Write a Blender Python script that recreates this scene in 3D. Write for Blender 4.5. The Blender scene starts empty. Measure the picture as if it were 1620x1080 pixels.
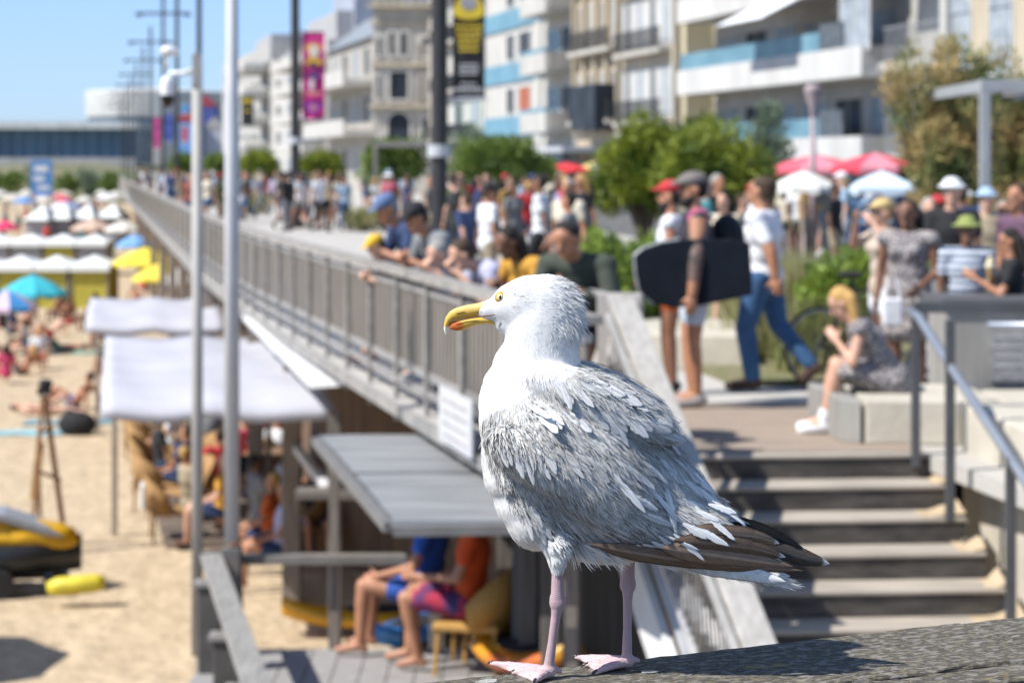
import bpy, math, random
import numpy as np
from mathutils import Vector, Matrix
random.seed(7); RNG = np.random.default_rng(7)
R = math.radians
SC = bpy.context.scene
COL = SC.collection
# ---------------------------------------------------------------- camera, sky, sun
F = 3375.0            # focal length in pixels of the 1620 px wide photograph (75 mm on 36 mm)
HZ = 265.0            # horizon row
CZ = 5.07             # eye height above the sand
PZ = 3.2              # promenade level
cam_d = bpy.data.cameras.new('camera'); cam = bpy.data.objects.new('camera', cam_d); COL.objects.link(cam)
cam.location = (0, 0, CZ); cam.rotation_euler = (R(90), 0, 0)
cam_d.lens = 75; cam_d.sensor_width = 36; cam_d.shift_y = -(540 - HZ) / 1620
cam_d.clip_start = .1; cam_d.clip_end = 5000
cam_d.dof.use_dof = True; cam_d.dof.focus_distance = 2.36; cam_d.dof.aperture_fstop = 8.0
SC.camera = cam
SUN = Vector((-.60, -.25, .76)).normalized()
sun_el = math.asin(SUN.z); sun_az = math.atan2(SUN.x, SUN.y)
w = bpy.data.worlds.new('World'); SC.world = w; w.use_nodes = True
nt = w.node_tree; bgn = nt.nodes['Background']
sky = nt.nodes.new('ShaderNodeTexSky'); sky.sky_type = 'NISHITA'; sky.sun_disc = False
sky.sun_elevation = sun_el; sky.sun_rotation = sun_az; sky.air_density = 1.0; sky.dust_density = .15; sky.ozone_density = 1.0
stc = nt.nodes.new('ShaderNodeTexCoord'); ssp = nt.nodes.new('ShaderNodeSeparateXYZ'); nt.links.new(stc.outputs['Generated'], ssp.inputs[0])
srm = nt.nodes.new('ShaderNodeValToRGB'); srm.color_ramp.elements[0].position = 0; srm.color_ramp.elements[0].color = (.44, .62, 1.10, 1); srm.color_ramp.elements[1].position = .32; srm.color_ramp.elements[1].color = (.97, .97, 1.02, 1)
smx = nt.nodes.new('ShaderNodeMix'); smx.data_type = 'RGBA'; smx.blend_type = 'MULTIPLY'; smx.inputs[0].default_value = 1; nt.links.new(ssp.outputs[2], srm.inputs[0]); nt.links.new(sky.outputs[0], smx.inputs[6]); nt.links.new(srm.outputs[0], smx.inputs[7])
nt.links.new(smx.outputs[2], bgn.inputs[0]); bgn.inputs[1].default_value = .11
sl = bpy.data.lights.new('sun', 'SUN'); so = bpy.data.objects.new('sun', sl); COL.objects.link(so)
sl.energy = 4.8; sl.angle = R(.5); sl.color = (1, .965, .9)
so.rotation_euler = (-SUN).to_track_quat('-Z', 'Y').to_euler(); so.location = (-5, 5, 30)
SC.view_settings.view_transform = 'Standard'; SC.view_settings.look = 'None'
SC.view_settings.exposure = .62; SC.view_settings.gamma = 1
SC.render.engine = 'CYCLES'
SC.cycles.use_denoising = True; SC.cycles.max_bounces = 6; SC.cycles.transparent_max_bounces = 6
SC.cycles.caustics_reflective = False; SC.cycles.caustics_refractive = False
# ---------------------------------------------------------------- helpers
def W(px, py, Y): return Vector(((px - 810) * Y / F, Y, CZ - (py - HZ) * Y / F))
def GX(px, Y): return (px - 810) * Y / F
def GY(py, z): return F * (CZ - z) / (py - HZ)
BEAM_Z = CZ - .567      # top of the foreground beam
def hexc(h):
    h = h.lstrip('#'); c = [int(h[i:i + 2], 16) / 255 for i in (0, 2, 4)]
    return tuple((x / 12.92 if x <= .04045 else ((x + .055) / 1.055) ** 2.4) for x in c) + (1,)
MATS = {}
def M(key, c1, c2=None, scale=6., rough=.7, metal=0., bump=0., bscale=None, stretch=(1, 1, 1), lo=.35, hi=.65, trans=0., detail=4., spec=None, sheen=0):
    if key in MATS: return MATS[key]
    m = bpy.data.materials.new(key); m.use_nodes = True; t = m.node_tree; b = t.nodes['Principled BSDF']
    c1 = hexc(c1) if isinstance(c1, str) else tuple(c1) + (1,) * (4 - len(c1))
    if c2 is None: c2 = tuple(x * .8 for x in c1[:3]) + (1,)
    c2 = hexc(c2) if isinstance(c2, str) else tuple(c2) + (1,) * (4 - len(c2))
    tc = t.nodes.new('ShaderNodeTexCoord'); mp = t.nodes.new('ShaderNodeMapping'); mp.inputs['Scale'].default_value = stretch
    n = t.nodes.new('ShaderNodeTexNoise'); n.inputs['Scale'].default_value = scale; n.inputs['Detail'].default_value = detail
    r = t.nodes.new('ShaderNodeValToRGB'); r.color_ramp.elements[0].position = lo; r.color_ramp.elements[1].position = hi
    r.color_ramp.elements[0].color = c2; r.color_ramp.elements[1].color = c1
    t.links.new(tc.outputs['Object'], mp.inputs[0]); t.links.new(mp.outputs[0], n.inputs['Vector'])
    t.links.new(n.outputs['Fac'], r.inputs[0]); t.links.new(r.outputs[0], b.inputs['Base Color'])
    b.inputs['Roughness'].default_value = rough; b.inputs['Metallic'].default_value = metal
    if spec is not None: b.inputs['Specular IOR Level'].default_value = spec
    if trans: b.inputs['Transmission Weight'].default_value = trans
    if bump:
        n2 = t.nodes.new('ShaderNodeTexNoise'); n2.inputs['Scale'].default_value = bscale or scale * 3; n2.inputs['Detail'].default_value = 5
        t.links.new(mp.outputs[0], n2.inputs['Vector'])
        bp = t.nodes.new('ShaderNodeBump'); bp.inputs['Strength'].default_value = bump; bp.inputs['Distance'].default_value = .02
        t.links.new(n2.outputs['Fac'], bp.inputs['Height']); t.links.new(bp.outputs[0], b.inputs['Normal'])
    MATS[key] = m; return m
class MB:
    """collects verts / faces, builds one mesh object"""
    def __init__(s): s.v = []; s.f = []; s.m = []; s.cur = 0
    def add(s, vs, fs):
        o = len(s.v); s.v += [tuple(p) for p in vs]; s.f += [tuple(i + o for i in f) for f in fs]; s.m += [s.cur] * len(fs); return s
    def box(s, c, d, rz=0, rot=None):
        hx, hy, hz = d[0] / 2, d[1] / 2, d[2] / 2
        mt = rot if rot is not None else Matrix.Rotation(rz, 3, 'Z'); c = Vector(c)
        vs = [c + mt @ Vector((x * hx, y * hy, z * hz)) for z in (-1, 1) for x, y in ((-1, -1), (1, -1), (1, 1), (-1, 1))]
        return s.add(vs, [(3, 2, 1, 0), (4, 5, 6, 7), (0, 1, 5, 4), (1, 2, 6, 5), (2, 3, 7, 6), (3, 0, 4, 7)])
    def bx(s, x0, x1, y0, y1, z0, z1): return s.box(((x0 + x1) / 2, (y0 + y1) / 2, (z0 + z1) / 2), (abs(x1 - x0), abs(y1 - y0), abs(z1 - z0)))
    def beam(s, a, b, wd, ht, up=(0, 0, 1)):
        a = Vector(a); b = Vector(b); d = (b - a); L = d.length; d.normalize(); up = Vector(up)
        if abs(d.dot(up)) > .98: up = Vector((1, 0, 0))
        x = d.cross(up).normalized(); z = x.cross(d)
        rot = Matrix((x, d, z)).transposed(); return s.box((a + b) / 2, (wd, L, ht), rot=rot)
    def tube(s, pts, rad, n=8, cap=True):
        pts = [Vector(p) for p in pts]; k = len(pts)
        if not hasattr(rad, '__len__'): rad = [rad] * k
        vs = []; fs = []; px = None
        for i, p in enumerate(pts):
            d = (pts[min(i + 1, k - 1)] - pts[max(i - 1, 0)]).normalized()
            if px is None:
                px = d.cross(Vector((0, 0, 1)) if abs(d.z) < .9 else Vector((1, 0, 0))).normalized()
            x = (px - d * px.dot(d)).normalized(); px = x; y = d.cross(x)
            for j in range(n):
                a = 2 * math.pi * j / n; vs.append(p + (x * math.cos(a) + y * math.sin(a)) * rad[i])
        for i in range(k - 1):
            for j in range(n):
                a = i * n + j; b = i * n + (j + 1) % n; fs.append((a, b, b + n, a + n))
        if cap: fs += [tuple(range(n))[::-1], tuple((k - 1) * n + j for j in range(n))]
        return s.add(vs, fs)
    def lathe(s, prof, c=(0, 0, 0), n=16, ph=0):
        c = Vector(c); vs = []; fs = []
        for r, z in prof:
            for j in range(n): a = 2 * math.pi * j / n + ph; vs.append(c + Vector((r * math.cos(a), r * math.sin(a), z)))
        for i in range(len(prof) - 1):
            for j in range(n): a = i * n + j; b = i * n + (j + 1) % n; fs.append((a, b, b + n, a + n))
        return s.add(vs, fs)
    def ell(s, c, r, rot=None, seg=12, rings=8):
        c = Vector(c); rot = rot or Matrix.Identity(3); vs = [c + rot @ Vector((0, 0, r[2]))]; fs = []
        for i in range(1, rings):
            t = math.pi * i / rings
            for j in range(seg):
                a = 2 * math.pi * j / seg
                vs.append(c + rot @ Vector((r[0] * math.sin(t) * math.cos(a), r[1] * math.sin(t) * math.sin(a), r[2] * math.cos(t))))
        vs.append(c + rot @ Vector((0, 0, -r[2])))
        for j in range(seg): fs.append((0, 1 + j, 1 + (j + 1) % seg))
        for i in range(rings - 2):
            for j in range(seg):
                a = 1 + i * seg + j; b = 1 + i * seg + (j + 1) % seg; fs.append((a, a + seg, b + seg, b))
        e = len(vs) - 1; o = 1 + (rings - 2) * seg
        for j in range(seg): fs.append((e, o + (j + 1) % seg, o + j))
        return s.add(vs, fs)
    def cap(s, a, b, ra, rb, seg=10):
        """round cone from a to b"""
        a = Vector(a); b = Vector(b); d = b - a; L = d.length
        if L < 1e-6: return s.ell(a, (ra, ra, ra), seg=seg, rings=6)
        q = d.to_track_quat('Z', 'Y').to_matrix(); prof = []
        for i in range(0, 4): t = math.pi / 2 * (1 - i / 3); prof.append((ra * math.cos(t), -ra * math.sin(t)))
        for i in range(0, 4): t = math.pi / 2 * i / 3; prof.append((rb * math.cos(t), L + rb * math.sin(t)))
        vs = []; fs = []
        for r, z in prof:
            for j in range(seg): an = 2 * math.pi * j / seg; vs.append(a + q @ Vector((max(r, 1e-5) * math.cos(an), max(r, 1e-5) * math.sin(an), z)))
        for i in range(len(prof) - 1):
            for j in range(seg): A = i * seg + j; B = i * seg + (j + 1) % seg; fs.append((A, B, B + seg, A + seg))
        return s.add(vs, fs + [tuple(range(seg))[::-1], tuple((len(prof) - 1) * seg + j for j in range(seg))])
    def prism(s, poly, y0, y1, axis='y'):
        """extrude a 2-D outline; axis y: outline in xz, axis z: outline in xy, axis x: outline in yz"""
        n = len(poly)
        f = {'y': lambda p, t: (p[0], t, p[1]), 'z': lambda p, t: (p[0], p[1], t), 'x': lambda p, t: (t, p[0], p[1])}[axis]
        vs = [f(p, y0) for p in poly] + [f(p, y1) for p in poly]
        fs = [tuple(range(n))[::-1], tuple(range(n, 2 * n))] + [(i, (i + 1) % n, n + (i + 1) % n, n + i) for i in range(n)]
        return s.add(vs, fs)
    def build(s, name, mat, parent=None, smooth=False, bevel=0, loc=None):
        me = bpy.data.meshes.new(name); me.from_pydata(s.v, [], s.f)
        for m_ in (mat if isinstance(mat, (list, tuple)) else [mat]): me.materials.append(m_)
        if isinstance(mat, (list, tuple)): me.polygons.foreach_set('material_index', s.m)
        me.update()
        o = bpy.data.objects.new(name, me); COL.objects.link(o)
        if parent is not None: o.parent = parent
        if loc is not None: o.location = loc
        if smooth: me.shade_smooth()
        if bevel:
            b = o.modifiers.new('bevel', 'BEVEL'); b.width = bevel; b.segments = 2; b.limit_method = 'ANGLE'
        return o
def tag(o, label=None, cat=None, group=None, kind=None):
    if label: o['label'] = label
    if cat: o['category'] = cat
    if group: o['group'] = group
    if kind: o['kind'] = kind
    return o
def empty(name, loc, rz=0, label=None, cat=None, group=None):
    o = bpy.data.objects.new(name, None); COL.objects.link(o); o.location = loc; o.rotation_euler = (0, 0, rz); o.empty_display_size = .1
    return tag(o, label, cat, group)
def copy_tree(o, parent=None):
    c = o.copy(); COL.objects.link(c); c.parent = parent
    for ch in o.children: copy_tree(ch, c)
    return c
def struct(o): o['kind'] = 'structure'; return o
def blend_mesh(mb, voxel, smooth=6, fac=.5, name='body'):
    """union of overlapping primitives as one continuous surface"""
    me = bpy.data.meshes.new('tmp'); me.from_pydata(mb.v, [], mb.f); o = bpy.data.objects.new('tmp', me); COL.objects.link(o)
    r = o.modifiers.new('r', 'REMESH'); r.mode = 'VOXEL'; r.voxel_size = voxel
    if smooth: s = o.modifiers.new('s', 'SMOOTH'); s.factor = fac; s.iterations = smooth
    dg = bpy.context.evaluated_depsgraph_get(); out = bpy.data.meshes.new_from_object(o.evaluated_get(dg)); out.name = name
    bpy.data.objects.remove(o); bpy.data.meshes.remove(me); out.shade_smooth(); return out
def mobj(name, me, mat, parent=None, loc=None):
    o = bpy.data.objects.new(name, me); COL.objects.link(o)
    if mat is not None: me.materials.clear(); me.materials.append(mat)
    if parent is not None: o.parent = parent
    if loc is not None: o.location = loc
    return o
def wood_mat(key, c1, c2, c3, lich=True, sc=1., ax=0):
    m = bpy.data.materials.new(key); m.use_nodes = True; t = m.node_tree; b = t.nodes['Principled BSDF']; L = t.links.new
    tc = t.nodes.new('ShaderNodeTexCoord'); mp = t.nodes.new('ShaderNodeMapping'); s = [28 * sc, 28 * sc, 28 * sc]; s[ax] = 1.1 * sc; mp.inputs['Scale'].default_value = s
    L(tc.outputs['Object'], mp.inputs[0]); n = t.nodes.new('ShaderNodeTexNoise'); n.inputs['Scale'].default_value = 7; n.inputs['Detail'].default_value = 10; n.inputs['Roughness'].default_value = .7; L(mp.outputs[0], n.inputs['Vector'])
    r = t.nodes.new('ShaderNodeValToRGB'); e = r.color_ramp.elements; e[0].position = .34; e[0].color = (*c2, 1); e[1].position = .66; e[1].color = (*c1, 1); L(n.outputs['Fac'], r.inputs[0])
    n2 = t.nodes.new('ShaderNodeTexNoise'); n2.inputs['Scale'].default_value = 14 * sc; n2.inputs['Detail'].default_value = 6; L(tc.outputs['Object'], n2.inputs['Vector'])
    r2 = t.nodes.new('ShaderNodeValToRGB'); r2.color_ramp.elements[0].position = .48; r2.color_ramp.elements[1].position = .64; L(n2.outputs['Fac'], r2.inputs[0])
    mx = t.nodes.new('ShaderNodeMix'); mx.data_type = 'RGBA'; L(r2.outputs[0], mx.inputs[0]); L(r.outputs[0], mx.inputs[6]); mx.inputs[7].default_value = (*c3, 1)
    fm = t.nodes.new('ShaderNodeMath'); fm.operation = 'MULTIPLY'; fm.inputs[1].default_value = .45; L(r2.outputs[0], fm.inputs[0]); L(fm.outputs[0], mx.inputs[0]); out = mx.outputs[2]
    if lich:
        for sc_, th, colr, am in ((190, .56, (.20, .18, .11, 1), .55), (110, .58, (.27, .255, .235, 1), .5), (18, .73, (.34, .26, .07, 1), .6)):
            mp3 = t.nodes.new('ShaderNodeMapping'); mp3.inputs['Scale'].default_value = (.5, 1, 1); mp3.inputs['Location'].default_value = (sc_, 3, 1); L(tc.outputs['Object'], mp3.inputs[0])
            n3 = t.nodes.new('ShaderNodeTexNoise'); n3.inputs['Scale'].default_value = sc_; n3.inputs['Detail'].default_value = 5; L(mp3.outputs[0], n3.inputs['Vector'])
            mr = t.nodes.new('ShaderNodeMapRange'); mr.inputs[1].default_value = th - .04; mr.inputs[2].default_value = th; mr.inputs[4].default_value = am; L(n3.outputs['Fac'], mr.inputs[0])
            m3 = t.nodes.new('ShaderNodeMix'); m3.data_type = 'RGBA'; L(mr.outputs[0], m3.inputs[0]); L(out, m3.inputs[6]); m3.inputs[7].default_value = colr; out = m3.outputs[2]
    L(out, b.inputs['Base Color']); b.inputs['Roughness'].default_value = .85; b.inputs['Specular IOR Level'].default_value = .2
    bp = t.nodes.new('ShaderNodeBump'); bp.inputs['Strength'].default_value = .5; bp.inputs['Distance'].default_value = .0014 / sc; L(n.outputs['Fac'], bp.inputs['Height']); L(bp.outputs[0], b.inputs['Normal'])
    return m
# ================================================================= setting: sand, promenade, stairs, terrain
def rail_x(Y):
    return float(np.interp(Y, [9, 11.8, 27.7, 38.4, 138, 250, 400], [1.06, .40, -3.36, -5.60, -25., -46., -62.]))
def sand_mat():
    m = M('beach_sand', (.48, .375, .25), (.41, .315, .205), 1.6, .95, bump=1.0, bscale=3.2, detail=6)
    m.node_tree.nodes['Bump'].inputs['Distance'].default_value = .12; return m
mb = MB(); mb.add([(-260, 3, 0), (30, 3, 0), (30, 420, 0), (-260, 420, 0)], [(0, 1, 2, 3)]); struct(mb.build('sand', sand_mat()))
pave = M('promenade_paving', (.44, .42, .39), (.38, .36, .33), .8, .85, bump=.3, bscale=30, detail=5)
pave2 = M('promenade_timber', (.33, .26, .20), (.24, .19, .15), 3, .85, bump=.3, stretch=(1, 8, 1))
conc = M('cream_concrete', (.52, .48, .40), (.42, .385, .32), 3, .85, bump=.25, bscale=20)
concg = M('grey_concrete', (.30, .29, .27), (.22, .21, .195), 2.5, .9, bump=.3, stretch=(2, 2, .4))
# promenade deck: polygon following the rail, with the stair cut out
def stair_l(Y): return .74 - .16 * (Y - 13.8)
def stair_r(Y): return 2.72 - .16 * (Y - 13.8)
ys = [13.95, 16, 20, 27.7, 38.4, 60, 90, 138, 190, 250, 400]
poly = [(rail_x(y) - .06, y) for y in ys] + [(120, 400), (120, 8), (stair_r(8) + .02, 8), (stair_r(13.9), 14.06), (stair_l(13.9), 13.92), (stair_l(11.7), 11.7), (rail_x(11.7) - .06, 11.7)]
mb = MB(); mb.prism(poly, PZ - .11, PZ, 'z'); struct(mb.build('promenade', pave))
mb = MB(); mb.add([(stair_l(13.9) , 13.93, PZ + .005), (2.72, 14.07, PZ + .005), (2.35, 16.9, PZ + .004), (.3, 16.9, PZ + .004)], [(0, 1, 2, 3)]); struct(mb.build('timber_landing', pave2))
mb = MB(); mb.add([(6, 30, PZ + .004), (8.5, 12, PZ + .004), (60, 12, PZ + .004), (60, 120, PZ + .004), (-3, 120, PZ + .004)], [(0, 1, 2, 3, 4)]); struct(mb.build('road', M('asphalt', (.12, .12, .12), (.09, .09, .09), 4, .9)))
# far rise of land behind the end of the bay
mb = MB(); k = 30; V = []; Fs = []
for i in range(k + 1):
    x = -260 + 330 * i / k; h = 5.0 + .7 * math.sin(i * .9) + .5 * math.sin(i * 2.3)
    for (y, z) in ((300, -.2), (318, 2.8), (340, h), (900, h + 1), (900, -2)): V.append((x, y, z))
for i in range(k):
    for j in range(4): a = i * 5 + j; Fs.append((a, a + 5, a + 6, a + 1))
mb.add(V, Fs); struct(mb.build('far_bank', M('bank_green', (.10, .12, .05), (.20, .17, .10), .12, .95)))
# stairs: nine broad steps down towards the viewer
st = empty('stairs', (0, 0, 0), 0, 'broad stone steps descending from the promenade behind the tail of the gull', 'stairs')
tread = M('step_stone', (.40, .35, .295), (.29, .255, .215), 2, .85, bump=.3, stretch=(1, 4, 1)); riser = M('step_riser_shade', (.10, .088, .078), (.045, .04, .036), 4, .9, bump=.3, stretch=(1, 1, 4))  # riser colour is kept dark to stand in for unlit step fronts
for i in range(10):
    yn = 13.78 - .33 * i; z = PZ - .155 * i; mb = MB()
    # riser slab below nosing i, tread i+1 in front
    def pt(s, y, z): return ((stair_l(y) + .04) if s < 0 else stair_r(y), y + (.14 if s > 0 else 0), z)
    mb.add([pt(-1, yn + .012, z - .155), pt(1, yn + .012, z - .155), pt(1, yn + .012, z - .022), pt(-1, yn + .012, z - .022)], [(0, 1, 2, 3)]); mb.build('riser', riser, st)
    mb = MB(); a = [pt(-1, yn, z - .024), pt(1, yn, z - .024), pt(1, yn + .34 if i else yn + .125, z - .024), pt(-1, yn + .34 if i else yn + .125, z - .024)]
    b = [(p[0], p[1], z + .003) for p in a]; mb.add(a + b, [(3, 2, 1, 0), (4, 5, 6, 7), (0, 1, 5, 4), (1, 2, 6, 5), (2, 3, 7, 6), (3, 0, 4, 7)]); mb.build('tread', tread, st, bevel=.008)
# windblown sand lying on the right ends of the steps
for i, (wd_, nm) in enumerate(((.08, 'first'), (.28, 'second'), (.16, 'third'), (.12, 'fourth'), (.3, 'fifth'))):
    yn = 13.78 - .33 * (i + 1); z = PZ - .155 * (i + 1) + .004; xr = stair_r(yn) ; mb = MB(); V = []; n = 9
    for a in range(n + 1):
        for b in range(n + 1):
            u = a / n; v = b / n; V.append((xr - wd_ * u, yn + .15 + .02 + .28 * v, z + .07 * max(0, 1 - u * (1.2 - .35 * math.sin(4 * v + 2 * i) + .2 * math.sin(9 * u + i))) ** 1.6 * (.35 + .65 * v)))
    mb.add(V, [(a * (n + 1) + b, a * (n + 1) + b + 1, (a + 1) * (n + 1) + b + 1, (a + 1) * (n + 1) + b) for a in range(n) for b in range(n)])
    o = mb.build('sand_drift', MATS['beach_sand'], None, smooth=True); tag(o, 'small drift of pale sand on the right end of the %s step from the top' % nm, 'sand', kind='stuff')
# right stairwell wall and low benches
def wall(name, poly, z0, z1, m, label, cat, bev=.015, grp=None):
    mb = MB(); mb.prism(poly, z0, z1, 'z'); o = mb.build(name, m, None, bevel=bev); return tag(o, label, cat, grp)
wall('stair_wall', [(2.98, 12.9 + 1.2), (stair_r(9) + .04, 8), (5.5, 8), (5.5, 14.3), (3.05, 14.3)], .5, PZ + .30, conc, 'cream concrete wall along the right side of the steps', 'wall')
wall('bench_block', [(2.23, 14.55), (2.36, 14.42), (2.385, 15.5), (2.16, 15.6)], PZ, PZ + .30, concg, 'small grey end block of the low bench beside the foot of the seated woman', 'bench')
wall('bench_block', [(2.39, 14.42), (3.0, 14.33), (3.3, 14.45), (3.3, 15.5), (2.41, 15.5)], PZ, PZ + .30, conc, 'low cream concrete bench the blonde woman sits on', 'bench')
wall('bench_block', [(3.34, 14.42), (5.6, 14.42), (5.6, 15.2), (3.34, 15.2)], PZ, PZ + .29, conc, 'low cream concrete bench behind the dark handrail at the right', 'bench')
wall('planter_wall', [(1.15, 19.8), (2.15, 19.5), (2.3, 21.5), (1.2, 22.5), (.9, 22)], PZ, PZ + .33, conc, 'low cream concrete ledge behind the legs of the man with the board', 'wall')
wall('planter_wall', [(.95, 23.2), (1.1, 23.0), (.2, 34), (.05, 34)], PZ, PZ + .30, conc, 'long cream planter kerb running along the hedge', 'wall')
wall('promenade_bench', [(-3.2, 29), (-2.2, 29), (-8.2, 58), (-9.2, 58)], PZ, PZ + .40, M('white_stone', (.62, .58, .50), (.55, .5, .43), 2), 'long pale stone bench inside the promenade railing', 'bench')
# grey bin with a notice behind the handrail
bn_ = empty('litter_box', (3.75, 15.6, PZ + .0), 0, 'square grey concrete box with a small notice behind the handrail', 'box')
mb = MB(); mb.bx(-.62, .75, -.2, .45, 0, .86); mb.build('box_body', concg, bn_, bevel=.02); mb = MB(); mb.bx(-.66, .79, -.24, .49, .862, .93); mb.build('lid', M('dark_grey', (.10, .10, .105), rough=.6), bn_, bevel=.01)
mb = MB(); mb.bx(-.30, -.02, -.222, -.203, .33, .72); nb = mb.build('notice', M('notice_grey', (.30, .30, .30), (.2, .2, .2), 20), bn_); mb = MB(); [mb.bx(-.27, -.05 - .03 * (i % 2), -.226, -.2225, .64 - .07 * i, .66 - .07 * i) for i in range(4)]; mb.build('lettering', M('notice_ink', (.40, .40, .40)), nb)
# beach side wall under the promenade
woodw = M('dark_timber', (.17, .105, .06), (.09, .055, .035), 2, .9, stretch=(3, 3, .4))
ysw = [15.5, 20, 27.7, 38.4, 60, 90, 138, 190]
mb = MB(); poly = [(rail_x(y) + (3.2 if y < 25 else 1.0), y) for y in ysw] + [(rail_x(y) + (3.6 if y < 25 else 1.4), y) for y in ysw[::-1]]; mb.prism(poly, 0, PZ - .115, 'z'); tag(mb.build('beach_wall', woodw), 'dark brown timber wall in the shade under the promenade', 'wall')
for i, y in enumerate([25, 29, 33.5, 38.5, 44, 50, 57, 65, 75, 87, 101]):
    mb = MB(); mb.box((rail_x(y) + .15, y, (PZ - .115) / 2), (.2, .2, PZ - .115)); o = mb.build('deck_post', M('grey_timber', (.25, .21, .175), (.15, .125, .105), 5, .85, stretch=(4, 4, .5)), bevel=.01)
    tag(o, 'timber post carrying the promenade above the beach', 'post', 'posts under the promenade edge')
# ================================================================= beach-side railing of the promenade
rl = empty('promenade_railing', (0, 0, 0), 0, 'long brown grey slatted railing with wooden top rail along the beach edge', 'railing')
woodg = M('rail_wood', (.32, .30, .275), (.22, .205, .185), 3, .8, stretch=(4, 1, 4), bump=.2); slatm = M('rail_slats', (.205, .18, .155), (.14, .122, .105), 4, .8, stretch=(6, 6, .6)); steel = M('pale_steel', (.36, .35, .34), (.27, .265, .26), 5, .45, metal=.3)
def path_pts(y0, y1, step, off=0.):
    y = y0; out = []
    while y < y1: out.append((rail_x(y) + off, y)); y += step * max(1, y / 60)
    out.append((rail_x(y1) + off, y1)); return out
ky = [11.72, 14, 20, 27.7, 38.4, 60, 90, 138, 190, 250]
def run(z, wd_, ht, m, name, off=0., ys=ky):
    mb = MB()
    for a, b in zip(ys, ys[1:]): mb.beam((rail_x(a) + off, a, z), (rail_x(b) + off, b + .01, z), wd_, ht)
    return mb.build(name, m, rl)
run(PZ + 1.03, .17, .05, woodg, 'top_rail', 0); run(PZ + .93, .05, .05, steel, 'upper_bar'); run(PZ + .30, .05, .06, steel, 'lower_bar'); run(PZ + .17, .05, .04, steel, 'lower_bar', -.02); run(PZ - .05, .05, .09, M('edge_girder', (.30, .29, .27), (.22, .21, .2), 3), 'edge_girder', -.10)
mb = MB(); n_ = 0
for y in np.arange(11.8, 60, .13):   # slats
    mb.box((rail_x(y), y, PZ + .61), (.022, .098, .60), rz=.22)
mb.build('slats', slatm, rl)['kind'] = 'stuff'
mb = MB()
for a, b in zip(ky[5:], ky[6:]): mb.beam((rail_x(a), a, PZ + .61), (rail_x(b), b, PZ + .61), .02, .6)
mb.build('far_slat_panel', slatm, rl)
ps = list(np.arange(12.3, 40, 1.25)) + list(np.arange(40, 120, 2.4))
for y in ps:
    mb = MB(); mb.box((rail_x(y) - .035, y, PZ + .42), (.035, .07, 1.2), rz=.22); mb.build('baluster_post', woodg, rl)
bp_ = empty('notice_panel', (0, 0, 0), 0, 'white notice panel fixed to the foot of the promenade railing', 'sign')
mb = MB(); a = (rail_x(14.95) - .16, 14.95); b = (rail_x(13.9) - .16, 13.9); mb.beam((a[0], a[1], PZ + .16), (b[0], b[1], PZ + .16), .015, .38); mb.build('panel', M('white_panel', (.52, .52, .53), (.47, .47, .48)), bp_)
mb = MB()
for r_ in range(4):
    for c_ in range(7):
        t0 = .12 + c_ * .11 + .02 * (r_ % 2); p = Vector((a[0] - .012, a[1], PZ + .27 - .08 * r_)); q = Vector((b[0] - .012, b[1], PZ + .27 - .08 * r_)); mb.beam(p.lerp(q, t0), p.lerp(q, t0 + .07), .006, .012)
mb.build('faded_lettering', M('faded_ink', (.40, .34, .35)), bp_)
# inner tube rail
tr = empty('tube_rail', (0, 0, 0), 0, 'slim metal tube rail the onlookers lean on', 'railing')
mb = MB(); mb.tube([(-.88, 19.6, PZ + 1.05), (.62, 13.85, PZ + 1.04)], .024, 8); mb.build('tube', steel, tr)
for t in (0.02, .25, .5, .75, .98):
    p = Vector((-.88, 19.6, 0)).lerp(Vector((.62, 13.85, 0)), t); mb = MB(); mb.tube([(p.x, p.y, PZ), (p.x, p.y, PZ + 1.04)], .018, 8); mb.build('post', steel, tr)
mb = MB(); mb.box((.70, 13.8, PZ + .70), (.30, .06, .72), rz=-.3); mb.build('end_panel', M('end_panel_grey', (.40, .37, .35), (.3, .28, .26)), tr, bevel=.01)
# left hand stair balustrade
hb = empty('stair_balustrade', (0, 0, 0), 0, 'left balustrade of the steps with broad grey board and wavy steel mesh', 'railing')
A = Vector((.70, 13.8, PZ + 1.03)); B_ = Vector((1.33, 9.9, PZ + 1.03 - .47 * 3.9))
mb = MB(); mb.beam(A, B_, .17, .05); mb.build('hand_board', M('board_grey', (.42, .40, .37), (.32, .30, .275), 4, .7, stretch=(6, 1, 6)), hb, bevel=.006)
for off, dz, nm in ((-.02, -.12, 'upper_bar'), (-.02, -.72, 'lower_bar'), (-.02, -.86, 'lower_bar')):
    mb = MB(); mb.beam(A + Vector((off - .06, 0, dz)), B_ + Vector((off - .06, 0, dz)), .035, .035); mb.build(nm, M('bright_steel', (.72, .72, .72), (.6, .6, .6), 5, .3, metal=.5), hb)
mb = MB()
for i in range(46):
    t = i / 45; p = A.lerp(B_, t) + Vector((-.075, 0, 0)); pts = [p + Vector((.0, .06 * math.sin(k * 1.1 + i * .6), -.15 - .056 * k)) for k in range(11)]; mb.tube(pts, .008, 5)
mb.build('wavy_mesh', M('mesh_steel', (.30, .29, .28), metal=.3, rough=.5), hb)
for t in (.01, .28, .55, .82):
    p = A.lerp(B_, t); mb = MB(); mb.box((p.x - .03, p.y, p.z - .52), (.05, .06, 1.0)); mb.build('post', slatm, hb)
mb = MB(); mb.beam(A + Vector((-.14, 0, -1.08)), B_ + Vector((-.14, 0, -1.08)), .05, .34); mb.build('white_stringer', M('white_paint', (.66, .66, .65), (.58, .58, .57), 3), hb)
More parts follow.
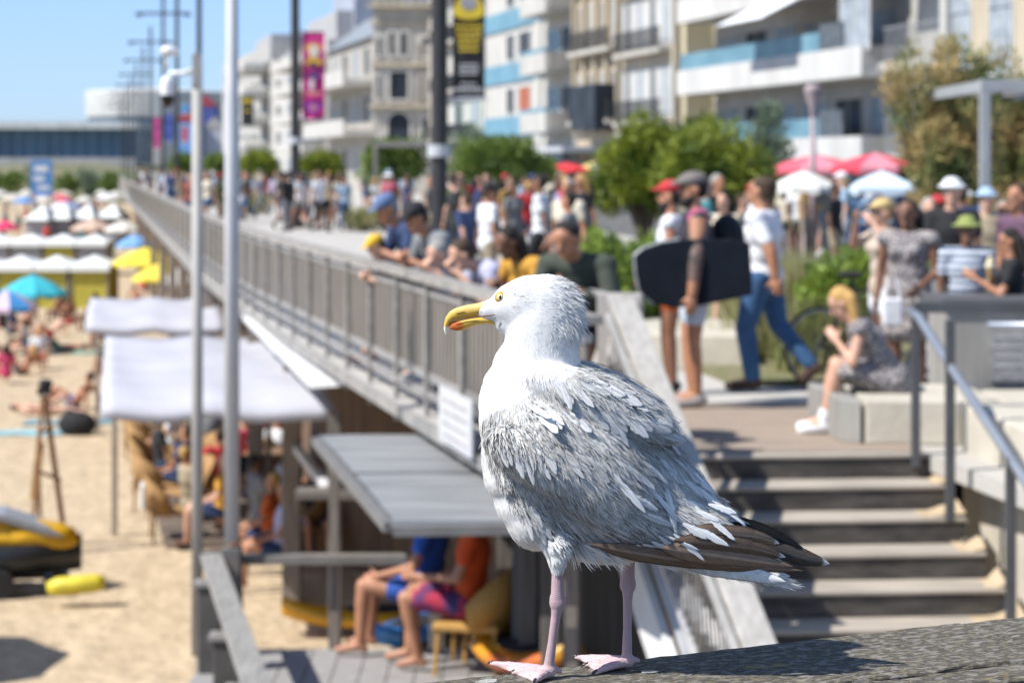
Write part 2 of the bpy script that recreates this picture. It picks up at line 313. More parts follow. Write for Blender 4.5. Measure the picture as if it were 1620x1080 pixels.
# right hand stair railing
hr = empty('stair_handrail', (0, 0, 0), 0, 'dark grey post railing with pale steel handrail right of the steps', 'railing')
dk = M('dark_post', (.085, .088, .095), (.065, .067, .07), 5, .55, metal=.2); stl = M('handrail_steel', (.50, .52, .55), (.42, .44, .47), 5, .3, metal=.7)
for x, y, zb, zt in ((2.63, 13.9, PZ - .08, PZ + .96), (2.70, 13.15, PZ - .31, PZ + .93), (2.84, 12.15, PZ - .78, PZ + .22), (3.02, 11.0, PZ - 1.3, PZ - .32)):
    mb = MB(); mb.box((x, y, (zb + zt) / 2), (.055, .055, zt - zb)); mb.build('post', dk, hr, bevel=.004)
mb = MB(); mb.tube([(2.60, 13.95, PZ + .93), (2.62, 13.75, PZ + .91), (2.87, 11.98, PZ + .13), (3.15, 10.1, PZ - .76)], .030, 10); mb.build('handrail', stl, hr, smooth=True)
mb = MB(); mb.beam((2.62, 13.9, PZ + .96), (5.5, 13.9, PZ + .96), .06, .07); mb.build('top_bar', dk, hr, bevel=.004)
mb = MB(); mb.tube([(2.98, 13.35, PZ + .88), (5.5, 13.3, PZ + .88)], .028, 10); mb.build('side_handrail', stl, hr, smooth=True)
for x in (4.1, 5.3): mb = MB(); mb.box((x, 13.9, PZ + .46), (.055, .055, .93)); mb.build('post', dk, hr)
# landing fence near the poles
lf = empty('landing_fence', (0, 0, 0), 0, 'weathered grey wooden fence round the beach landing at lower left', 'railing')
lw = wood_mat('landing_wood', (.34, .33, .31), (.16, .15, .14), (.22, .21, .2), lich=False, sc=.35, ax=1); LZ = 2.13
mb = MB(); mb.beam((-2.30, 16.25, LZ), (-1.10, 10.4, LZ + .0), .16, .05); mb.build('top_board', lw, lf, bevel=.005)
mb = MB(); mb.beam((-2.22, 16.2, LZ - .03), (GX(645, 16.2), 16.2, LZ - .03), .12, .07); mb.build('cross_board', M('dark_board', (.20, .18, .16), (.13, .12, .105), 4, .8), lf, bevel=.005)
for t in (.12, .42, .66, .88):
    p = Vector((-2.34, 16.25, 0)).lerp(Vector((-1.16, 10.4, 0)), t); mb = MB(); mb.box((p.x, p.y, LZ - .42), (.16, .14, .70)); mb.build('post', M('fence_dark', (.075, .07, .065), (.05, .047, .043), 6), lf, bevel=.01)
    mb = MB(); mb.box((p.x - .01, p.y, LZ - .085), (.20, .18, .03)); mb.build('post_cap', lw, lf)
for x in (GX(645, 16.2),): mb = MB(); mb.box((x, 16.2, LZ - .4), (.10, .10, .7)); mb.build('post', M('fence_dark', (.075, .07, .065)), lf)
mb = MB(); mb.prism([(-2.42, 16.32), (-.75, 8.2), (.9, 8.2), (.9, 11.2), (.45, 13.9), (.3, 16.32)], 1.18, 1.38, 'z'); o = mb.build('beach_landing', M('landing_floor', (.22, .2, .18), (.16, .145, .13), 3)); struct(o)
# ================================================================= buildings along the sea front
def fy(px): return 100237. / px               # depth of the facade line at a picture column
def fpt(Y): return Vector((29.7 - .24 * Y, Y, PZ))
FA = math.atan2(1, -.24)                       # direction of the facade line
glassd = M('window_glass', (.035, .042, .055), (.015, .02, .025), .6, .45, spec=.12); glassb = M('balcony_glass', (.16, .30, .36), (.10, .20, .26), .5, .4, spec=.25); glassl = M('curtained_glass', (.36, .40, .44), (.22, .25, .28), 2, .5, spec=.2)
def bmat(k, c, c2=None):
    c2 = c2 or tuple(x * .85 for x in c); return M(k, tuple(x * .88 for x in c), tuple(x * .78 for x in c2), .9, .85, bump=.15, bscale=8, stretch=(1, 1, .35), lo=.3, hi=.6)
class Bld:
    """u runs away from the viewer along the front, v outwards to the sea, z up from the promenade"""
    def __init__(s, name, pa, pb, label, h, wallm, depth=16, set_back=0., group=None):
        s.Y0 = fy(pa); Y1 = fy(pb); s.L = (fpt(Y1) - fpt(s.Y0)).length; s.o = empty(name, fpt(s.Y0), FA, label, 'building', group); s.h = h; s.m = wallm; s.sb = set_back
        mb = MB(); mb.bx(.02, s.L - .02, -depth + 0, -set_back, -.1, h); mb.build('wall', wallm, s.o)
        # v outward is +y in the local frame (left of the u direction is the sea)
    def u(s, px): return (fpt(fy(px)) - fpt(s.Y0)).length
    def box(s, name, u0, u1, v0, v1, z0, z1, m, parent=None, bevel=0):
        mb = MB(); mb.bx(u0, u1, v0, v1, z0, z1); return mb.build(name, m, parent or s.o, bevel=bevel)
    def win(s, u0, u1, z0, z1, v=None, frame=(.62, .62, .60), pane=None, t=.07, shut=None, sill=True, arch=False):
        v = -s.sb if v is None else v; fm = M('frame_%.2f_%.2f' % (frame[0], frame[2]), frame, rough=.6); mb = MB(); d = .06
        mb.bx(u0, u0 + t, v + .003, v + d, z0, z1); mb.bx(u1 - t, u1, v + .003, v + d, z0, z1); mb.bx(u0 + t, u1 - t, v + .003, v + d, z1 - t, z1); mb.bx(u0 + t, u1 - t, v + .003, v + d, z0, z0 + t); mb.bx((u0 + u1) / 2 - t / 3, (u0 + u1) / 2 + t / 3, v + .003, v + d - .01, z0 + t, z1 - t)
        if arch:
            n = 8; c = (u0 + u1) / 2; r = (u1 - u0) / 2; o_ = [(c + r * math.cos(math.pi * k / n), z1 + r * math.sin(math.pi * k / n)) for k in range(n + 1)]; mb.prism(o_, v + .004, v + d, 'y')
        w_ = mb.build('window', fm, s.o); p = MB(); p.bx(u0 + t, u1 - t, v + .002, v + .025, z0 + t, z1 - t)
        if arch: o_ = [(c + (r - t) * math.cos(math.pi * k / n), z1 - t + (r - t) * math.sin(math.pi * k / n)) for k in range(n + 1)]; p.prism(o_, v + d + .003, v + d + .01, 'y')
        p.build('pane', pane or glassd, w_)
        if shut: q = MB(); q.bx(u0 - .55, u0 - .03, v + .003, v + .05, z0, z1); q.bx(u1 + .03, u1 + .55, v + .003, v + .05, z0, z1); q.build('shutters', shut, w_)
        return w_
    def rail(s, u0, u1, z, v, h=.95, m=None, step=.14):
        mb = MB(); m = m or M('iron_rail', (.05, .055, .06), rough=.6); mb.bx(u0, u1, v - .025, v + .025, z + h - .04, z + h); mb.bx(u0, u1, v - .02, v + .02, z + .05, z + .08)
        for q in np.arange(u0, u1 + .01, step): mb.bx(q - .012, q + .012, v - .012, v + .012, z + .08, z + h - .04)
        return mb.build('balcony_rail', m, s.o)
cream = bmat('cream_render', (.54, .46, .34), (.47, .40, .29)); white = bmat('white_render', (.54, .525, .49), (.48, .465, .43)); beige = bmat('beige_render', (.60, .53, .36), (.54, .47, .31)); stone = bmat('pale_stone', (.50, .47, .42), (.40, .37, .33)); greyw = bmat('grey_render', (.42, .42, .43), (.36, .36, .37)); pinkw = bmat('pale_pink_render', (.62, .54, .48), (.55, .47, .42))
# B1 nearest, cream with arched windows
b = Bld('villa', 1900, 1497, 'cream villa with tall arched windows at the right edge', 17, cream)
for k, uu in enumerate((b.u(1520) + 0, b.u(1585), b.u(1660), b.u(1740))):
    for z in (4.6, 8.3): b.win(uu - .8, uu + .8, z, z + 2.1, arch=True, pane=glassl)
    b.win(uu - .8, uu + .8, 12.4, 14.6, pane=glassl)
b.box('cornice', .0, b.L, .003, .35, 3.9, 4.2, white); b.box('cornice', .0, b.L, .003, .35, 7.7, 7.95, white); b.box('pilaster', b.L - .5, b.L - .05, .003, .25, 0, 16, white); b.box('shop_front', .5, b.L - .8, .003, .15, .2, 3.4, glassd)
# B2 white balconied block
b = Bld('apartment_block', 1495, 1068, 'white apartment block with long white balcony parapets and glass screens', 18, white, set_back=1.6)
ua, ub, uc = b.u(1372), b.u(1078), b.u(1068)
b.box('party_wall', ub + .3, uc, -12, -.3, 0, 17.8, beige)
for z in (1.9, 5.0, 8.1, 11.2, 14.3):
    k0 = b.u(1372) if z < 6 else b.u(1385)
    b.box('balcony_parapet', b.u(1372), ub, -.02, .22, z, z + 1.05, bmat('parapet_white', (.60, .59, .565), (.56, .55, .525))); b.box('balcony_slab', b.u(1372), ub, -1.59, -.03, z, z + .25, bmat('slab_white', (.7, .69, .66)))
    b.box('glass_screen', b.u(1300) , ub - .1, .05, .10, z + 1.06, z + 1.75, glassb)
    b.box('end_wall', b.u(1372) - .0, b.u(1372) + .25, -1.58, -.03, z + .26, z + 1.05, white)
    b.box('dark_grille', b.u(1300) - 2.2, b.u(1300) - .1, .03, .12, z + 1.06, z + 2.0, M('grille', (.10, .12, .14), (.06, .07, .08), 3))
    zz = z + 1.2; step = (ub - b.u(1360)) / 6
    for k in range(6): u0 = b.u(1360) + k * step + .15; b.win(u0, u0 + step - .7, z + .3, z + 2.55, frame=(.55, .5, .42), pane=[glassl, glassd, glassl][k % 3])
    b.rail(.3, b.u(1385), z + .4, -.3, 1.2, M('grey_rail', (.33, .34, .35)), .18); b.box('balcony_slab', .2, b.u(1385), -1.59, -.1, z + .12, z + .4, white)
    b.win(1.0, 3.6, z + .6, z + 2.6, pane=glassl); b.win(b.u(1378) + .0, b.u(1330), z + .9, z + 2.9, v=.0, pane=glassl) if z in (5.0, 8.1, 11.2) else None
b.box('bay_front', b.u(1368), b.u(1235), -1.59, -.12, -.1, 1.88, M('bay_dark', (.05, .05, .05)))
for k, (c, m_) in enumerate(((1355, glassd), (1330, glassl), (1300, M('brown_door', (.09, .035, .02))), (1270, glassd), (1250, glassl))): b.win(b.u(c) - .2, b.u(c) + .9, .9, 1.85, v=-.1, frame=(.12, .2, .24), pane=m_)
aw = MB(); u0, u1 = b.u(1275), b.u(1200); aw.add([(u0, .1, 6.5 + 1.7), (u1, .1, 6.5 + 1.7), (u1, 1.7, 6.5 + .9), (u0, 1.7, 6.5 + .9), (u0, .1, 8.14), (u1, .1, 8.14), (u1, 1.7, 7.34), (u0, 1.7, 7.34)], [(0, 1, 2, 3), (7, 6, 5, 4), (3, 2, 6, 7), (0, 3, 7, 4), (1, 5, 6, 2)]); aw.build('sun_awning', M('awning_white', (.75, .77, .80)), b.o)
# B3 cream haussmann
b = Bld('townhouse', 1066, 985, 'cream stone townhouse with iron balconies and pale shutters', 19, bmat('h1', (.58, .51, .39), (.48, .42, .32)))
def haus(b, n, floors, sh):
    st_ = b.L / n
    for z in floors:
        for k in range(n): u0 = k * st_ + st_ * .30; b.win(u0, u0 + st_ * .40, z + .25, z + 2.5, shut=sh, pane=[glassd, glassl][(k + int(z)) % 2])
        b.box('balcony_slab', .3, b.L - .3, .003, .62, z - .12, z + .1, stone); b.rail(.35, b.L - .35, z + .1, .55, .95)
haus(b, 4, (3.9, 7.1, 10.3, 13.5), bmat('shutter_grey', (.60, .60, .58))); b.box('cornice', 0, b.L, .003, .4, 3.3, 3.6, stone); b.box('shop_front', .4, b.L - .4, .003, .2, .1, 2.9, glassd)
b = Bld('townhouse', 983, 912, 'sandy stone townhouse with narrow tall windows between ribbed pillars', 19, bmat('h2', (.52, .43, .31), (.42, .34, .24)))
haus(b, 4, (4.1, 7.6, 11.1, 14.6), None)
for k in range(5): b.box('pilaster', k * b.L / 4 - .22 + (.25 if k == 0 else 0), k * b.L / 4 + .22 - (.25 if k == 4 else 0), .003, .25, 3.6, 18, cream)
b.box('bay_window', b.L * .1, b.L * .65, .004, 1.1, 3.7, 5.9, glassd); b.box('canopy', -1, b.L + 2, .004, 3.2, 2.6, 2.85, bmat('canopy_grey', (.5, .52, .55)))
# B4 blue and white
b = Bld('apartment_block', 910, 768, 'modern white block with pale blue panels and stepped balconies', 19, white)
blue = bmat('blue_panel', (.15, .31, .41), (.13, .28, .37)); um = b.u(866)
for z in (.6, 3.7, 6.8, 9.9, 13.0, 16.1):
    b.box('blue_panel', um + .1, b.L - .05, .003, .12, z, z + 1.1, blue); b.box('balcony_slab', .2, um, .003, 1.5, z, z + .2, white); b.box('balcony_parapet', b.u(908), um, 1.4, 1.55, z + .0, z + 1.05, white); b.box('blue_trim', b.u(908), um, 1.38, 1.56, z + 1.053, z + 1.25, blue)
    b.box('balcony_side', b.u(909), b.u(909) + .15, .01, 1.38, z + .21, z + 1.05, stone); b.rail(.25, b.u(909) - .05, z + .2, 1.4, 1.0, M('grey_rail', (.33, .34, .35)))
    b.win(.5, 2.6, z + .3, z + 2.5, pane=glassd); b.win(3.1, um - .4, z + .3, z + 2.5, pane=M('blue_glass', (.05, .14, .20), (.03, .08, .12), 1, .2)); b.win(um + 3.6, um + 6.4, z + 1.25, z + 2.8, pane=M('orange_blind', (.36, .085, .03)) if z == 3.7 else glassd); b.win(um + 7.6, um + 9.4, z + 1.25, z + 2.8)
    b.box('white_pier', um + 1.2, um + 2.6, .003, .1, z + 1.1, z + 3.1, white)
# B5 narrow
b = Bld('townhouse', 766, 690, 'narrow pale house with green trim beside the black and yellow banner', 18, bmat('n1', (.58, .55, .50)))
haus(b, 3, (3.6, 6.8, 10., 13.2), bmat('green_shutter', (.30, .45, .42)))
# B6 stone villa with tower
b = Bld('villa', 688, 520, 'old pale stone villa with tower bay and arched doorway', 12.2, bmat('v1', (.48, .45, .40), (.38, .35, .31)))
tvm = bmat('v2', (.50, .475, .43), (.40, .375, .34)); YT = 148.; xa, xb = GX(590, YT), GX(716, YT); tz = lambda py: CZ - PZ - (py - HZ) * YT / F
tv = empty('villa_tower', (xa, YT, PZ), 0, 'stone corner house with dark square window and arched doorway between the two masts', 'building')
mb = MB(); mb.bx(0, xb - xa, .0, 6, -.1, tz(6)); mb.build('wall', tvm, tv)
def fwin(a, c, p0, p1, arch=False):
    x0, x1, z0, z1 = GX(a, YT) - xa, GX(c, YT) - xa, tz(p1), tz(p0); mb = MB(); t = .16; mb.bx(x0 - t, x0, -.10, -.003, z0 - t, z1 + (0 if arch else t)); mb.bx(x1, x1 + t, -.10, -.003, z0 - t, z1 + (0 if arch else t)); mb.bx(x0, x1, -.14, -.003, z0 - t, z0)
    n = 10; cx = (x0 + x1) / 2; r = (x1 - x0) / 2
    if arch:
        for k in range(n): a0, a1 = math.pi * k / n, math.pi * (k + 1) / n; mb.prism([(cx + r * math.cos(a0), z1 + r * math.sin(a0)), (cx + (r + t) * math.cos(a0), z1 + (r + t) * math.sin(a0)), (cx + (r + t) * math.cos(a1), z1 + (r + t) * math.sin(a1)), (cx + r * math.cos(a1), z1 + r * math.sin(a1))], -.1, -.003, 'y')
    else: mb.bx(x0, x1, -.10, -.003, z1, z1 + t)
    w_ = mb.build('window', M('surround', (.58, .56, .52)), tv); p = MB(); p.bx(x0, x1, -.03, -.002, z0, z1); p.build('pane', glassd, w_)
    if arch: p = MB(); p.prism([(cx + r * math.cos(math.pi * k / n), z1 + .001 + r * math.sin(math.pi * k / n)) for k in range(n + 1)], -.03, -.002, 'y'); p.build('pane', glassd, w_)
fwin(616, 624, 52, 88); fwin(634, 644, 52, 88); fwin(617, 645, 114, 157); fwin(614, 648, 195, 222, True); fwin(668, 680, 60, 90); fwin(668, 684, 195, 222, True); fwin(596, 602, 60, 88); fwin(596, 602, 120, 157)
for p_, d_ in ((166, .5), (100, .25), (8, .6), (34, .2)): mb = MB(); mb.bx(-d_ * .6, xb - xa + .2, -d_, -.004, tz(p_ + 5), tz(p_)); mb.build('cornice', cream, tv)
mb = MB(); mb.bx(GX(659, YT) - xa, xb - xa - .1, -.12, -.004, tz(160), tz(70)); mb.build('grey_bay', bmat('v3', (.30, .27, .24)), tv)
mb = MB(); mb.prism([(-.3, tz(5.9)), (2.2, tz(5.9)), (1.7, tz(-30)), (.1, tz(-30))], .3, 5, 'y'); mb.build('roof', M('slate', (.22, .24, .27), (.17, .19, .21), 2, .6), tv)
for k in range(9): mb = MB(); mb.lathe([(.09, 0), (.14, .2), (.07, .45), (.12, .7)], (.3 + k * .6, -.25, tz(8) + .0), 8); mb.build('baluster', cream, tv)
for z in (4.4, 8.4): b.box('balcony_slab', b.u(590), b.L - .4, .004, 2.4, z, z + .5, white); b.box('balcony_parapet', b.u(590), b.L - .4, 2.2, 2.4, z + .5, z + 1.3, white)
for k in range(4):
    u0 = b.u(586) + k * (b.L - b.u(586)) / 4 + .5
    for z in (1.2, 5.4, 9.3): b.win(u0, u0 + 2.2, z, z + 2.3, pane=glassl if k % 2 else glassd)
rf = MB(); rf.add([(b.u(600), -6, 12.21), (b.L, -6, 12.21), (b.L, .4, 12.21), (b.u(600), .4, 12.21), (b.u(600) + 2, -3, 15.0), (b.L - 2, -3, 15.0)], [(0, 3, 2, 1), (0, 1, 5, 4), (1, 2, 5), (2, 3, 4, 5), (3, 0, 4)]); rf.build('roof', M('slate', (.22, .24, .27), (.17, .19, .21), 2, .6), b.o)
o = MB(); tw = Bld.__new__(Bld); 
t_ = Bld('apartment_block', 800, 590, 'tall blank grey gabled block rising behind the stone villa', 19, bmat('gable_grey', (.40, .44, .50), (.36, .40, .46)), depth=34, set_back=14); t_.win(6, 8, 14, 16, v=-14)
# B7, B8
b = Bld('apartment_block', 518, 430, 'pale stepped block with balconies left of the pink banner', 13.5, bmat('s1', (.56, .54, .50), (.50, .48, .44)))
for z in (.5, 3.3, 6.1, 8.9, 11.4):
    b.box('balcony_slab', .5, b.L * .6, .003, 2.2, z, z + .9, white)
    for k in range(5): u0 = b.L * (.05 + .19 * k); b.win(u0, u0 + 3.2, z + 1.0, z + 2.4, pane=[glassd, glassl][k % 2])
b.box('penthouse', 1, b.L * .5, -9, -1, 13.5, 16.2, greyw); b.box('gable', b.L * .0, b.L * .32, -14, -2.5, 13.6, 19, bmat('gable_blue', (.38, .42, .50)))
b = Bld('apartment_block', 428, 352, 'far grey block with a column of rounded white balconies', 15.5, bmat('s2', (.46, .45, .42), (.40, .39, .37)))
for z in (.4, 3.4, 6.4, 9.4, 12.2):
    b.box('balcony', .5, 9, .003, 3.2, z, z + 1.5, white, bevel=.5)
    for k in range(5): u0 = b.L * (.25 + .15 * k); b.win(u0, u0 + 4.2, z + .6, z + 2.4)
b.box('roof_house', b.L * .3, b.L * .6, -9, -2, 15.5, 17.5, greyw)
# far arena and glass hall, far low houses
C_ = W(250, 256, 420); ar = empty('arena', (C_.x, 420, 5.5), 0, 'big round pale arena far down the bay', 'building')
mb = MB(); mb.lathe([(0.1, 0), (13.5, 0), (13.5, 9.3), (14.0, 9.35), (14.2, 14.2), (13.6, 14.5), (0.1, 15.3)], n=48); mb.build('drum', bmat('arena_white', (.62, .62, .60), (.55, .55, .54)), ar)
mb = MB(); mb.lathe([(13.62, 5.2), (13.62, 9.0)], n=48); mb.build('window_band', M('arena_glass', (.20, .28, .36), (.14, .2, .28), .3, .4), ar)
gh = empty('glass_hall', (W(100, 250, 380).x, 380, 5.6), 0, 'long low glass hall with flat pale roof at the far left', 'building')
mb = MB(); mb.bx(-14, 14, -5, 12, 0, 6.2); mb.build('wall', M('hall_glass', (.05, .12, .19), (.03, .08, .14), .3, .3), gh); mb = MB(); mb.bx(-15, 14.6, -7, 13, 6.21, 7.5); mb.build('roof', bmat('hall_roof', (.62, .64, .64)), gh)
for k in range(13): mb = MB(); mb.bx(-13.6 + k * 2.2, -13.35 + k * 2.2, -5.12, -5.005, 0, 6.2); mb.build('mullion', M('mullion', (.22, .30, .38)), gh)
mb = MB(); mb.bx(-14.5, 14.2, -6.5, -5.13, -1.2, 1.2); mb.build('plinth', bmat('plinth', (.42, .42, .42)), gh)
for k, (px_, w_, h_, c, lb) in enumerate(((322, 7, 6.2, (.06, .09, .30), 'dark blue far house with red gable right of the arena'), (338, 6, 4.0, (.45, .46, .5), 'small pale far house beside the blue one'), (296, 7, 4.6, (.15, .32, .60), 'bright blue far hall in front of the arena'))):
    p = W(px_, 262, 330 - k * 4); h = empty('far_house', (p.x, p.y, 4.6), 0, lb, 'house'); mb = MB(); mb.bx(-w_ / 4, w_ / 4, 0, 5, 0, h_ * 1.6); mb.build('wall', M('fh%d' % k, c), h); mb = MB(); mb.prism([(-w_ / 4 - .2, h_ * 1.6), (w_ / 4 + .2, h_ * 1.6), (0, h_ * 1.6 + 1.8)], -.1, 5, 'y'); mb.build('roof', M('fr%d' % k, (.35, .05, .06) if k != 1 else (.4, .38, .36)), h)
# ================================================================= masts, banners, lamps, camera poles
mast_m = M('mast_dark', (.028, .026, .028), (.02, .019, .02), 3, .55); white_st = M('pole_white', (.52, .53, .55), (.45, .46, .48), 4, .4); 
def mast(x, y, h, r, label, cross=True, group=None):
    o = empty('lamp_mast', (x, y, PZ), 0, label, 'lamp post', group); mb = MB(); mb.tube([(0, 0, 0), (0, 0, h)], [r, r * .8], 12); mb.build('pole', mast_m, o)
    mb = MB(); mb.tube([(0, 0, 0), (0, 0, .25)], r * 1.7, 12); mb.build('base', mast_m, o)
    if cross: mb = MB(); mb.bx(-1.9, 1.9, -.07, .07, h * .90, h * .90 + .16); mb.build('crossbar', mast_m, o); [MB().ell((sx, 0, h * .90 - .05), (.28, .18, .09)).build('lamp_head', mast_m, o) for sx in (-1.7, 1.7)]
    return o
m1 = mast(GX(695, 36), 36, 14, .145, 'near thick black mast carrying the black and yellow banner'); mb = MB(); mb.tube([(0, 0, 2.05), (0, 0, 2.25)], .2, 12); mb.build('band', white_st, m1)
m2 = mast(GX(467, 66), 66, 14, .15, 'black mast carrying the magenta banner')
mb = MB(); mb.tube([(0, 0, 2.6), (0, 0, 2.8)], .24, 12); mb.build('band', white_st, m2)
far = [(315, 96, 15.3, 'left of it the white camera pole'), (280, 122, 14.5, ''), (258, 150, 14, ''), (238, 184, 14, ''), (226, 215, 14, ''), (215, 248, 14, ''), (206, 280, 14, ''), (199, 315, 14, ''), (193, 350, 14, ''), (188, 385, 14, ''), (184, 415, 14, '')]
ordn = ['nearest', 'second', 'third', 'fourth', 'fifth', 'sixth', 'seventh', 'eighth', 'ninth', 'tenth', 'farthest']
for i, (px_, y, h, _) in enumerate(far): mast(GX(px_, y), y, h, .13, '%s dark crossbar mast of the row running towards the arena' % ordn[i], group='distant masts with crossbars')
def banner(par, px0, px1, py0, py1, Y, cloth, label, name='banner'):
    a = W(px0, py0, Y); c = W(px1, py1, Y); o = empty(name, (a.x, Y, c.z), 0, label, 'banner'); w_ = c.x - a.x; h = a.z - c.z
    mb = MB(); n = 24; V = []; 
    for i in range(n + 1): z = h * i / n; yy = .02 * math.sin(i * .6); V += [(0, yy, z), (w_, yy + .02 * math.sin(i), z), (w_, yy + .015 + .02 * math.sin(i), z), (0, yy + .015, z)]
    mb.add(V, [(i * 4 + j, i * 4 + (j + 1) % 4, i * 4 + 4 + (j + 1) % 4, i * 4 + 4 + j) for i in range(n) for j in range(4)] + [(3, 2, 1, 0)]); mb.build('cloth', cloth, o)
    for z in (0, h): mb = MB(); mb.tube([(-.30, 0, z), (w_ + .05, 0, z)], .025, 6); mb.build('arm', white_st, o)
    return o, w_, h
def marks(o, rows, col, key, y=-.045):
    mb = MB()
    for (x0, x1, z0, z1, nseg) in rows:
        x = x0
        while x < x1 - .01: wd_ = random.uniform(.4, 1) * (x1 - x0) / nseg; mb.bx(x, min(x + wd_ * .8, x1), y - .006, y, z0, z1); x += wd_
    return mb.build('print', M(key, col, rough=.7), o)
black = M('banner_black', (.012, .012, .014), (.02, .02, .02), 5, .7); yel = (.62, .45, .03)
o, bw, bh = banner(m1, 716, 767, -32, 156, 36, black, 'tall black banner with yellow lettering and a yellow emblem on the near mast')
mb = MB(); mb.prism([(bw * .5 + bw * .48 * math.cos(t), bh * .72 + bh * .10 * math.sin(t) * (.6 if math.sin(t) < 0 else 1.6)) for t in [2 * math.pi * k / 24 for k in range(24)]], -.046, -.038, 'y'); mb.build('emblem', M('bn_yellow', yel, rough=.7), o)
mb = MB(); mb.prism([(bw * .5 + bw * .25 * math.cos(t), bh * .80 + bh * .06 * math.sin(t)) for t in [2 * math.pi * k / 16 for k in range(16)]], -.054, -.047, 'y'); mb.build('emblem_detail', M('bn_grey', (.30, .30, .32)), o)
marks(o, [(bw * (.08 + .03 * i), bw * (.92 - .03 * i), bh * (.592 - .05 * i), bh * (.620 - .05 * i), 4) for i in range(5)], yel, 'bn_yellow2'); marks(o, [(bw * .2, bw * .8, bh * (.27 - .035 * i), bh * (.29 - .035 * i), 5) for i in range(3)] + [(bw * .05, bw * .95, bh * .06, bh * .09, 5), (bw * .25, bw * .75, bh * .11, bh * .13, 3)], (.45, .45, .45), 'bn_white')
o, bw, bh = banner(m2, 478, 513, 50, 190, 66, M('banner_pink', (.55, .025, .20), (.45, .02, .17), 2), 'long magenta banner with yellow and white figures on the second mast')
for k, (fx, fz, rx, rz_, c) in enumerate(((.5, .80, .36, .07, (.70, .30, .06)), (.52, .76, .22, .09, (.66, .60, .50)), (.5, .66, .38, .055, (.60, .33, .04)), (.5, .62, .2, .03, (.05, .03, .05)), (.55, .50, .34, .05, (.12, .03, .16)), (.45, .40, .13, .07, (.60, .50, .52)), (.5, .30, .4, .02, (.6, .25, .2)), (.5, .14, .38, .07, (.22, .03, .30)), (.5, .14, .18, .035, (.55, .2, .25)))):
    mb = MB(); mb.prism([(bw * (fx + rx * math.cos(t) * (1 + .25 * math.sin(3 * t + k))), bh * (fz + rz_ * math.sin(t))) for t in [2 * math.pi * q / 18 for q in range(18)]], -.046 - .007 * k, -.041 - .007 * k, 'y'); mb.build('print', M('bpk%d' % k, c), o)
o, bw, bh = banner(None, 382, 401, 150, 200, 110, black, 'small distant black banner with a yellow patch'); marks(o, [(bw * .1, bw * .9, bh * .72, bh * .88, 2), (bw * .2, bw * .8, bh * .45, bh * .52, 3)], yel, 'bn_yellow2')
for k, (x0, x1, y0, y1, Y, c, lb) in enumerate(((243, 253, 185, 235, 190, (.45, .04, .20), 'magenta'), (262, 272, 178, 226, 160, (.05, .08, .35), 'dark blue'), (287, 299, 165, 180, 140, (.08, .30, .60), 'bright blue'), (288, 297, 200, 225, 142, (.5, .05, .06), 'red'))): banner(None, x0, x1, y0, y1, Y, M('bnf%d' % k, c), 'small distant %s banner among the row of masts' % lb)
# pole with the dome camera
cp = empty('camera_pole', (GX(312, 16.15), 16.15, 1.38), 0, 'slim grey pole with a white dome camera on a side arm', 'pole'); H_ = CZ + 178 * 16.15 / F - 1.38
mb = MB(); mb.tube([(0, 0, 0), (0, 0, H_)], [.045, .040], 14); mb.build('pole', M('pole_grey', (.40, .385, .365), (.30, .29, .275), 6, .6, stretch=(1, 1, .3)), cp, smooth=True)
mb = MB(); mb.box((-.012, 0, H_ - .12), (.05, .09, .26)); mb.build('bracket', M('bracket_grey', (.30, .30, .30)), cp, bevel=.008)
mb = MB(); mb.tube([(-.03, 0, H_ - .12), (-.10, 0, H_ - .14), (-.20, 0, H_ - .14), (-.225, 0, H_ - .19)], [.03, .02, .018, .02], 10); mb.build('arm', M('cam_white', (.72, .72, .72), (.66, .66, .66), 8, .35), cp, smooth=True)
mb = MB(); mb.lathe([(.0, .06), (.035, .055), (.05, .02), (.054, -.03), (.054, -.085)], (-.225, 0, H_ - .22), 20); hs = mb.build('camera_housing', MATS['cam_white'], cp, smooth=True)
mb = MB(); mb.lathe([(.052, -.086), (.052, -.12), (.042, -.155), (.022, -.175), (.0, -.18)], (-.225, 0, H_ - .22), 20); mb.build('camera_dome', M('cam_black', (.01, .01, .012), rough=.15), hs, smooth=True)
mb = MB(); mb.ell((-.215, 0, H_ + .03), (.065, .05, .042)); mb.tube([(-.225, 0, H_ + .0), (-.23, 0, H_ - .12)], .012, 8); mb.tube([(-.215, 0, H_ + .03), (-.14, -.02, H_ + .015)], [.03, .026], 10); mb.build('side_camera', MATS['cam_white'], cp, smooth=True)
wp = empty('white_pole', (GX(367, 16.1), 16.1, 1.25), 0, 'thick white pole standing at the corner of the landing fence', 'pole')
mb = MB(); mb.tube([(0, 0, 1.0), (0, 0, 4.3), (0, 0, 4.32), (0, 0, 7.2)], [.058, .056, .050, .042], 16); mb.build('pole', white_st, wp, smooth=True); mb = MB(); mb.box((0, 0, .55), (.15, .15, .82)); mb.build('base_sleeve', M('sleeve', (.14, .13, .12), (.09, .085, .08), 6), wp, bevel=.01)
# promenade street lamp
sl_ = empty('street_lamp', (GX(1286, 40), 40, PZ), 0, 'pinkish street lamp with a funnel shaped head above the awnings', 'street lamp'); lm = M('lamp_mauve', (.36, .28, .29), (.28, .22, .23), 4, .5)
mb = MB(); mb.tube([(0, 0, 0), (0, 0, 2.9)], [.07, .05], 12); mb.build('pole', lm, sl_, smooth=True); mb = MB(); mb.lathe([(.05, 2.8), (.06, 2.95), (.16, 3.28), (.17, 3.36), (.10, 3.42), (0, 3.43)], n=18); mb.build('lamp_head', lm, sl_, smooth=True)
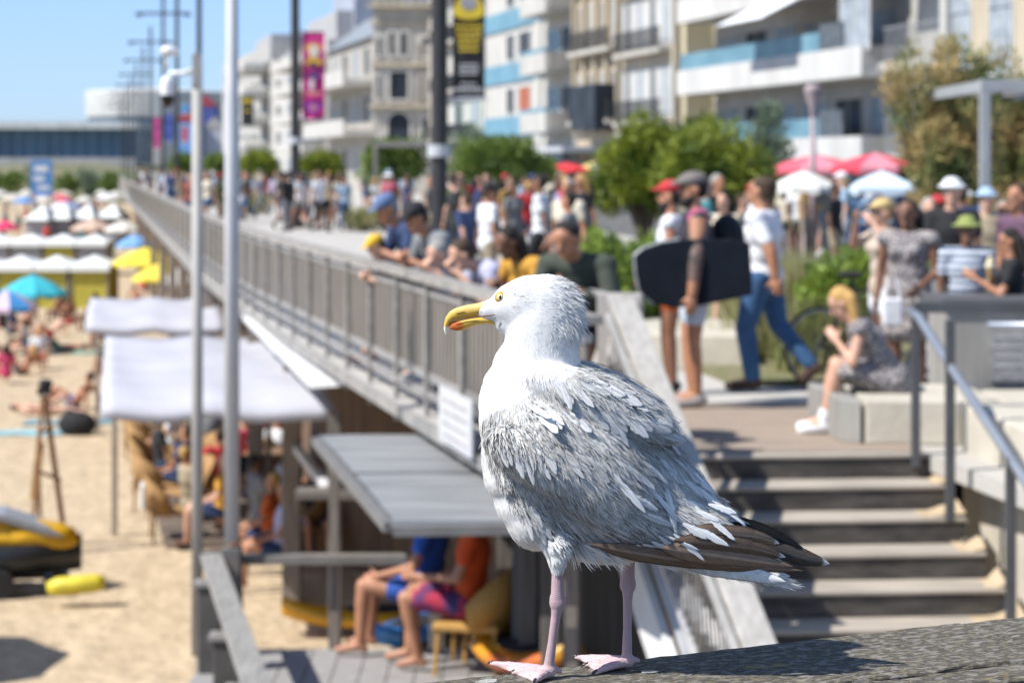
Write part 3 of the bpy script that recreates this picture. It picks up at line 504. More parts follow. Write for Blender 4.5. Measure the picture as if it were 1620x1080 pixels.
# pergola frames
def pergola(x, y, w_, d_, h, m, label, t=.14):
    o = empty('pergola', (x, y, PZ), 0, label, 'pergola')
    for i, (a, b_) in enumerate(((0, 0), (w_, 0), (0, d_), (w_, d_))): mb = MB(); mb.bx(a - t / 2, a + t / 2, b_ - t / 2, b_ + t / 2, 0, h - t); mb.build('post', m, o, bevel=.008)
    for b_ in (0, d_): mb = MB(); mb.bx(-t / 2, w_ + t / 2, b_ - t / 2, b_ + t / 2, h - t + .002, h + .04); mb.build('beam', m, o, bevel=.008)
    for a in (0, w_): mb = MB(); mb.bx(a - t / 2 + .01, a + t / 2 - .01, t / 2, d_ - t / 2, h - t + .01, h + .03); mb.build('beam', m, o)
    mb = MB(); k = 8
    for i in range(1, k): mb.bx(w_ * i / k - .03, w_ * i / k + .03, t / 2, d_ - t / 2, h - .08, h + .0)
    mb.build('roof_slats', M('pergola_slat', (.22, .22, .23)), o); return o
pg = M('pergola_grey', (.33, .34, .35), (.28, .29, .30), 4, .5)
pergola(GX(1558, 25), 25, 3.4, 3.0, 2.86, pg, 'big pale grey steel pergola frame at the right edge', t=.115); pergola(GX(594, 78), 78, 2.0, 2.4, 2.75, M('pergola_dark', (.20, .19, .18)), 'smaller dark topped pergola frame left of the near mast')
# ================================================================= parasols and awnings on the promenade
def parasol(x, y, zb, h, r, m, label, n=8, drop=.28, name='parasol', grp=None, m2=None, tilt=0, polem=None, square=False):
    o = empty(name, (x, y, zb), 0, label, 'parasol', grp); nn = 4 if square else n; mb = MB(); ph = math.pi / 4 if square else .3
    c = []; prof = [(0, h), (r * .35, h - drop * .25), (r * .7, h - drop * .6), (r, h - drop)]
    seg = nn * 6; V = []; Fs = []
    for i, (rr, z) in enumerate(prof):
        for j in range(seg):
            a = 2 * math.pi * j / seg + ph; f = (a - ph) / (2 * math.pi / nn) % 1; k = math.cos(math.pi / nn) / math.cos((f - .5) * 2 * math.pi / nn); sag = .05 * r * math.sin(math.pi * f) * (rr / r) * (0 if square else 1)
            V.append((rr * k * math.cos(a), rr * k * math.sin(a), z - sag * .4))
    for i in range(3):
        for j in range(seg): A_ = i * seg + j; B2 = i * seg + (j + 1) % seg; Fs.append((A_, B2, B2 + seg, A_ + seg))
    k0 = len(V)   # hanging valance
    for j in range(seg): p = V[3 * seg + j]; V.append((p[0] * 1.0, p[1] * 1.0, p[2] - .10 - .03 * math.sin(j * 1.3)))
    for j in range(seg): A_ = 3 * seg + j; B2 = 3 * seg + (j + 1) % seg; Fs.append((A_, B2, k0 + (j + 1) % seg, k0 + j))
    mb.v = V; mb.f = Fs
    if m2 is not None: mb.m = [int(((j if True else 0) // 6) % 2) for i in range(4) for j in range(seg)]; ms = [m, m2]
    else: mb.m = [0] * len(Fs); ms = m
    cn = mb.build('canopy', ms, o, smooth=False); s_ = cn.modifiers.new('thick', 'SOLIDIFY'); s_.thickness = .012
    mb = MB(); mb.tube([(0, 0, 0), (0, 0, h + .06)], .025 if r < 1.6 else .035, 8); mb.build('pole', polem or M('pole_pale', (.5, .48, .45)), o)
    mb = MB()
    for j in range(nn): a = 2 * math.pi * j / nn + ph; mb.tube([(0, 0, h - .05), (r * .97 * math.cos(a), r * .97 * math.sin(a), h - drop - .02)], .009, 4)
    mb.build('ribs', M('rib_grey', (.35, .35, .35)), o)
    if tilt: o.rotation_euler = (tilt, 0, 0)
    return o
def cloth(k, c): return M(k, c, tuple(x * .9 for x in c), 3, .8)
parasol(GX(896, 85), 85, PZ, 2.05, 1.05, cloth('c_red', (.62, .03, .04)), 'red parasol over the crowd left of the green hedge trees'); parasol(GX(950, 90), 90, PZ, 2.15, .95, cloth('c_lemon', (.62, .52, .18)), 'yellow and white parasol just right of the red one', m2=cloth('c_white', (.7, .7, .68)))
for (px_, y, r, h, c, lb) in ((1292, 44, 1.1, 2.12, (.60, .10, .14), 'left'), (1385, 42, .95, 2.15, (.58, .05, .08), 'right')): parasol(GX(px_, y), y, PZ, h, r, cloth('c_pk' + lb, c), '%s' % ('pale red parasol over the café terrace left of its red twin' if lb == 'left' else 'deeper red parasol at the right end of the café terrace'), m2=cloth('c_pk2' + lb, (.60, .22, .27)))
parasol(GX(1272, 38), 38, PZ, 1.80, .62, cloth('c_w2', (.68, .67, .62)), 'small cream parasol below the pale red one'); parasol(GX(1395, 36), 36, PZ, 1.80, .68, cloth('c_bw', (.55, .66, .74)), 'small bluish white parasol below the red one', square=True); parasol(GX(1135, 52), 52, PZ, 1.75, .7, cloth('c_w3', (.5, .52, .5)), 'grey white parasol behind the pair of trimmed trees')
# ================================================================= vegetation
def leaf_mat(k, a, b_, sc=1.4):
    m = M(k, a, b_, sc, .6, lo=.4, hi=.6); t = m.node_tree; bs = t.nodes['Principled BSDF']; tl = t.nodes.new('ShaderNodeBsdfTranslucent'); ms = t.nodes.new('ShaderNodeMixShader'); ms.inputs[0].default_value = .3
    cr = t.nodes['Color Ramp'] if 'Color Ramp' in t.nodes else t.nodes['ColorRamp']; t.links.new(cr.outputs[0], tl.inputs[0]); t.links.new(bs.outputs[0], ms.inputs[1]); t.links.new(tl.outputs[0], ms.inputs[2]); t.links.new(ms.outputs[0], t.nodes['Material Output'].inputs[0]); return m
def leaves(name, blobs, n, size, mat, par, seed=0, up=.3, long=1.6, inner=.35):
    rg = np.random.default_rng(seed + 11); vol = np.array([b[3] * b[4] * b[5] for b in blobs]) ** .67; idx = rg.choice(len(blobs), n, p=vol / vol.sum()); Bq = np.array(blobs, float)[idx]
    d = rg.normal(size=(n, 3)); d /= np.linalg.norm(d, axis=1, keepdims=True); rad = (inner + (1 - inner) * rg.random(n) ** .45) * (1 + .10 * np.sin(d[:, 0] * 9 + d[:, 2] * 7 + idx) + .07 * rg.normal(size=n)); P = Bq[:, :3] + d * Bq[:, 3:6] * rad[:, None]
    u = d + rg.normal(0, .7, (n, 3)); u[:, 2] += up; u /= np.linalg.norm(u, axis=1, keepdims=True); v = np.cross(u, rg.normal(size=(n, 3))); v /= np.linalg.norm(v, axis=1, keepdims=True); s = size * rg.uniform(.6, 1.3, (n, 1))
    V = np.stack([P, P + u * s * long * .5 + v * s * .35, P + u * s * long, P + u * s * long * .5 - v * s * .35], 1).reshape(-1, 3); Fq = np.arange(n * 4).reshape(-1, 4)
    me = bpy.data.meshes.new(name); me.from_pydata(V.tolist(), [], Fq.tolist()); me.materials.append(mat); me.update(); o = bpy.data.objects.new(name, me); COL.objects.link(o); o.parent = par; return o
bark = M('bark', (.13, .10, .075), (.07, .055, .045), 8, .9, bump=.5, stretch=(3, 3, .6))
def tree(px_, y, z0, z1, w_, mat, label, n=4200, size=.11, nb=9, seed=0, name='tree', grp=None, flat=.5, cat='tree'):
    """crown between heights z0 and z1 above the promenade, width w_"""
    rnd = random.Random(seed); o = empty(name, (GX(px_, y), y, PZ), 0, label, cat, grp); blobs = []; zc = (z0 + z1) / 2; hh = (z1 - z0) / 2
    for k in range(nb):
        a = 2 * math.pi * k / nb + rnd.uniform(-.3, .3); rr = w_ / 2 * rnd.uniform(.35, .68); r = w_ / 2 * rnd.uniform(.3, .5); rz_ = min(hh * .75, r * 1.1)
        blobs.append((rr * math.cos(a), rr * math.sin(a) * .8, zc + rnd.uniform(-1, 1) * (hh - rz_), r, r, rz_))
    blobs.append((0, 0, zc + hh * .2, w_ * .28, w_ * .28, hh * .8)); mb = MB(); ends = []
    for b_ in blobs[:6]: mb.tube([(0, 0, 0), (b_[0] * .15, b_[1] * .15, z0 * .6 + .1), (b_[0] * .6, b_[1] * .6, (z0 + b_[2]) / 2 + .1), (b_[0], b_[1], b_[2] + .1)], [.10, .075, .045, .02], 7)
    mb.build('trunk', bark, o, smooth=True); leaves('crown', blobs, n, size, mat, o, seed); return o
g1 = leaf_mat('leaf_lime', (.26, .30, .03), (.08, .13, .015)); g2 = leaf_mat('leaf_green', (.17, .24, .04), (.07, .12, .025)); g3 = leaf_mat('leaf_olive', (.24, .30, .20), (.13, .18, .12)); g4 = leaf_mat('leaf_tamarisk', (.50, .36, .16), (.16, .22, .07), 1.5); g5 = leaf_mat('leaf_grass', (.46, .42, .22), (.25, .27, .10), 2.5); g6 = leaf_mat('leaf_bush', (.25, .34, .05), (.12, .19, .035), 2.5)
tree(1018, 41, .95, 2.9, 1.9, g1, 'left one of the two trimmed round trees above the shrubs', 9000, .085, seed=1); tree(1126, 40, 1.0, 2.8, 2.5, g1, 'right one of the two trimmed round trees, wider, above the shrubs', 10000, .085, seed=2)
tree(785, 60, 1.1, 2.75, 2.8, g2, 'broad trimmed tree right of the near black mast', 7000, .11, seed=3); tree(845, 66, 1.2, 2.3, 1.4, g2, 'small trimmed tree beside the red parasol', 2500, .12, seed=4); tree(620, 80, 1.0, 2.95, 2.9, g2, 'trimmed tree behind the small pergola', 3600, .15, seed=5)
tree(508, 92, 1.1, 2.6, 1.9, g1, 'trimmed tree just right of the second mast', 2600, .15, seed=6); tree(412, 105, 1.2, 2.75, 2.3, g1, 'trimmed tree just right of the white pole', 2600, .16, seed=7); tree(346, 125, 1.2, 2.6, 1.9, g2, 'distant trimmed tree left of the white pole', 2000, .18, seed=8); tree(295, 150, 1.3, 2.8, 2.4, g2, 'most distant trimmed tree, left of the camera pole', 2000, .2, seed=9)
tree(1218, 48, .8, 3.4, 1.25, g3, 'slender grey green olive tree left of the street lamp', 3800, .085, seed=10, name='olive_tree'); tree(748, 70, 1.8, 3.3, 1.5, g3, 'hazy grey green olive tree above the broad trimmed tree', 2600, .09, seed=11, name='olive_tree')
def tamarisk(px_, y, h, w_, label, seed):
    o = empty('tamarisk', (GX(px_, y), y, PZ), 0, label, 'tree'); rg = random.Random(seed); mb = MB(); blobs = []
    for k in range(26):
        a = rg.uniform(0, 6.28); L = h * rg.uniform(.55, 1); sp = w_ / 2 * rg.uniform(.2, 1); e = (sp * math.cos(a), sp * math.sin(a) * .7, L); mb.tube([(0, 0, 0), (e[0] * .3, e[1] * .3, L * .4), e], [.05, .03, .008], 6)
        for t in (.45, .65, .85, 1.0): blobs.append((e[0] * t, e[1] * t, .25 + L * t * .97, .20 * w_ / 2, .20 * w_ / 2, .34))
    mb.build('trunk', bark, o); leaves('crown', blobs, 15000, .05, g4, o, seed, up=.9, long=2.4, inner=.1); return o
tamarisk(1500, 28, 3.15, 1.65, 'feathery orange tipped tamarisk left of the pergola frame', 3); tamarisk(1608, 30, 2.7, 1.3, 'darker tamarisk seen through the pergola frame', 5)
def shrub(px_, y, w_, h, mat, label, n=3000, size=.06, seed=0, zb=0., name='shrub', up=.5, long=1.6):
    o = empty(name, (GX(px_, y), y, PZ + zb), 0, label, 'shrub'); rnd = random.Random(seed); bl = [(rnd.uniform(-.3, .3) * w_, rnd.uniform(-.2, .2) * w_, h * rnd.uniform(.3, .62), w_ * rnd.uniform(.22, .34), w_ * .3, h * rnd.uniform(.28, .38)) for _ in range(7)]
    mb = MB(); [mb.tube([(0, 0, 0), (b_[0], b_[1], b_[2])], [.02, .008], 5) for b_ in bl]; mb.build('stems', bark, o); leaves('foliage', bl, n, size, mat, o, seed, up=up, long=long); return o
shrub(996, 22, 1.15, 1.42, g6, 'bright green leafy shrub left of the man with the board', 6500, seed=21); shrub(1035, 30, 1.0, 1.0, g6, 'pale green shrub behind the man with the board', 3000, seed=22); shrub(925, 38, 1.2, .9, g6, 'low green shrub behind the man in the dark jacket', 2400, seed=29)
shrub(1322, 19.3, .9, 1.25, g6, 'bright green shrub left of the woman in the strapless dress', 6500, .055, seed=23); shrub(576, 62, 1.1, .75, g5, 'round ochre green shrub left of the near mast', 2000, .07, seed=24); shrub(1180, 27, .8, .8, g6, 'green shrub behind the man in the white shirt', 2200, seed=25)
shrub(1470, 24, 1.2, .9, g2, 'dark green shrub at the foot of the tamarisk', 2600, .07, seed=27); shrub(400, 85, 1.3, .9, g5, 'small dry shrub beside the white pole', 1200, .1, seed=28)
def grass(px_, y, w_, h, label, n=1500, seed=0, mat=g5):
    rg = np.random.default_rng(seed); P = np.stack([rg.normal(0, w_ / 4, n), rg.normal(0, w_ / 5, n), np.zeros(n)], 1); d = np.stack([rg.normal(0, .22, n), rg.normal(0, .22, n), np.ones(n)], 1); L = h * rg.uniform(.5, 1, (n, 1)); s = np.stack([rg.normal(size=n), rg.normal(size=n), np.zeros(n)], 1); s /= np.linalg.norm(s, axis=1, keepdims=True); s *= .006
    V = np.stack([P - s, P + s, P + d * L * .6 + s, P + d * L * .6 - s, P + d * L * 1.0 + d * [1.2, 1.2, 0] * L * .2], 1).reshape(-1, 3); me = bpy.data.meshes.new('tall_grass'); me.from_pydata(V.tolist(), [], [f for i in range(n) for f in ((5 * i, 5 * i + 1, 5 * i + 2, 5 * i + 3), (5 * i + 3, 5 * i + 2, 5 * i + 4))]); me.materials.append(mat); o = bpy.data.objects.new('tall_grass', me); COL.objects.link(o); o.location = (GX(px_, y), y, PZ); return tag(o, label, 'grass', kind='stuff')
grass(1258, 20.5, .9, 1.15, 'tall straw coloured grass left of the green shrub', 4200, 1); grass(1290, 19, .5, .8, 'straw grass in front of the green shrub', 1500, 2); grass(1232, 24, .8, .7, 'straw grass behind the man in the white shirt', 1500, 3); grass(1015, 22.6, .6, .6, 'straw grass beside the hedge shrubs', 1200, 4)
mb = MB(); mb.prism([(1.9, 18.2), (3.3, 18.2), (5.2, 27), (2.0, 40), (.4, 40), (.9, 25)], PZ, PZ + .06, 'z'); o = mb.build('planting_bed', M('bed_soil', (.20, .17, .10), (.12, .13, .05), 6, .95)); struct(o)
# parked bicycle by the shrub
bk_ = empty('bicycle', (GX(1378, 18.4), 18.4, PZ), .35, 'dark bicycle parked beside the green shrub', 'bicycle'); bm_ = M('bike_dark', (.03, .035, .035), rough=.4); rub = M('tyre', (.02, .02, .02), rough=.9)
for xx in (-.5, .5):
    wl = empty('wheel', (xx, 0, .34)); wl.parent = bk_; k = 28; mb = MB(); ring = [(.33 * math.cos(2 * math.pi * i / k), 0, .33 * math.sin(2 * math.pi * i / k)) for i in range(k + 1)]; mb.tube(ring, .016, 6, cap=False); mb.build('tyre', rub, wl); mb = MB(); mb.tube([(p[0] * .94, 0, p[2] * .94) for p in ring], .008, 5, cap=False); [mb.tube([(0, 0, 0), (p[0] * .94, 0, p[2] * .94)], .002, 4) for p in ring[::2]]; mb.build('rim', stl, wl)
mb = MB(); [mb.tube([a, b_], .016, 7) for a, b_ in (((-.5, 0, .34), (-.16, 0, .80)), ((-.16, 0, .80), (.34, 0, .84)), ((.34, 0, .84), (.5, 0, .34)), ((-.16, 0, .80), (-.05, 0, .30)), ((-.05, 0, .30), (.35, 0, .76)), ((-.5, 0, .34), (-.05, 0, .30)), ((-.16, 0, .8), (-.19, 0, .93)), ((.34, 0, .84), (.31, 0, .98)))]; mb.build('frame', bm_, bk_)
mb = MB(); mb.ell((-.2, 0, .95), (.13, .07, .03)); mb.build('saddle', rub, bk_); mb = MB(); mb.tube([(.22, -.24, .98), (.31, 0, 1.0), (.22, .24, .98)], .013, 6); mb.build('handlebar', rub, bk_)
# ================================================================= people
V3 = Vector
def skin_m(k): return {'fair': M('skin_fair', (.58, .34, .24), (.52, .29, .20), 9, .55), 'tan': M('skin_tan', (.42, .20, .115), (.36, .165, .09), 9, .55), 'brown': M('skin_brown', (.20, .095, .055), (.16, .075, .042), 9, .55)}[k]
def lay(V): return V
def base_pose():
    return dict(pel=V3((0, 0, .95)), chest=V3((0, .0, 1.27)), neck=V3((0, 0, 1.46)), head=V3((0, .02, 1.61)), hf=V3((0, 1, 0)),
        sL=V3((-.185, 0, 1.40)), sR=V3((.185, 0, 1.40)), eL=V3((-.23, -.02, 1.12)), eR=V3((.23, -.02, 1.12)), wL=V3((-.24, .05, .88)), wR=V3((.24, .05, .88)),
        hL=V3((-.09, 0, .92)), hR=V3((.09, 0, .92)), kL=V3((-.10, .03, .50)), kR=V3((.10, .03, .50)), aL=V3((-.10, 0, .08)), aR=V3((.10, 0, .08)), fL=V3((-.12, .15, .03)), fR=V3((.12, .15, .03)))
def pose(kind, **ov):
    P = base_pose()
    def upper(f, d, keep=()):
        for k in ('chest', 'neck', 'head', 'sL', 'sR', 'eL', 'eR', 'wL', 'wR'):
            if k in keep: continue
            P[k] = P['pel'] + Matrix.Rotation(-f, 3, 'X') @ (P[k] - P['pel'])
        P['hf'] = Matrix.Rotation(-f * .6, 3, 'X') @ P['hf']
    if kind == 'walk':
        P['kL'] = V3((-.09, .20, .54)); P['aL'] = V3((-.09, .27, .09)); P['fL'] = V3((-.10, .42, .05)); P['kR'] = V3((.09, .02, .50)); P['aR'] = V3((.09, -.30, .20)); P['fR'] = V3((.10, -.22, .06)); P['eL'] += V3((0, -.10, .02)); P['wL'] += V3((0, -.20, .06)); P['eR'] += V3((0, .08, .02)); P['wR'] += V3((0, .20, .08))
    if kind in ('lean', 'leanlow'):
        f = .62 if kind == 'lean' else .95; P['pel'] += V3((0, -.12, -.03)); P['hL'] += V3((0, -.12, -.03)); P['hR'] += V3((0, -.12, -.03)); upper(f, 0)
        for s, S in ((-1, 'L'), (1, 'R')): P['e' + S] = P['s' + S] + V3((s * .07, .06, -.26)); P['w' + S] = V3((s * .06, P['e' + S].y + .16, 1.08)); P['hf'] = V3((0, 1, -.5)).normalized()
    if kind in ('sit', 'sitlow', 'sitchair'):
        d = {'sit': .50, 'sitlow': .62, 'sitchair': .46}[kind]
        for k in P:
            if k not in ('kL', 'kR', 'aL', 'aR', 'fL', 'fR', 'hf'): P[k] = P[k] - V3((0, 0, d))
        kz = P['pel'].z + .02
        for s, S in ((-1, 'L'), (1, 'R')): P['k' + S] = V3((s * .13, .43, max(kz, .47))); P['a' + S] = V3((s * .12, .46, .08)); P['f' + S] = V3((s * .13, .62, .03)); P['w' + S] = V3((s * .16, .30, kz + .08)); P['e' + S] = V3((s * .25, .05, P['chest'].z - .14))
        if kind == 'sitchair': upper(-.1, 0, ('wL', 'wR'))
    if kind == 'hunch':     # sitting low, folded forward over the knees
        for k in P:
            if k not in ('kL', 'kR', 'aL', 'aR', 'fL', 'fR', 'hf'): P[k] = P[k] - V3((0, 0, .56))
        upper(.56, 0)
        for s, S in ((-1, 'L'), (1, 'R')): P['k' + S] = V3((s * .11, .40, .50)); P['a' + S] = V3((s * .11, .50, .08)); P['f' + S] = V3((s * .12, .66, .03)); P['e' + S] = P['s' + S] + V3((s * .05, .06, -.24)); P['w' + S] = P['e' + S] + V3((-s * .10, .10, .14))
        P['hf'] = V3((0, .8, -.6)).normalized()
    if kind == 'lie':
        P.update(pel=V3((0, 0, .11)), chest=V3((0, -.32, .13)), neck=V3((0, -.50, .15)), head=V3((0, -.64, .17)), hf=V3((0, .25, 1)).normalized(), sL=V3((-.19, -.44, .12)), sR=V3((.19, -.44, .12)), eL=V3((-.30, -.2, .06)), eR=V3((.30, -.2, .06)), wL=V3((-.26, .03, .05)), wR=V3((.26, .03, .05)), hL=V3((-.09, .02, .11)), hR=V3((.09, .02, .11)), kL=V3((-.11, .36, .42)), kR=V3((.11, .43, .13)), aL=V3((-.11, .62, .06)), aR=V3((.13, .85, .07)), fL=V3((-.12, .77, .05)), fR=V3((.16, .90, .18)))
    if kind == 'recline':
        P.update(pel=V3((0, 0, .12)), chest=V3((0, -.22, .34)), neck=V3((0, -.33, .50)), head=V3((0, -.36, .66)), sL=V3((-.19, -.30, .45)), sR=V3((.19, -.30, .45)), eL=V3((-.25, -.46, .24)), eR=V3((.25, -.46, .24)), wL=V3((-.24, -.44, .04)), wR=V3((.24, -.44, .04)), hL=V3((-.09, .02, .12)), hR=V3((.09, .02, .12)), kL=V3((-.11, .38, .44)), kR=V3((.11, .40, .36)), aL=V3((-.11, .66, .06)), aR=V3((.13, .78, .07)), fL=V3((-.12, .80, .04)), fR=V3((.15, .92, .05)))
    for k, v in ov.items(): P[k] = (P[k] + V3(v[1])) if isinstance(v, tuple) and v and v[0] == '+' else V3(v)
    return P
def frame_(a, b, xdir):
    z = (b - a).normalized(); x = (xdir - z * xdir.dot(z)).normalized(); y = z.cross(x); return Matrix((x, y, z)).transposed()
def torso(mb, P, g=0., lowz=0, fem=False, down=0.):
    xd = P['sR'] - P['sL']; r1 = frame_(P['pel'], P['chest'], xd); r2 = frame_(P['chest'], P['neck'], xd); wsh = .165 if not fem else .15; wp = .165 if not fem else .172
    mb.ell(P['pel'] + (r1 @ V3((0, 0, -.02))), (wp + g, .115 + g, .125 + down), rot=r1, seg=16, rings=10); mid = (P['pel'] + P['chest']) / 2; mb.ell(mid, (.142 + g, .10 + g, .17), rot=r1, seg=16, rings=10)
    mb.ell(P['chest'], (wsh + g, .112 + g, .165), rot=r2, seg=16, rings=10); up = P['chest'].lerp(P['neck'], .62); mb.ell(up, (.15 + g, .085 + g, .08 + g * .5), rot=r2, seg=16, rings=10)
    for S in 'LR': mb.cap(up, P['s' + S], .07 + g, .056 + g, 12)
    if fem: [mb.ell(P['chest'] + r2 @ V3((s * .07, .085, .02)), (.062 + g * .5,) * 3) for s in (-1, 1)]
def hands(mb, P, fine):
    for s, S in ((-1, 'L'), (1, 'R')):
        w_ = P['w' + S]; d = (w_ - P['e' + S]).normalized(); x = V3((1, 0, 0)); x = (x - d * x.dot(d)); x = x.normalized() if x.length > .2 else V3((0, 1, 0)); y = d.cross(x); rot = Matrix((y, x, d)).transposed(); c = w_ + d * .055
        mb.ell(c, (.042, .020, .055), rot=rot, seg=12, rings=8)
        if fine:
            for k, (o_, L) in enumerate(((-.030, .058), (-.010, .070), (.010, .066), (.030, .050))): a = c + d * .035 + y * o_; m_ = a + d * L * .55 + x * (-s) * .006; mb.cap(a, m_, .0105, .0095, 8); mb.cap(m_, m_ + (d * .8 - x * s * .6).normalized() * L * .5, .0095, .008, 8)
            a = c - d * .02 + y * -.034; mb.cap(a, a + (d * .7 - y * .7).normalized() * .055, .012, .0095, 8)
        else: mb.cap(c, c + d * .07, .03, .018, 8)
_pid = [0]
def person(loc, rz, P, skin='tan', h=1.72, top=None, bottom=None, hair=None, hat=None, shoes=None, label='', group=None, fem=False, fine=True, vx=.016, hairlen=0, sleeves=.55, legs=.5, skirt=None, dress=None, strap=False, extra=None, wide=1.0, armk=1.0, hipdrop=None, sock=None, beard=None):
    """one continuous body; clothing and hair are its children"""
    sc = h / 1.74; root = None; hf = P['hf']; sk = skin_m(skin)
    mb = MB(); torso(mb, P, 0, fem=fem)
    mb.cap(P['chest'].lerp(P['neck'], .8), P['head'] - V3((0, 0, .02)), .055, .052, 12); rh = frame_(V3((0, 0, 0)), V3((0, 0, 1)) if abs(hf.z) < .9 else V3((0, -1, 0)), hf.cross(V3((0, 0, 1)))if abs(hf.z) < .9 else V3((1, 0, 0)))
    up = (V3((0, 0, 1)) - hf * hf.z); up = up.normalized() if up.length > .1 else V3((0, -1, 0)); xr = hf.cross(up).normalized(); rh = Matrix((xr, hf, up)).transposed(); H = P['head']
    mb.ell(H + rh @ V3((0, -.012, .035)), (.074, .092, .082), rot=rh, seg=18, rings=12); mb.ell(H + rh @ V3((0, .022, -.035)), (.056, .062, .078), rot=rh, seg=16, rings=10); mb.ell(H + rh @ V3((0, .068, -.088)), (.026, .022, .02), rot=rh)
    mb.cap(H + rh @ V3((0, .080, .018)), H + rh @ V3((0, .100, -.018)), .010, .016, 8); [mb.ell(H + rh @ V3((s * .076, -.008, -.002)), (.012, .020, .032), rot=rh) for s in (-1, 1)]
    for S in 'LR':
        mb.cap(P['s' + S], P['e' + S], (.050 if not fem else .042) * armk, .038 * armk, 12); mb.cap(P['e' + S], P['w' + S], .038 * armk, .025 * armk, 12)
        mb.cap(P['h' + S], P['k' + S], .088, .056, 12); q = P['k' + S].lerp(P['a' + S], .3); mb.cap(P['k' + S], q, .054, .056, 12); mb.cap(q, P['a' + S], .056, .035, 12); mb.cap(P['a' + S], P['f' + S] + V3((0, 0, .012)), .038, .028, 10)
        mb.ell(P['a' + S] + (P['a' + S] - P['f' + S]).normalized() * .03 + V3((0, 0, -.03)), (.032, .035, .035))
    hands(mb, P, fine); me = blend_mesh(mb, vx * (.75 if fine else 1.5), 4, .5, 'person'); o = mobj('person', me, sk); o.location = loc; o.rotation_euler = (0, 0, rz); o.scale = (sc * wide, sc * wide, sc); tag(o, label, 'person', group)
    vc = vx * (1.1 if fine else 1.6)
    def cl(name, f, mat, g=3):
        m_ = MB(); f(m_); return mobj(name, blend_mesh(m_, vc, g, .5, name), mat, o)
    if top is not None:
        def f(m_):
            torso(m_, P, .016, fem=fem, down=.02)
            if sleeves:
                for S in 'LR': a = P['s' + S]; b_ = P['e' + S]; t = min(sleeves, 1); m_.cap(a, a.lerp(b_, t), .062, .058, 12); (sleeves > 1) and m_.cap(b_, b_.lerp(P['w' + S], sleeves - 1), .052, .042, 12)
        cl('shirt', f, top)
    if dress is not None or skirt is not None:
        def f(m_):
            if dress is not None: torso(m_, P, .018, fem=fem, down=.02)
            r1 = frame_(P['pel'], P['chest'], P['sR'] - P['sL']); mk = (P['kL'] + P['kR']) / 2
            m_.ell(P['pel'], (.19, .15, .15), rot=r1)
            for t in (.15, .3, .45, .6, .72): c = ((P['hL'] + P['hR']) / 2).lerp(mk, t); m_.ell(c, (.19 + .06 * t, .14 + .05 * t, .11), seg=16)
        cl('dress' if dress is not None else 'skirt', f, dress or skirt)
    if bottom is not None:
        def f(m_):
            r1 = frame_(P['pel'], P['chest'], P['sR'] - P['sL']); m_.ell(P['pel'] + r1 @ V3((0, 0, -.03)), (.178, .130, .115), rot=r1, seg=16, rings=10)
            for S in 'LR': t = min(legs, 1); m_.cap(P['h' + S], P['h' + S].lerp(P['k' + S], t), .100, .100 - .032 * t, 12); (legs > 1) and m_.cap(P['k' + S], P['k' + S].lerp(P['a' + S], legs - 1), .070, .056, 12)
        cl('trousers' if legs > 1 else 'shorts', f, bottom)
    if shoes is not None:
        for S in 'LR': a = P['a' + S]; b_ = P['f' + S]; cl('shoe', lambda m_: (m_.cap(a + V3((0, 0, -.03)) + (a - b_).normalized() * .03, b_, .046, .042, 10), m_.cap(a + V3((0, 0, .0)), a + V3((0, 0, -.03)), .046, .046, 10)), shoes)
    if sock is not None:
        for S in 'LR': cl('sock', lambda m_: m_.cap(P['a' + S], P['a' + S].lerp(P['k' + S], .24), .042, .046, 10), sock)
    if hair is not None:
        def f(m_):
            m_.ell(H + rh @ V3((0, -.028, .050)), (.082, .088, .082), rot=rh, seg=18, rings=12); m_.ell(H + rh @ V3((0, -.055, .0)), (.074, .055, .075), rot=rh)
            if hairlen:
                dn = V3((0, -.28, -1)).normalized(); a = H + rh @ V3((0, -.075, .0))
                for s in (-.05, 0, .05): m_.cap(a + rh @ V3((s, 0, 0)), a + rh @ V3((s * 1.5, 0, 0)) + dn * hairlen, .055, .03, 10)
        cl('hair', f, hair)
    if beard is not None: cl('beard', lambda m_: (m_.ell(H + rh @ V3((0, .045, -.085)), (.060, .055, .055), rot=rh), m_.ell(H + rh @ V3((0, .02, -.06)), (.066, .05, .04), rot=rh)), beard)
    if hat is not None:
        hm, kind = hat
        def f(m_):
            m_.ell(H + rh @ V3((0, -.012, .072)), (.090, .105, .072), rot=rh, seg=18, rings=10)
            if kind == 'cap': m_.ell(H + rh @ V3((0, .10, .058)), (.070, .075, .014), rot=rh)
            if kind == 'brim': m_.ell(H + rh @ V3((0, -.01, .048)), (.155, .165, .016), rot=rh, seg=20)
        cl('hat', f, hm)
    if fine:
        for s in (-1, 1): m_ = MB(); m_.ell(H + rh @ V3((s * .029, .077, .012)), (.011, .008, .008), rot=rh); m_.build('eye', M('person_eye', (.03, .02, .015), rough=.3), o)
    return o
C = lambda k, a, b_=None, s=14: M('cl_' + k, a, b_ or tuple(x * .82 for x in a), s, .85)
HB, HD, HG, HBl = C('hair_brown', (.06, .035, .02)), C('hair_dark', (.015, .011, .009)), C('hair_grey', (.30, .29, .27)), C('hair_blonde', (.50, .30, .10))
navy, blk, wht, dred = C('navy', (.025, .05, .13)), C('black', (.014, .014, .017)), C('white', (.74, .75, .78)), C('red', (.50, .03, .035)); denim = C('denim', (.035, .10, .22)); lav = C('lavender', (.50, .50, .64), (.28, .28, .40), 60)
patt = C('pattern', (.44, .40, .38), (.10, .09, .10), 42); patt.node_tree.nodes['Color Ramp'].color_ramp.elements[0].position = .44 if 'Color Ramp' in patt.node_tree.nodes else .44
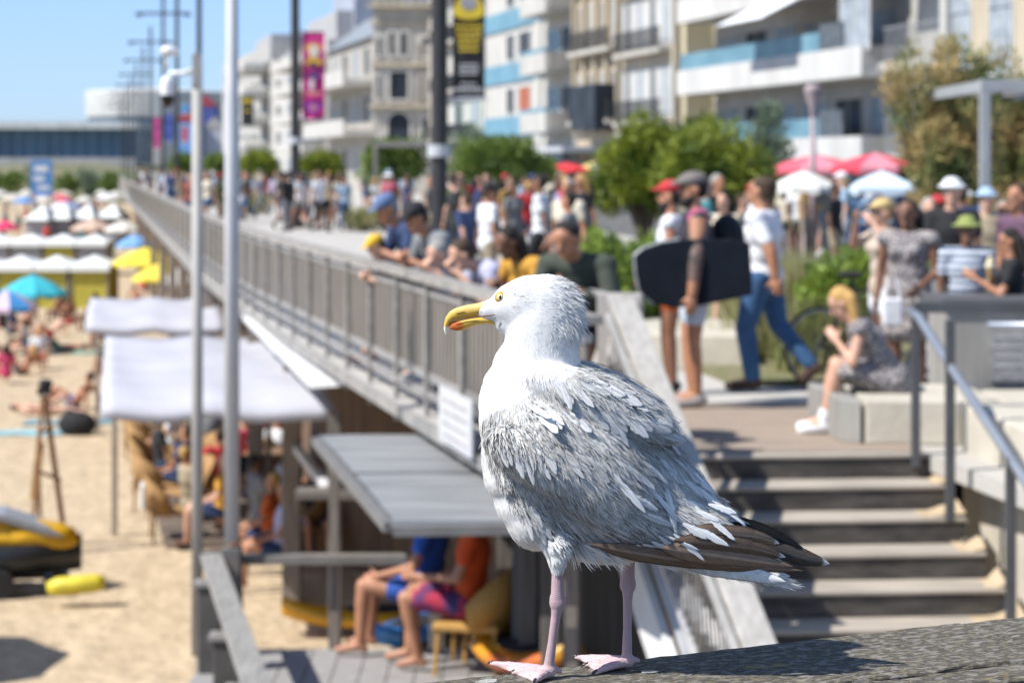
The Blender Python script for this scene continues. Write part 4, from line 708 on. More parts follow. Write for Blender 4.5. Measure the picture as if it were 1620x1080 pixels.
kh = C('khaki', (.33, .27, .18)); grn = C('dark_green', (.045, .055, .040)); mus = C('mustard', (.52, .26, .03)); pink = C('pink', (.60, .07, .16)); sky_ = C('skyblue', (.25, .42, .60)); ltb = C('light_shorts', (.52, .60, .70)); org = C('orange', (.62, .13, .03)); yel_ = C('yellow', (.68, .42, .03)); gry = C('grey', (.20, .21, .22)); brn = C('brown', (.07, .04, .028))
UP, TOW = 0, math.pi     # facing away from the viewer / towards the viewer
LEFT = R(90)
# --- the group by the steps
o = person((GX(1063, 17.6), 17.6, PZ), R(80), pose('stand', wL=(-.22, .16, .98)), 'tan', 1.76, top=wht, bottom=org, hair=HD, hat=(dred, 'cap'), shoes=blk, sleeves=0, legs=.45, beard=HD, label='bearded person in white vest, red cap and orange shorts behind the man with the bodyboard')
man = person((GX(1100, 16.7), 16.7, PZ), R(92), pose('stand', sL=(-.215, 0, 1.40), eL=(-.30, .03, 1.13), wL=(-.33, .06, .86), hf=V3((0, .97, 0)) + V3((-.15, 0, -.05)), fL=(-.12, .17, .03)), 'tan', 1.83, top=C('vest_black', (.03, .025, .035)), bottom=ltb, hair=HD, hat=(C('cap_grey', (.17, .15, .14)), 'cap'), shoes=C('sandal', (.35, .33, .32)), sleeves=0, legs=.62, beard=HD, label='broad man in dark vest and pale shorts carrying a bodyboard under his tattooed arm', wide=1.12, armk=1.4)
P_ = pose('stand', sL=(-.215, 0, 1.40), eL=(-.30, .03, 1.13), wL=(-.33, .06, .86)); mb = MB(); mb.cap(P_['sL'] + V3((0, 0, -.03)), P_['eL'], .073, .057, 12); mb.cap(P_['eL'], P_['eL'].lerp(P_['wL'], .62), .057, .045, 12)
mobj('tattoo', blend_mesh(mb, .012, 2, .5, 'tattoo'), M('tattoo_ink', (.20, .12, .09), (.05, .045, .045), 26, .6), man); mb = MB(); mb.ell(P_['sL'] + V3((.01, 0, -.0)), (.066, .078, .085)); mobj('shirt_trim', blend_mesh(mb, .012, 2, .5, 'shirt_trim'), C('trim_pink', (.45, .09, .18)), man)
mb = MB(); mb.cap(V3((-.17, 0, 1.02)), V3((.17, 0, 1.02)), .035, .035); mb.ell((0, .0, .955), (.205, .155, .022)); mobj('waistband', blend_mesh(mb, .014, 2, .5, 'waistband'), C('band_redblue', (.50, .04, .07), (.03, .06, .40), 12), man)
# backpack and bodyboard
bpk = empty('backpack', (GX(1150, 16.9), 16.9, PZ + 1.12), 0, 'black backpack on the back of the man with the bodyboard', 'backpack'); mb = MB(); mb.ell((0, 0, .16), (.15, .17, .23)); mb.ell((.06, 0, .06), (.12, .15, .13)); mobj('bag_body', blend_mesh(mb, .015, 3, .5, 'bag'), blk, bpk); mb = MB(); mb.tube([(-.12, -.12, .36), (-.26, -.14, .30), (-.30, -.13, .12), (-.14, -.14, .0)], .018, 6); mb.build('strap', blk, bpk)
def px_poly(pts, Y, cx, cy): return [((x - cx) * Y / F, -(y - cy) * Y / F) for x, y in pts]
YB = 16.34; bb = MB(); o_ = px_poly([(1004, 404), (1018, 393), (1045, 384), (1075, 379), (1110, 378), (1160, 380), (1186, 384), (1189, 430), (1190, 466), (1160, 473), (1110, 483), (1065, 487), (1035, 480), (1012, 462), (1006, 432)], YB, 1100, 430)
bb.prism(o_, -.025, .025, 'y'); bo = empty('bodyboard', W(1100, 430, YB), 0, 'black bodyboard with pale nose edge under the arm of the broad man', 'bodyboard'); bd_ = bb.build('board_deck', M('board_black', (.010, .014, .022), (.007, .010, .016), 5, .8, spec=.15), bo, bevel=.012)
mb = MB(); mb.tube([(p[0] * 1.005, -.0, p[1] * 1.01) for p in (o_[12:] + o_[:4])], .014, 6); mb.build('board_edge', M('board_rim', (.33, .35, .36), rough=.4), bo)
wt_ = person((GX(1208, 17.9), 17.9, PZ), R(66), pose('walk', hf=V3((.1, 1, 0)), kL=(-.10, .09, .51), aL=(-.10, .04, .09), fL=(-.11, .19, .04), kR=(.09, -.07, .53), aR=(.09, -.30, .20), fR=(.10, -.22, .08)), 'tan', 1.80, top=wht, bottom=denim, hair=HB, shoes=brn, legs=1.93, sleeves=.7, armk=1.2, wide=1.26, label='man in white T-shirt and blue jeans walking left past the shrub')
sw = person((GX(1408, 15.1), 15.0, PZ), R(84), pose('hunch'), 'fair', 1.68, dress=patt, hair=HBl, hairlen=.30, shoes=wht, sock=wht, fem=True, label='blonde woman in speckled grey dress sitting bent over on the low bench')
person((GX(1437, 17), 17, PZ), R(150), pose('stand', wL=(-.16, .20, 1.0)), 'brown', 1.62, dress=patt, hair=HD, hairlen=.12, fem=True, shoes=brn, wide=1.1, label='standing dark haired woman in strapless speckled dress behind the seated woman')
bgb = empty('tote_bag', (GX(1412, 16.7), 16.7, PZ + .62), 0, 'small white bag held in front of the woman in the strapless dress', 'bag'); mb = MB(); mb.box((0, 0, .12), (.16, .05, .22)); mb.build('bag_body', wht, bgb, bevel=.02); mb = MB(); mb.tube([(-.06, 0, .22), (-.03, .03, .38), (.03, .03, .38), (.06, 0, .22)], .008, 6); mb.build('strap', wht, bgb)
person((GX(1398, 18.2), 18.2, PZ), R(110), pose('stand', eL=(-.36, .12, 1.30), wL=(-.16, .2, 1.52), eR=(.36, .12, 1.3), wR=(.14, .22, 1.54)), 'fair', 1.60, top=C('beige_top', (.5, .4, .33)), bottom=wht, hair=HBl, fem=True, hat=(C('straw', (.62, .45, .20)), 'cap'), label='woman with straw cap raising her arms behind the woman in the strapless dress')
boy = person((GX(1530, 16.3), 16.3, PZ), R(170), pose('stand'), 'brown', 1.50, top=M('stripe_shirt', (.55, .58, .62), (.06, .10, .19), 1, .85, stretch=(.3, .3, 26), lo=.47, hi=.53), bottom=navy, hair=HD, hat=(C('hat_green', (.24, .28, .08)), 'brim'), shoes=wht, label='child in blue striped shirt and green sun hat behind the handrail')
st_m = MATS['stripe_shirt']; t = st_m.node_tree; wv_ = t.nodes.new('ShaderNodeTexWave'); wv_.bands_direction = 'Z'; wv_.inputs['Scale'].default_value = 5.2; t.links.new(t.nodes['Texture Coordinate'].outputs['Object'], wv_.inputs['Vector']); rr_ = [n for n in t.nodes if n.type == 'VALTORGB'][0]; t.links.new(wv_.outputs['Fac'], rr_.inputs[0]); rr_.color_ramp.elements[0].position = .3; rr_.color_ramp.elements[1].position = .5
ice = person((GX(1600, 15.9), 15.9, PZ), R(80), pose('stand', eL=(-.24, .10, 1.14), wL=(-.16, .32, 1.28), hf=V3((-.1, 1, -.3))), 'tan', 1.42, top=blk, bottom=denim, hair=HD, hairlen=.28, fem=True, label='dark haired woman in black top eating an ice cream at the right edge')
cn_ = empty('ice_cream', W(1566, 425, 15.75), 0, 'ice cream cone held by the dark haired woman at the right edge', 'ice cream'); mb = MB(); mb.lathe([(.004, -.10), (.03, .0)], n=12); mb.build('cone', C('wafer', (.5, .28, .1)), cn_); mb = MB(); mb.ell((0, 0, .02), (.036, .036, .034)); mb.ell((.005, 0, .06), (.026, .026, .028)); mb.build('scoop', C('cream', (.75, .66, .45)), cn_, smooth=True)
person((GX(1612, 18), 18, PZ), R(120), pose('stand'), 'tan', 1.74, top=C('plum', (.12, .06, .10)), bottom=blk, hair=HB, label='person in plum top standing behind the ice cream eater at the right edge')
# --- the onlookers at the rail (facing the sea, left and towards the viewer)
person((GX(652, 18.7), 18.7, PZ), R(112), pose('lean'), 'fair', 1.46, top=blk, bottom=denim, hair=HB, hat=(yel_, 'cap'), shoes=wht, label='child in yellow cap leaning over the promenade rail')
person((GX(684, 18.8), 18.8, PZ), R(112), pose('lean'), 'tan', 1.86, top=navy, bottom=sky_, hair=HG, hat=(C('cap_blue', (.10, .16, .30)), 'cap'), shoes=wht, label='man in navy T-shirt and blue cap leaning on the rail')
person((GX(728, 17.6), 17.6, PZ), R(120), pose('lean'), 'tan', 1.80, top=gry, bottom=blk, hair=HD, hat=(blk, 'cap'), shoes=blk, label='man in black cap leaning on the rail beside the man in navy')
person((GX(778, 16.9), 16.9, PZ), R(125), pose('leanlow'), 'fair', 1.70, top=C('pale_blue', (.52, .58, .70)), bottom=denim, hair=HG, fem=True, label='grey haired woman in pale blue shirt bending over the rail')
person((GX(832, 16.1), 16.1, PZ), R(112), pose('leanlow'), 'fair', 1.74, top=lav, bottom=denim, hair=HB, sleeves=.7, label='person in white and lavender checked shirt bent low over the rail')
person((GX(872, 15.2), 15.2, PZ), R(125), pose('lean'), 'brown', 1.66, top=mus, bottom=dred, hair=HD, hairlen=.30, fem=True, sleeves=.3, label='dark haired woman in mustard top leaning on the rail above the gull')
person((GX(946, 14.6), 14.6, PZ), R(150), pose('lean'), 'tan', 1.72, top=grn, bottom=blk, hair=HD, sleeves=1.6, wide=1.18, label='broad person in dark green jacket leaning on the rail behind the head of the gull')
person((GX(655, 20.6), 20.6, PZ), R(110), pose('sit'), 'fair', 1.70, top=C('aqua_white', (.45, .55, .66)), bottom=sky_, hair=HBl, fem=True, label='woman in pale aqua shirt between the yellow cap and the navy T-shirt')
# --- crowd: prototypes copied with their own clothes
protos = []
for i, (k, kw) in enumerate((('stand', dict(legs=.6)), ('walk', dict(legs=1.9)), ('walk', dict(legs=.55, fem=True, hairlen=.2)), ('stand', dict(legs=.45, fem=True, hairlen=.22)), ('stand', dict(legs=1.9, hat=(wht, 'cap'))), ('walk', dict(legs=.6, hat=(kh, 'brim'))))):
    protos.append(person((0, 0, 0), 0, pose(k), 'tan', 1.70, top=wht, bottom=navy, hair=HB, shoes=blk, fine=False, label='x', **kw))
cols = {'white': wht, 'navy': navy, 'red': dred, 'pink': C('pink2', (.38, .09, .13)), 'black': blk, 'pale blue': C('pale_blue2', (.35, .48, .62)), 'grey': gry, 'khaki': kh, 'coral': C('coral', (.40, .13, .09)), 'olive': C('olive', (.10, .12, .05)), 'mustard': C('mus2', (.34, .20, .05)), 'turquoise': C('turq', (.05, .20, .22)), 'lilac': C('lilac', (.45, .38, .58)), 'cream': C('creamc', (.62, .56, .44))}
bcols = {'white': wht, 'navy': navy, 'black': blk, 'denim': denim, 'khaki': kh, 'grey': gry, 'red': dred}
hcols = {'brown': HB, 'dark': HD, 'grey': HG, 'blonde': HBl}
used = set(); crg = random.Random(5)
def recol(o, mats):
    for ch in [o] + list(o.children):
        nm = ch.name.split('.')[0]
        if nm in mats and len(ch.material_slots): ch.material_slots[0].link = 'OBJECT'; ch.material_slots[0].material = mats[nm]
def crowd(n, fpos, where, grp):
    for i in range(n):
        k = crg.randrange(len(protos)); src = protos[k]
        for _ in range(200):
            t_, b_, h_ = crg.choice(list(cols) + ['white', 'navy', 'black', 'grey', 'white', 'navy', 'pale blue', 'black', 'cream', 'grey', 'navy', 'black', 'black', 'navy', 'grey', 'white', 'olive', 'black', 'khaki']), crg.choice(list(bcols)[:6]), crg.choice(list(hcols) + ['dark', 'brown', 'dark']); hat = None
            if k in (4, 5): hat = crg.choice(['white', 'red', 'navy', 'khaki', 'pale blue', 'black'])
            key = (where, t_, b_, h_ if hat is None else hat)
            if key not in used: used.add(key); break
        c = copy_tree(src); c.name = 'person'; x, y = fpos(i); c.location = (x, y, PZ); c.rotation_euler = (0, 0, crg.uniform(0, 6.28)); s = crg.uniform(.90, 1.06) * 1.7 / 1.74; c.scale = (s, s, s)
        recol(c, {'person': skin_m(crg.choice(['tan', 'fair', 'tan', 'brown'])), 'shirt': cols[t_], 'shorts': bcols[b_], 'trousers': bcols[b_], 'hair': hcols[h_], 'hat': cols[hat] if hat else None} if hat else {'person': skin_m(crg.choice(['tan', 'fair', 'brown'])), 'shirt': cols[t_], 'shorts': bcols[b_], 'trousers': bcols[b_], 'hair': hcols[h_]})
        lo_ = 'trousers' if k in (1, 4) else 'shorts'
        c['label'] = ('person in %s shirt and %s %s with %s %s' % (t_, b_, lo_, hat or h_, 'hat' if hat else 'hair') + ' ' + where); c['group'] = grp
def region(px0, px1, y0, y1):
    def f(i): y = crg.uniform(y0, y1); return GX(crg.uniform(px0, px1), y), y
    return f
crowd(7, region(700, 930, 25, 33), 'behind the rail onlookers', 'strollers behind the rail onlookers'); crowd(42, region(640, 935, 32, 64), 'before the trimmed trees', 'strollers in front of the trimmed trees')
crowd(28, region(470, 645, 60, 95), 'between the two black masts', 'strollers between the black masts')
def alongrail(a, b_):
    def f(i): y = crg.uniform(a, b_); return rail_x(y) + crg.uniform(1.2, 7.5) * (y / 110) ** .5, y
    return f
crowd(60, alongrail(60, 115), 'along the pale stone bench', 'strollers along the railing'); crowd(54, alongrail(115, 235), 'far down the promenade', 'distant strollers on the promenade')
crowd(24, region(1190, 1450, 34, 46), 'by the café parasols', 'café guests under the parasols'); crowd(9, region(1460, 1610, 19, 30), 'near the pergola frame', 'people near the pergola frame'); crowd(4, region(1110, 1180, 22, 30), 'beyond the board carrier', 'strollers beyond the board carrier')
# ================================================================= the beach
def bperson(px_, py_, kind, rz, skin, label, zb=0., Y=None, **kw):
    Y = Y or GY(py_, zb); kw.setdefault('hair', crg.choice([HB, HD, HBl])); return person((GX(px_, Y), Y, zb), rz, pose(kind), skin, kw.pop('h', 1.70), fine=kw.pop('fine', False), label=label, **kw)
# canopies of the beach restaurant
canv = M('canvas_white', (.44, .44, .485), (.39, .39, .435), 1.2, .8, bump=.3, bscale=3); pole_w = M('canopy_pole', (.30, .26, .21), rough=.7)
def canopy(name, x0, x1, y0, y1, z, rise, label, sag=.12, posts=True, xr=None, m=canv, val=.14):
    o = empty(name, ((x0 + x1) / 2, (y0 + y1) / 2, 0), 0, label, 'canopy'); nx, ny = 16, 14; V = []; cx, cy = (x0 + x1) / 2, (y0 + y1) / 2
    for i in range(nx + 1):
        for j in range(ny + 1):
            u = i / nx; v = j / ny; sk = (xr or 0) * v; V.append((x0 + (x1 - x0) * u + sk - cx, y0 + (y1 - y0) * v - cy, z + rise * (1 - (1 - min(1, v / .22)) ** 2) - sag * math.sin(math.pi * (u * 2 % 1)) * .35 - .05 * math.sin(math.pi * (v * 2 % 1)) + .012 * math.sin(17 * u + 5 * v)))
    Fs = [(i * (ny + 1) + j, (i + 1) * (ny + 1) + j, (i + 1) * (ny + 1) + j + 1, i * (ny + 1) + j + 1) for i in range(nx) for j in range(ny)]
    k = len(V); edge = [(i * (ny + 1)) for i in range(nx + 1)]
    for e in edge: p = V[e]; V.append((p[0], p[1] - .02, p[2] - val))
    Fs += [(edge[i], k + i, k + i + 1, edge[i + 1]) for i in range(nx)]; mb = MB(); mb.add(V, Fs); c = mb.build('canvas', m, o, smooth=True); s_ = c.modifiers.new('t', 'SOLIDIFY'); s_.thickness = .01
    if posts:
        for (a, b_) in ((x1 - .2 + (xr or 0) * .5, (y0 + y1) / 2), (x0 + .15 + (xr or 0), y1 - .1), (x1 - .15 + (xr or 0), y1 - .1)): mb = MB(); mb.box((a - cx, b_ - cy, (z - .1) / 2), (.07, .07, z - .1)); mb.build('post', pole_w, o)
    return o
canopy('restaurant_canopy', GX(160, 22.2), GX(528, 22.2), 22.2, 29.5, 2.60, .16, 'biggest white canvas canopy over the wicker chairs on the sand', xr=-1.35)
canopy('restaurant_canopy', GX(135, 36), GX(356, 36), 36, 41, 2.42, .16, 'smaller white canvas canopy behind the biggest one', xr=-.9)
sa = MB(); q_ = [W(490, 606, 20.6), W(543, 602, 20.4), W(428, 500, 27), W(384, 500, 27.2)]; sa.add(q_ + [p - V3((0, 0, .05)) for p in q_], [(0, 1, 2, 3), (7, 6, 5, 4), (0, 4, 5, 1), (1, 5, 6, 2), (2, 6, 7, 3), (3, 7, 4, 0)]); tag(sa.build('side_awning', M('awning_bright', (.66, .66, .66), (.6, .6, .6), 3)), 'long narrow white awning strip beside the biggest canopy', 'awning')
# slatted grey roof
so_ = empty('terrace_roof', (0, 0, 0), 0, 'flat grey slatted timber roof below the railing left of the gull', 'roof'); rs = M('roof_slat', (.27, .28, .285), (.17, .175, .18), 2.2, .8, stretch=(.6, 6, 1)); 
for (ya, yb, xl0, xl1, nm) in ((12.4, 14.25, 622, 562, 'a'), (14.4, 16.4, 558, 503, 'b')):
    mb = MB(); k = 14
    for i in range(k): t = (i + .5) / k; y = ya + (yb - ya) * t; xl = GX(xl0 + (xl1 - xl0) * t, y); mb.bx(xl, .45, y - (yb - ya) / k * .475, y + (yb - ya) / k * .475, 2.98, 3.02)
    mb.build('slat_panel', rs, so_)
mb = MB(); mb.beam((GX(622, 12.33), 12.33, 2.97), (.44, 12.33, 2.985), .05, .055); mb.beam((GX(503, 16.45), 16.45, 2.97), (.4, 16.45, 2.985), .05, .055); mb.beam((GX(622, 12.4) - .03, 12.4, 2.98), (GX(503, 16.4) - .03, 16.4, 2.98), .05, .06); mb.build('roof_frame', M('frame_grey', (.17, .165, .16)), so_)
for x, y in ((.35, 12.6), (GX(528, 16.3), 16.3)): mb = MB(); mb.box((x, y, 2.17), (.07, .07, 1.58)); mb.build('post', MATS['grey_timber'], so_)
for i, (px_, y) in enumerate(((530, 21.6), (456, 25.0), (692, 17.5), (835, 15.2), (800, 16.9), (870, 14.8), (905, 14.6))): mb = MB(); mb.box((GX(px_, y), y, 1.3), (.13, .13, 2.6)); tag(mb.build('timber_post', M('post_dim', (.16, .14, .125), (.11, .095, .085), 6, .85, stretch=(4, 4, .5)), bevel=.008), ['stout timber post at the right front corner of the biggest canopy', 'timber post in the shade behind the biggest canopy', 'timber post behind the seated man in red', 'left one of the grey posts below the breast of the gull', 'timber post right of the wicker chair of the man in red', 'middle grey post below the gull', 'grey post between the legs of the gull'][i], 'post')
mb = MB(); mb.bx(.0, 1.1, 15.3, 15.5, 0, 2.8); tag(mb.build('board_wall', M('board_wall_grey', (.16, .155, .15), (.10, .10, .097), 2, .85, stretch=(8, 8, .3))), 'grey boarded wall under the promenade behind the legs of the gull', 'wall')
# terrace floor
mb = MB(); [mb.bx(-2.3 + .2 * i, -2.3 + .2 * i + .19, 13.9, 16.28, 1.384, 1.40) for i in range(13)]; o = mb.build('terrace_deck', M('deck_grey', (.30, .29, .285), (.22, .21, .205), 5, .85, stretch=(.8, 5, 1))); struct(o)
mb = MB(); mb.prism([(GX(262, 28.4), 28.4), (GX(600, 28), 28), (-2.6, 41), (GX(205, 41), 41)], .0, .05, 'z'); o = mb.build('restaurant_floor', M('deck_brown', (.16, .12, .09), (.11, .085, .065), 4, .85)); struct(o)  # timber floor whose dark brown also stands in for shade around the chairs
mb = MB();  
# wicker chairs
wick = M('wicker', (.46, .27, .10), (.28, .15, .055), 60, .7, bump=.6); cush = M('cushion_white', (.68, .67, .64), (.6, .59, .56), 20)
def chair_proto():
    o = empty('wicker_chair', (0, 0, 0), 0, 'x', 'chair', 'wicker chairs under the big canopy'); mb = MB(); mb.box((0, 0, .40), (.54, .52, .07)); mb.build('seat', wick, o, bevel=.02)
    mb = MB(); n = 12; V = []
    for i in range(n + 1):
        a = math.pi * (1.0 * i / n); r = .31
        for (z, rr) in ((.42, .28), (.60 + .30 * math.sin(a) ** .8, .33)): V.append((rr * math.cos(a), -rr * math.sin(a) * .95 - .02, z))
    mb.add(V, [(2 * i, 2 * i + 2, 2 * i + 3, 2 * i + 1) for i in range(n)]); b_ = mb.build('backrest', wick, o, smooth=True); s_ = b_.modifiers.new('t', 'SOLIDIFY'); s_.thickness = .03
    for x in (-.23, .23):
        for y in (-.22, .22): mb = MB(); mb.tube([(x, y, .37), (x * 1.1, y * 1.1, 0)], .018, 6); mb.build('leg', wick, o)
    return o
cp0 = chair_proto(); first = True
rowp = [(268, 842), (246, 800), (240, 765), (234, 738), (228, 715), (222, 694), (219, 678), (330, 800), (325, 765), (318, 735), (312, 708), (400, 820), (395, 775), (470, 790), (300, 815), (290, 770), (282, 738), (275, 712), (268, 690)]
nm = ['nearest wicker chair of the left row, white cushion on its back', 'second wicker chair of the left row', 'third wicker chair of the left row', 'fourth wicker chair of the left row', 'fifth wicker chair of the left row', 'sixth wicker chair of the left row', 'last wicker chair of the left row', 'nearest wicker chair behind the white pole', 'second wicker chair behind the white pole', 'third wicker chair behind the white pole', 'last wicker chair behind the white pole', 'nearest wicker chair right of the white pole', 'wicker chair deeper right of the white pole', 'wicker chair in the dark beside the timber post', 'nearest wicker chair of the inner left row', 'second wicker chair of the inner left row', 'third wicker chair of the inner left row', 'fourth wicker chair of the inner left row', 'last wicker chair of the inner left row']
for i, (px_, py_) in enumerate(rowp):
    c = cp0 if first else copy_tree(cp0); first = False; y = GY(py_ + 12, 0); c.location = (GX(px_, y), y, 0 if px_ < 300 else .05); c.rotation_euler = (0, 0, R(-75 + 20 * math.sin(i * 2.1)) if px_ < 300 else R(90 + 40 * math.sin(i))); c['label'] = nm[i]
mb = MB(); mb.box((-.30, 0, .68), (.06, .40, .32)); pc = empty('cushion', (GX(262, 28.3), 28.3, .05), .2, 'white cushion on the back of the nearest wicker chair', 'cushion'); mb.build('cover', cush, pc, bevel=.02)
c = copy_tree(cp0); c.location = (GX(478, 27.5), 27.5, .05); c.rotation_euler = (0, 0, R(100)); c['label'] = 'wicker chair with a striped towel left of the timber post'
tw_ = MB(); n = 16; V = []
for i in range(n + 1):
    t = i / n; 
    for x in (-.20, 0, .20): V.append((x, -.36 + t * .72 if t > .35 else -.36 + .25 * t, (.88 - .02 * i if t <= .35 else .50 - .0 * t) if t < .85 else .46 - (t - .85) * 2.5))
tw_.add(V, [(i * 3 + j, i * 3 + j + 1, i * 3 + j + 4, i * 3 + j + 3) for i in range(n) for j in range(2)]); tm = M('towel_stripe', (.70, .70, .64), (.18, .32, .40), 2, .9, stretch=(5, .4, .4), lo=.48, hi=.52); o = tw_.build('towel', tm, None, smooth=True, loc=(GX(478, 27.5), 27.5, .07)); o.rotation_euler = (0, 0, R(100)); tag(o, 'striped pale towel draped over the wicker chair left of the timber post', 'towel'); s_ = o.modifiers.new('t', 'SOLIDIFY'); s_.thickness = .015
# tables in the shade and diners
tb = None
for i, (px_, py_) in enumerate(((300, 745), (345, 790), (375, 735), (430, 775), (300, 705))):
    y = GY(py_ + 15, .05)
    if tb is None:
        tb = empty('cafe_table', (0, 0, 0), 0, 'x', 'table', 'tables under the big canopy'); mb = MB(); mb.lathe([(0, .74), (.36, .74), (.36, .71), (0, .71)], n=18); mb.build('table_top', M('table_wood', (.22, .14, .08)), tb); mb = MB(); mb.tube([(0, 0, 0), (0, 0, .72)], .03, 8); mb.tube([(0, 0, 0), (0, 0, .03)], .2, 12); mb.build('pedestal', blk, tb); c = tb
    else: c = copy_tree(tb)
    c.location = (GX(px_, y), y, .05); c['label'] = ['round café table between the two chair rows', 'round café table right behind the white pole', 'round café table near the man in orange', 'round café table beside the diagonal pale beam', 'round café table deepest in the shade'][i]
for (px_, y, rz, skin, top, lb) in ((425, 26.5, 80, 'tan', org, 'diner in orange shirt in the shade of the biggest canopy'), (445, 25.6, 100, 'tan', lav, 'diner in lavender shirt beside the towel chair'), (400, 30, 200, 'brown', blk, 'diner in black deep in the shade of the biggest canopy'), (455, 29, 140, 'fair', wht, 'diner in white shirt behind the diagonal pale beam'), (300, 29, -60, 'tan', kh, 'diner in khaki shirt on the second chair row'), (345, 31, 30, 'tan', dred, 'diner in red shirt seen beside the white pole'), (255, 33, -70, 'brown', blk, 'diner in black at the end of the left chair row'), (330, 34.5, 10, 'tan', gry, 'diner in grey far in the shade'), (480, 31, 170, 'tan', navy, 'diner in navy behind the timber post'), (385, 33, 60, 'tan', pink, 'diner in pink deep in the shade right of the white pole'), (410, 28.2, -60, 'brown', gry, 'diner in grey facing the man in orange'), (440, 33, 180, 'tan', wht, 'diner in white at the back wall of the restaurant'), (350, 28.4, 90, 'fair', mus, 'diner in mustard just left of the white pole'), (290, 31.5, 70, 'tan', navy, 'diner in navy at the left chair rows'), (272, 35, 80, 'tan', wht, 'diner in white at the far left chair row'), (420, 36, 0, 'brown', dred, 'diner in dark red farthest under the canopy'), (500, 27.4, 190, 'tan', blk, 'diner in black beside the stout timber post')):
    bperson(px_, 0, 'sitchair', R(rz), skin, lb, .05, Y=y, top=top, bottom=navy)
mb = MB(); mb.beam((GX(455, 26), 26, CZ - (690 - 265) * 26 / F), (GX(520, 21.8), 21.8, CZ - (775 - 265) * 21.8 / F), .09, .09); tag(mb.build('diagonal_beam', M('beam_pale', (.55, .55, .56), (.45, .45, .46)), bevel=.01), 'pale diagonal beam under the slatted roof', 'beam')
mb = MB(); mb.bx(GX(470, 21.6), GX(640, 21.6), 21.4, 21.8, CZ - 520 * 21.6 / F, CZ - 520 * 21.6 / F + .07); tag(mb.build('shelf_board', M('post_dim', (.16, .14, .125))), 'dark shelf board behind the left edge of the slatted roof', 'shelf')
# seated pair near the slatted roof
rd = person((GX(742, 15.6), 15.6, 1.40), R(80), pose('sitchair', wL=(-.14, .34, .66), aL=(-.10, .34, .08), fL=(-.10, .48, .03)), 'tan', 1.84, top=C('bright_orange', (.62, .075, .01)), bottom=C('crimson', (.40, .02, .05), (.05, .03, .12), 9), hair=HD, legs=.8, wide=.98, label='man in bright orange shirt and crimson shorts sitting under the slatted roof')
person((GX(676, 16.1), 16.05, 1.40), R(78), pose('sitchair'), 'tan', 1.84, top=C('royal', (.02, .10, .42)), bottom=C('royal2', (.02, .08, .35)), hair=HD, label='man in royal blue sitting beyond the man in orange')
c = copy_tree(cp0); c.location = (GX(750, 15.6), 15.6, 1.40); c.rotation_euler = (0, 0, R(76)); c.scale = (.95, .95, .88); c['label'] = 'yellow wicker chair under the man in bright orange'; c['group'] = 'wicker chairs on the grey deck'
ywick = M('wicker_yellow', (.50, .28, .07), (.36, .19, .045), 60, .7); recol(c, {'seat': ywick, 'backrest': ywick, 'leg': ywick})
c2 = copy_tree(c); c2.location = (GX(792, 16.0), 16.0, 1.40); c2.rotation_euler = (0, 0, R(80)); c2['label'] = 'empty yellow wicker chair right of the man in bright orange'
# yellow and blue kayaks
def kayak(loc, rz, L, m, label):
    o = empty('kayak', loc, rz, label, 'kayak'); mb = MB(); n = 14; V = []; 
    for i in range(n + 1):
        t = i / n; x = (t - .5) * L; w_ = .36 * math.sin(math.pi * min(max(t, .03), .97)) ** .6; z0 = .06 + .16 * abs(2 * t - 1) ** 3
        for k in range(10): a = 2 * math.pi * k / 10; V.append((x, w_ * math.cos(a), z0 + .13 + .13 * math.sin(a) * (.6 if math.sin(a) > 0 else 1)))
    mb.add(V, [(i * 10 + k, i * 10 + (k + 1) % 10, i * 10 + 10 + (k + 1) % 10, i * 10 + 10 + k) for i in range(n) for k in range(10)] + [tuple(range(10))[::-1], tuple(n * 10 + k for k in range(10))]); mb.build('hull', m, o, smooth=True)
    mb = MB(); mb.ell((0, 0, .24), (.5, .22, .06)); mb.build('cockpit', blk, o); return o
kayak((GX(600, 23.5), 23.3, .0), R(8), 2.1, M('kayak_yellow', (.66, .33, .01), rough=.35), 'yellow kayak lying on the sand behind the deck'); kayak((GX(655, 22.8), 22.5, .02), R(62), 1.6, M('kayak_blue', (.03, .20, .62), rough=.35), 'blue kayak leaning beside the yellow one'); kayak((GX(835, 15.6), 15.3, 1.40), R(-62), 1.3, M('kayak_red', (.50, .10, .02), (.6, .35, .02), 2, .4), 'red and yellow kayak behind the near leg of the gull')
# jet ski at the left edge
js = empty('jet_ski', (GX(30, 25.2), 25.6, 0), R(12), 'yellow and black jet ski on the sand at the left edge', 'jet ski'); yj = M('jet_yellow', (.66, .36, .01), rough=.3); kj = M('jet_black', (.02, .022, .025), rough=.35)
mb = MB(); n = 16; V = []
for i in range(n + 1):
    t = i / n; x = -1.6 + 2.25 * t; w_ = .48 * (1 - max(0, (t - .45) / .55) ** 2.2 * .92); zb_ = .15 + .28 * max(0, t - .55) ** 1.5; zt = .52 + .10 * t
    V += [(x, 0, zb_), (x, w_ * .7, zb_ + .08), (x, w_, .40), (x, w_ * .85, zt), (x, 0, zt + .04), (x, -w_ * .85, zt), (x, -w_, .40), (x, -w_ * .7, zb_ + .08)]
mb.add(V, [(i * 8 + k, i * 8 + (k + 1) % 8, i * 8 + 8 + (k + 1) % 8, i * 8 + 8 + k) for i in range(n) for k in range(8)] + [tuple(range(8))[::-1], tuple(n * 8 + k for k in range(8))]); mb.build('hull', kj, js, smooth=True)
mb = MB(); mb.ell((-.05, 0, .66), (.66, .34, .20)); mb.ell((-.5, 0, .80), (.5, .30, .14)); mb.ell((.30, 0, .58), (.34, .26, .12)); mobj('body_shell', blend_mesh(mb, .03, 4, .5, 'shell'), yj, js)
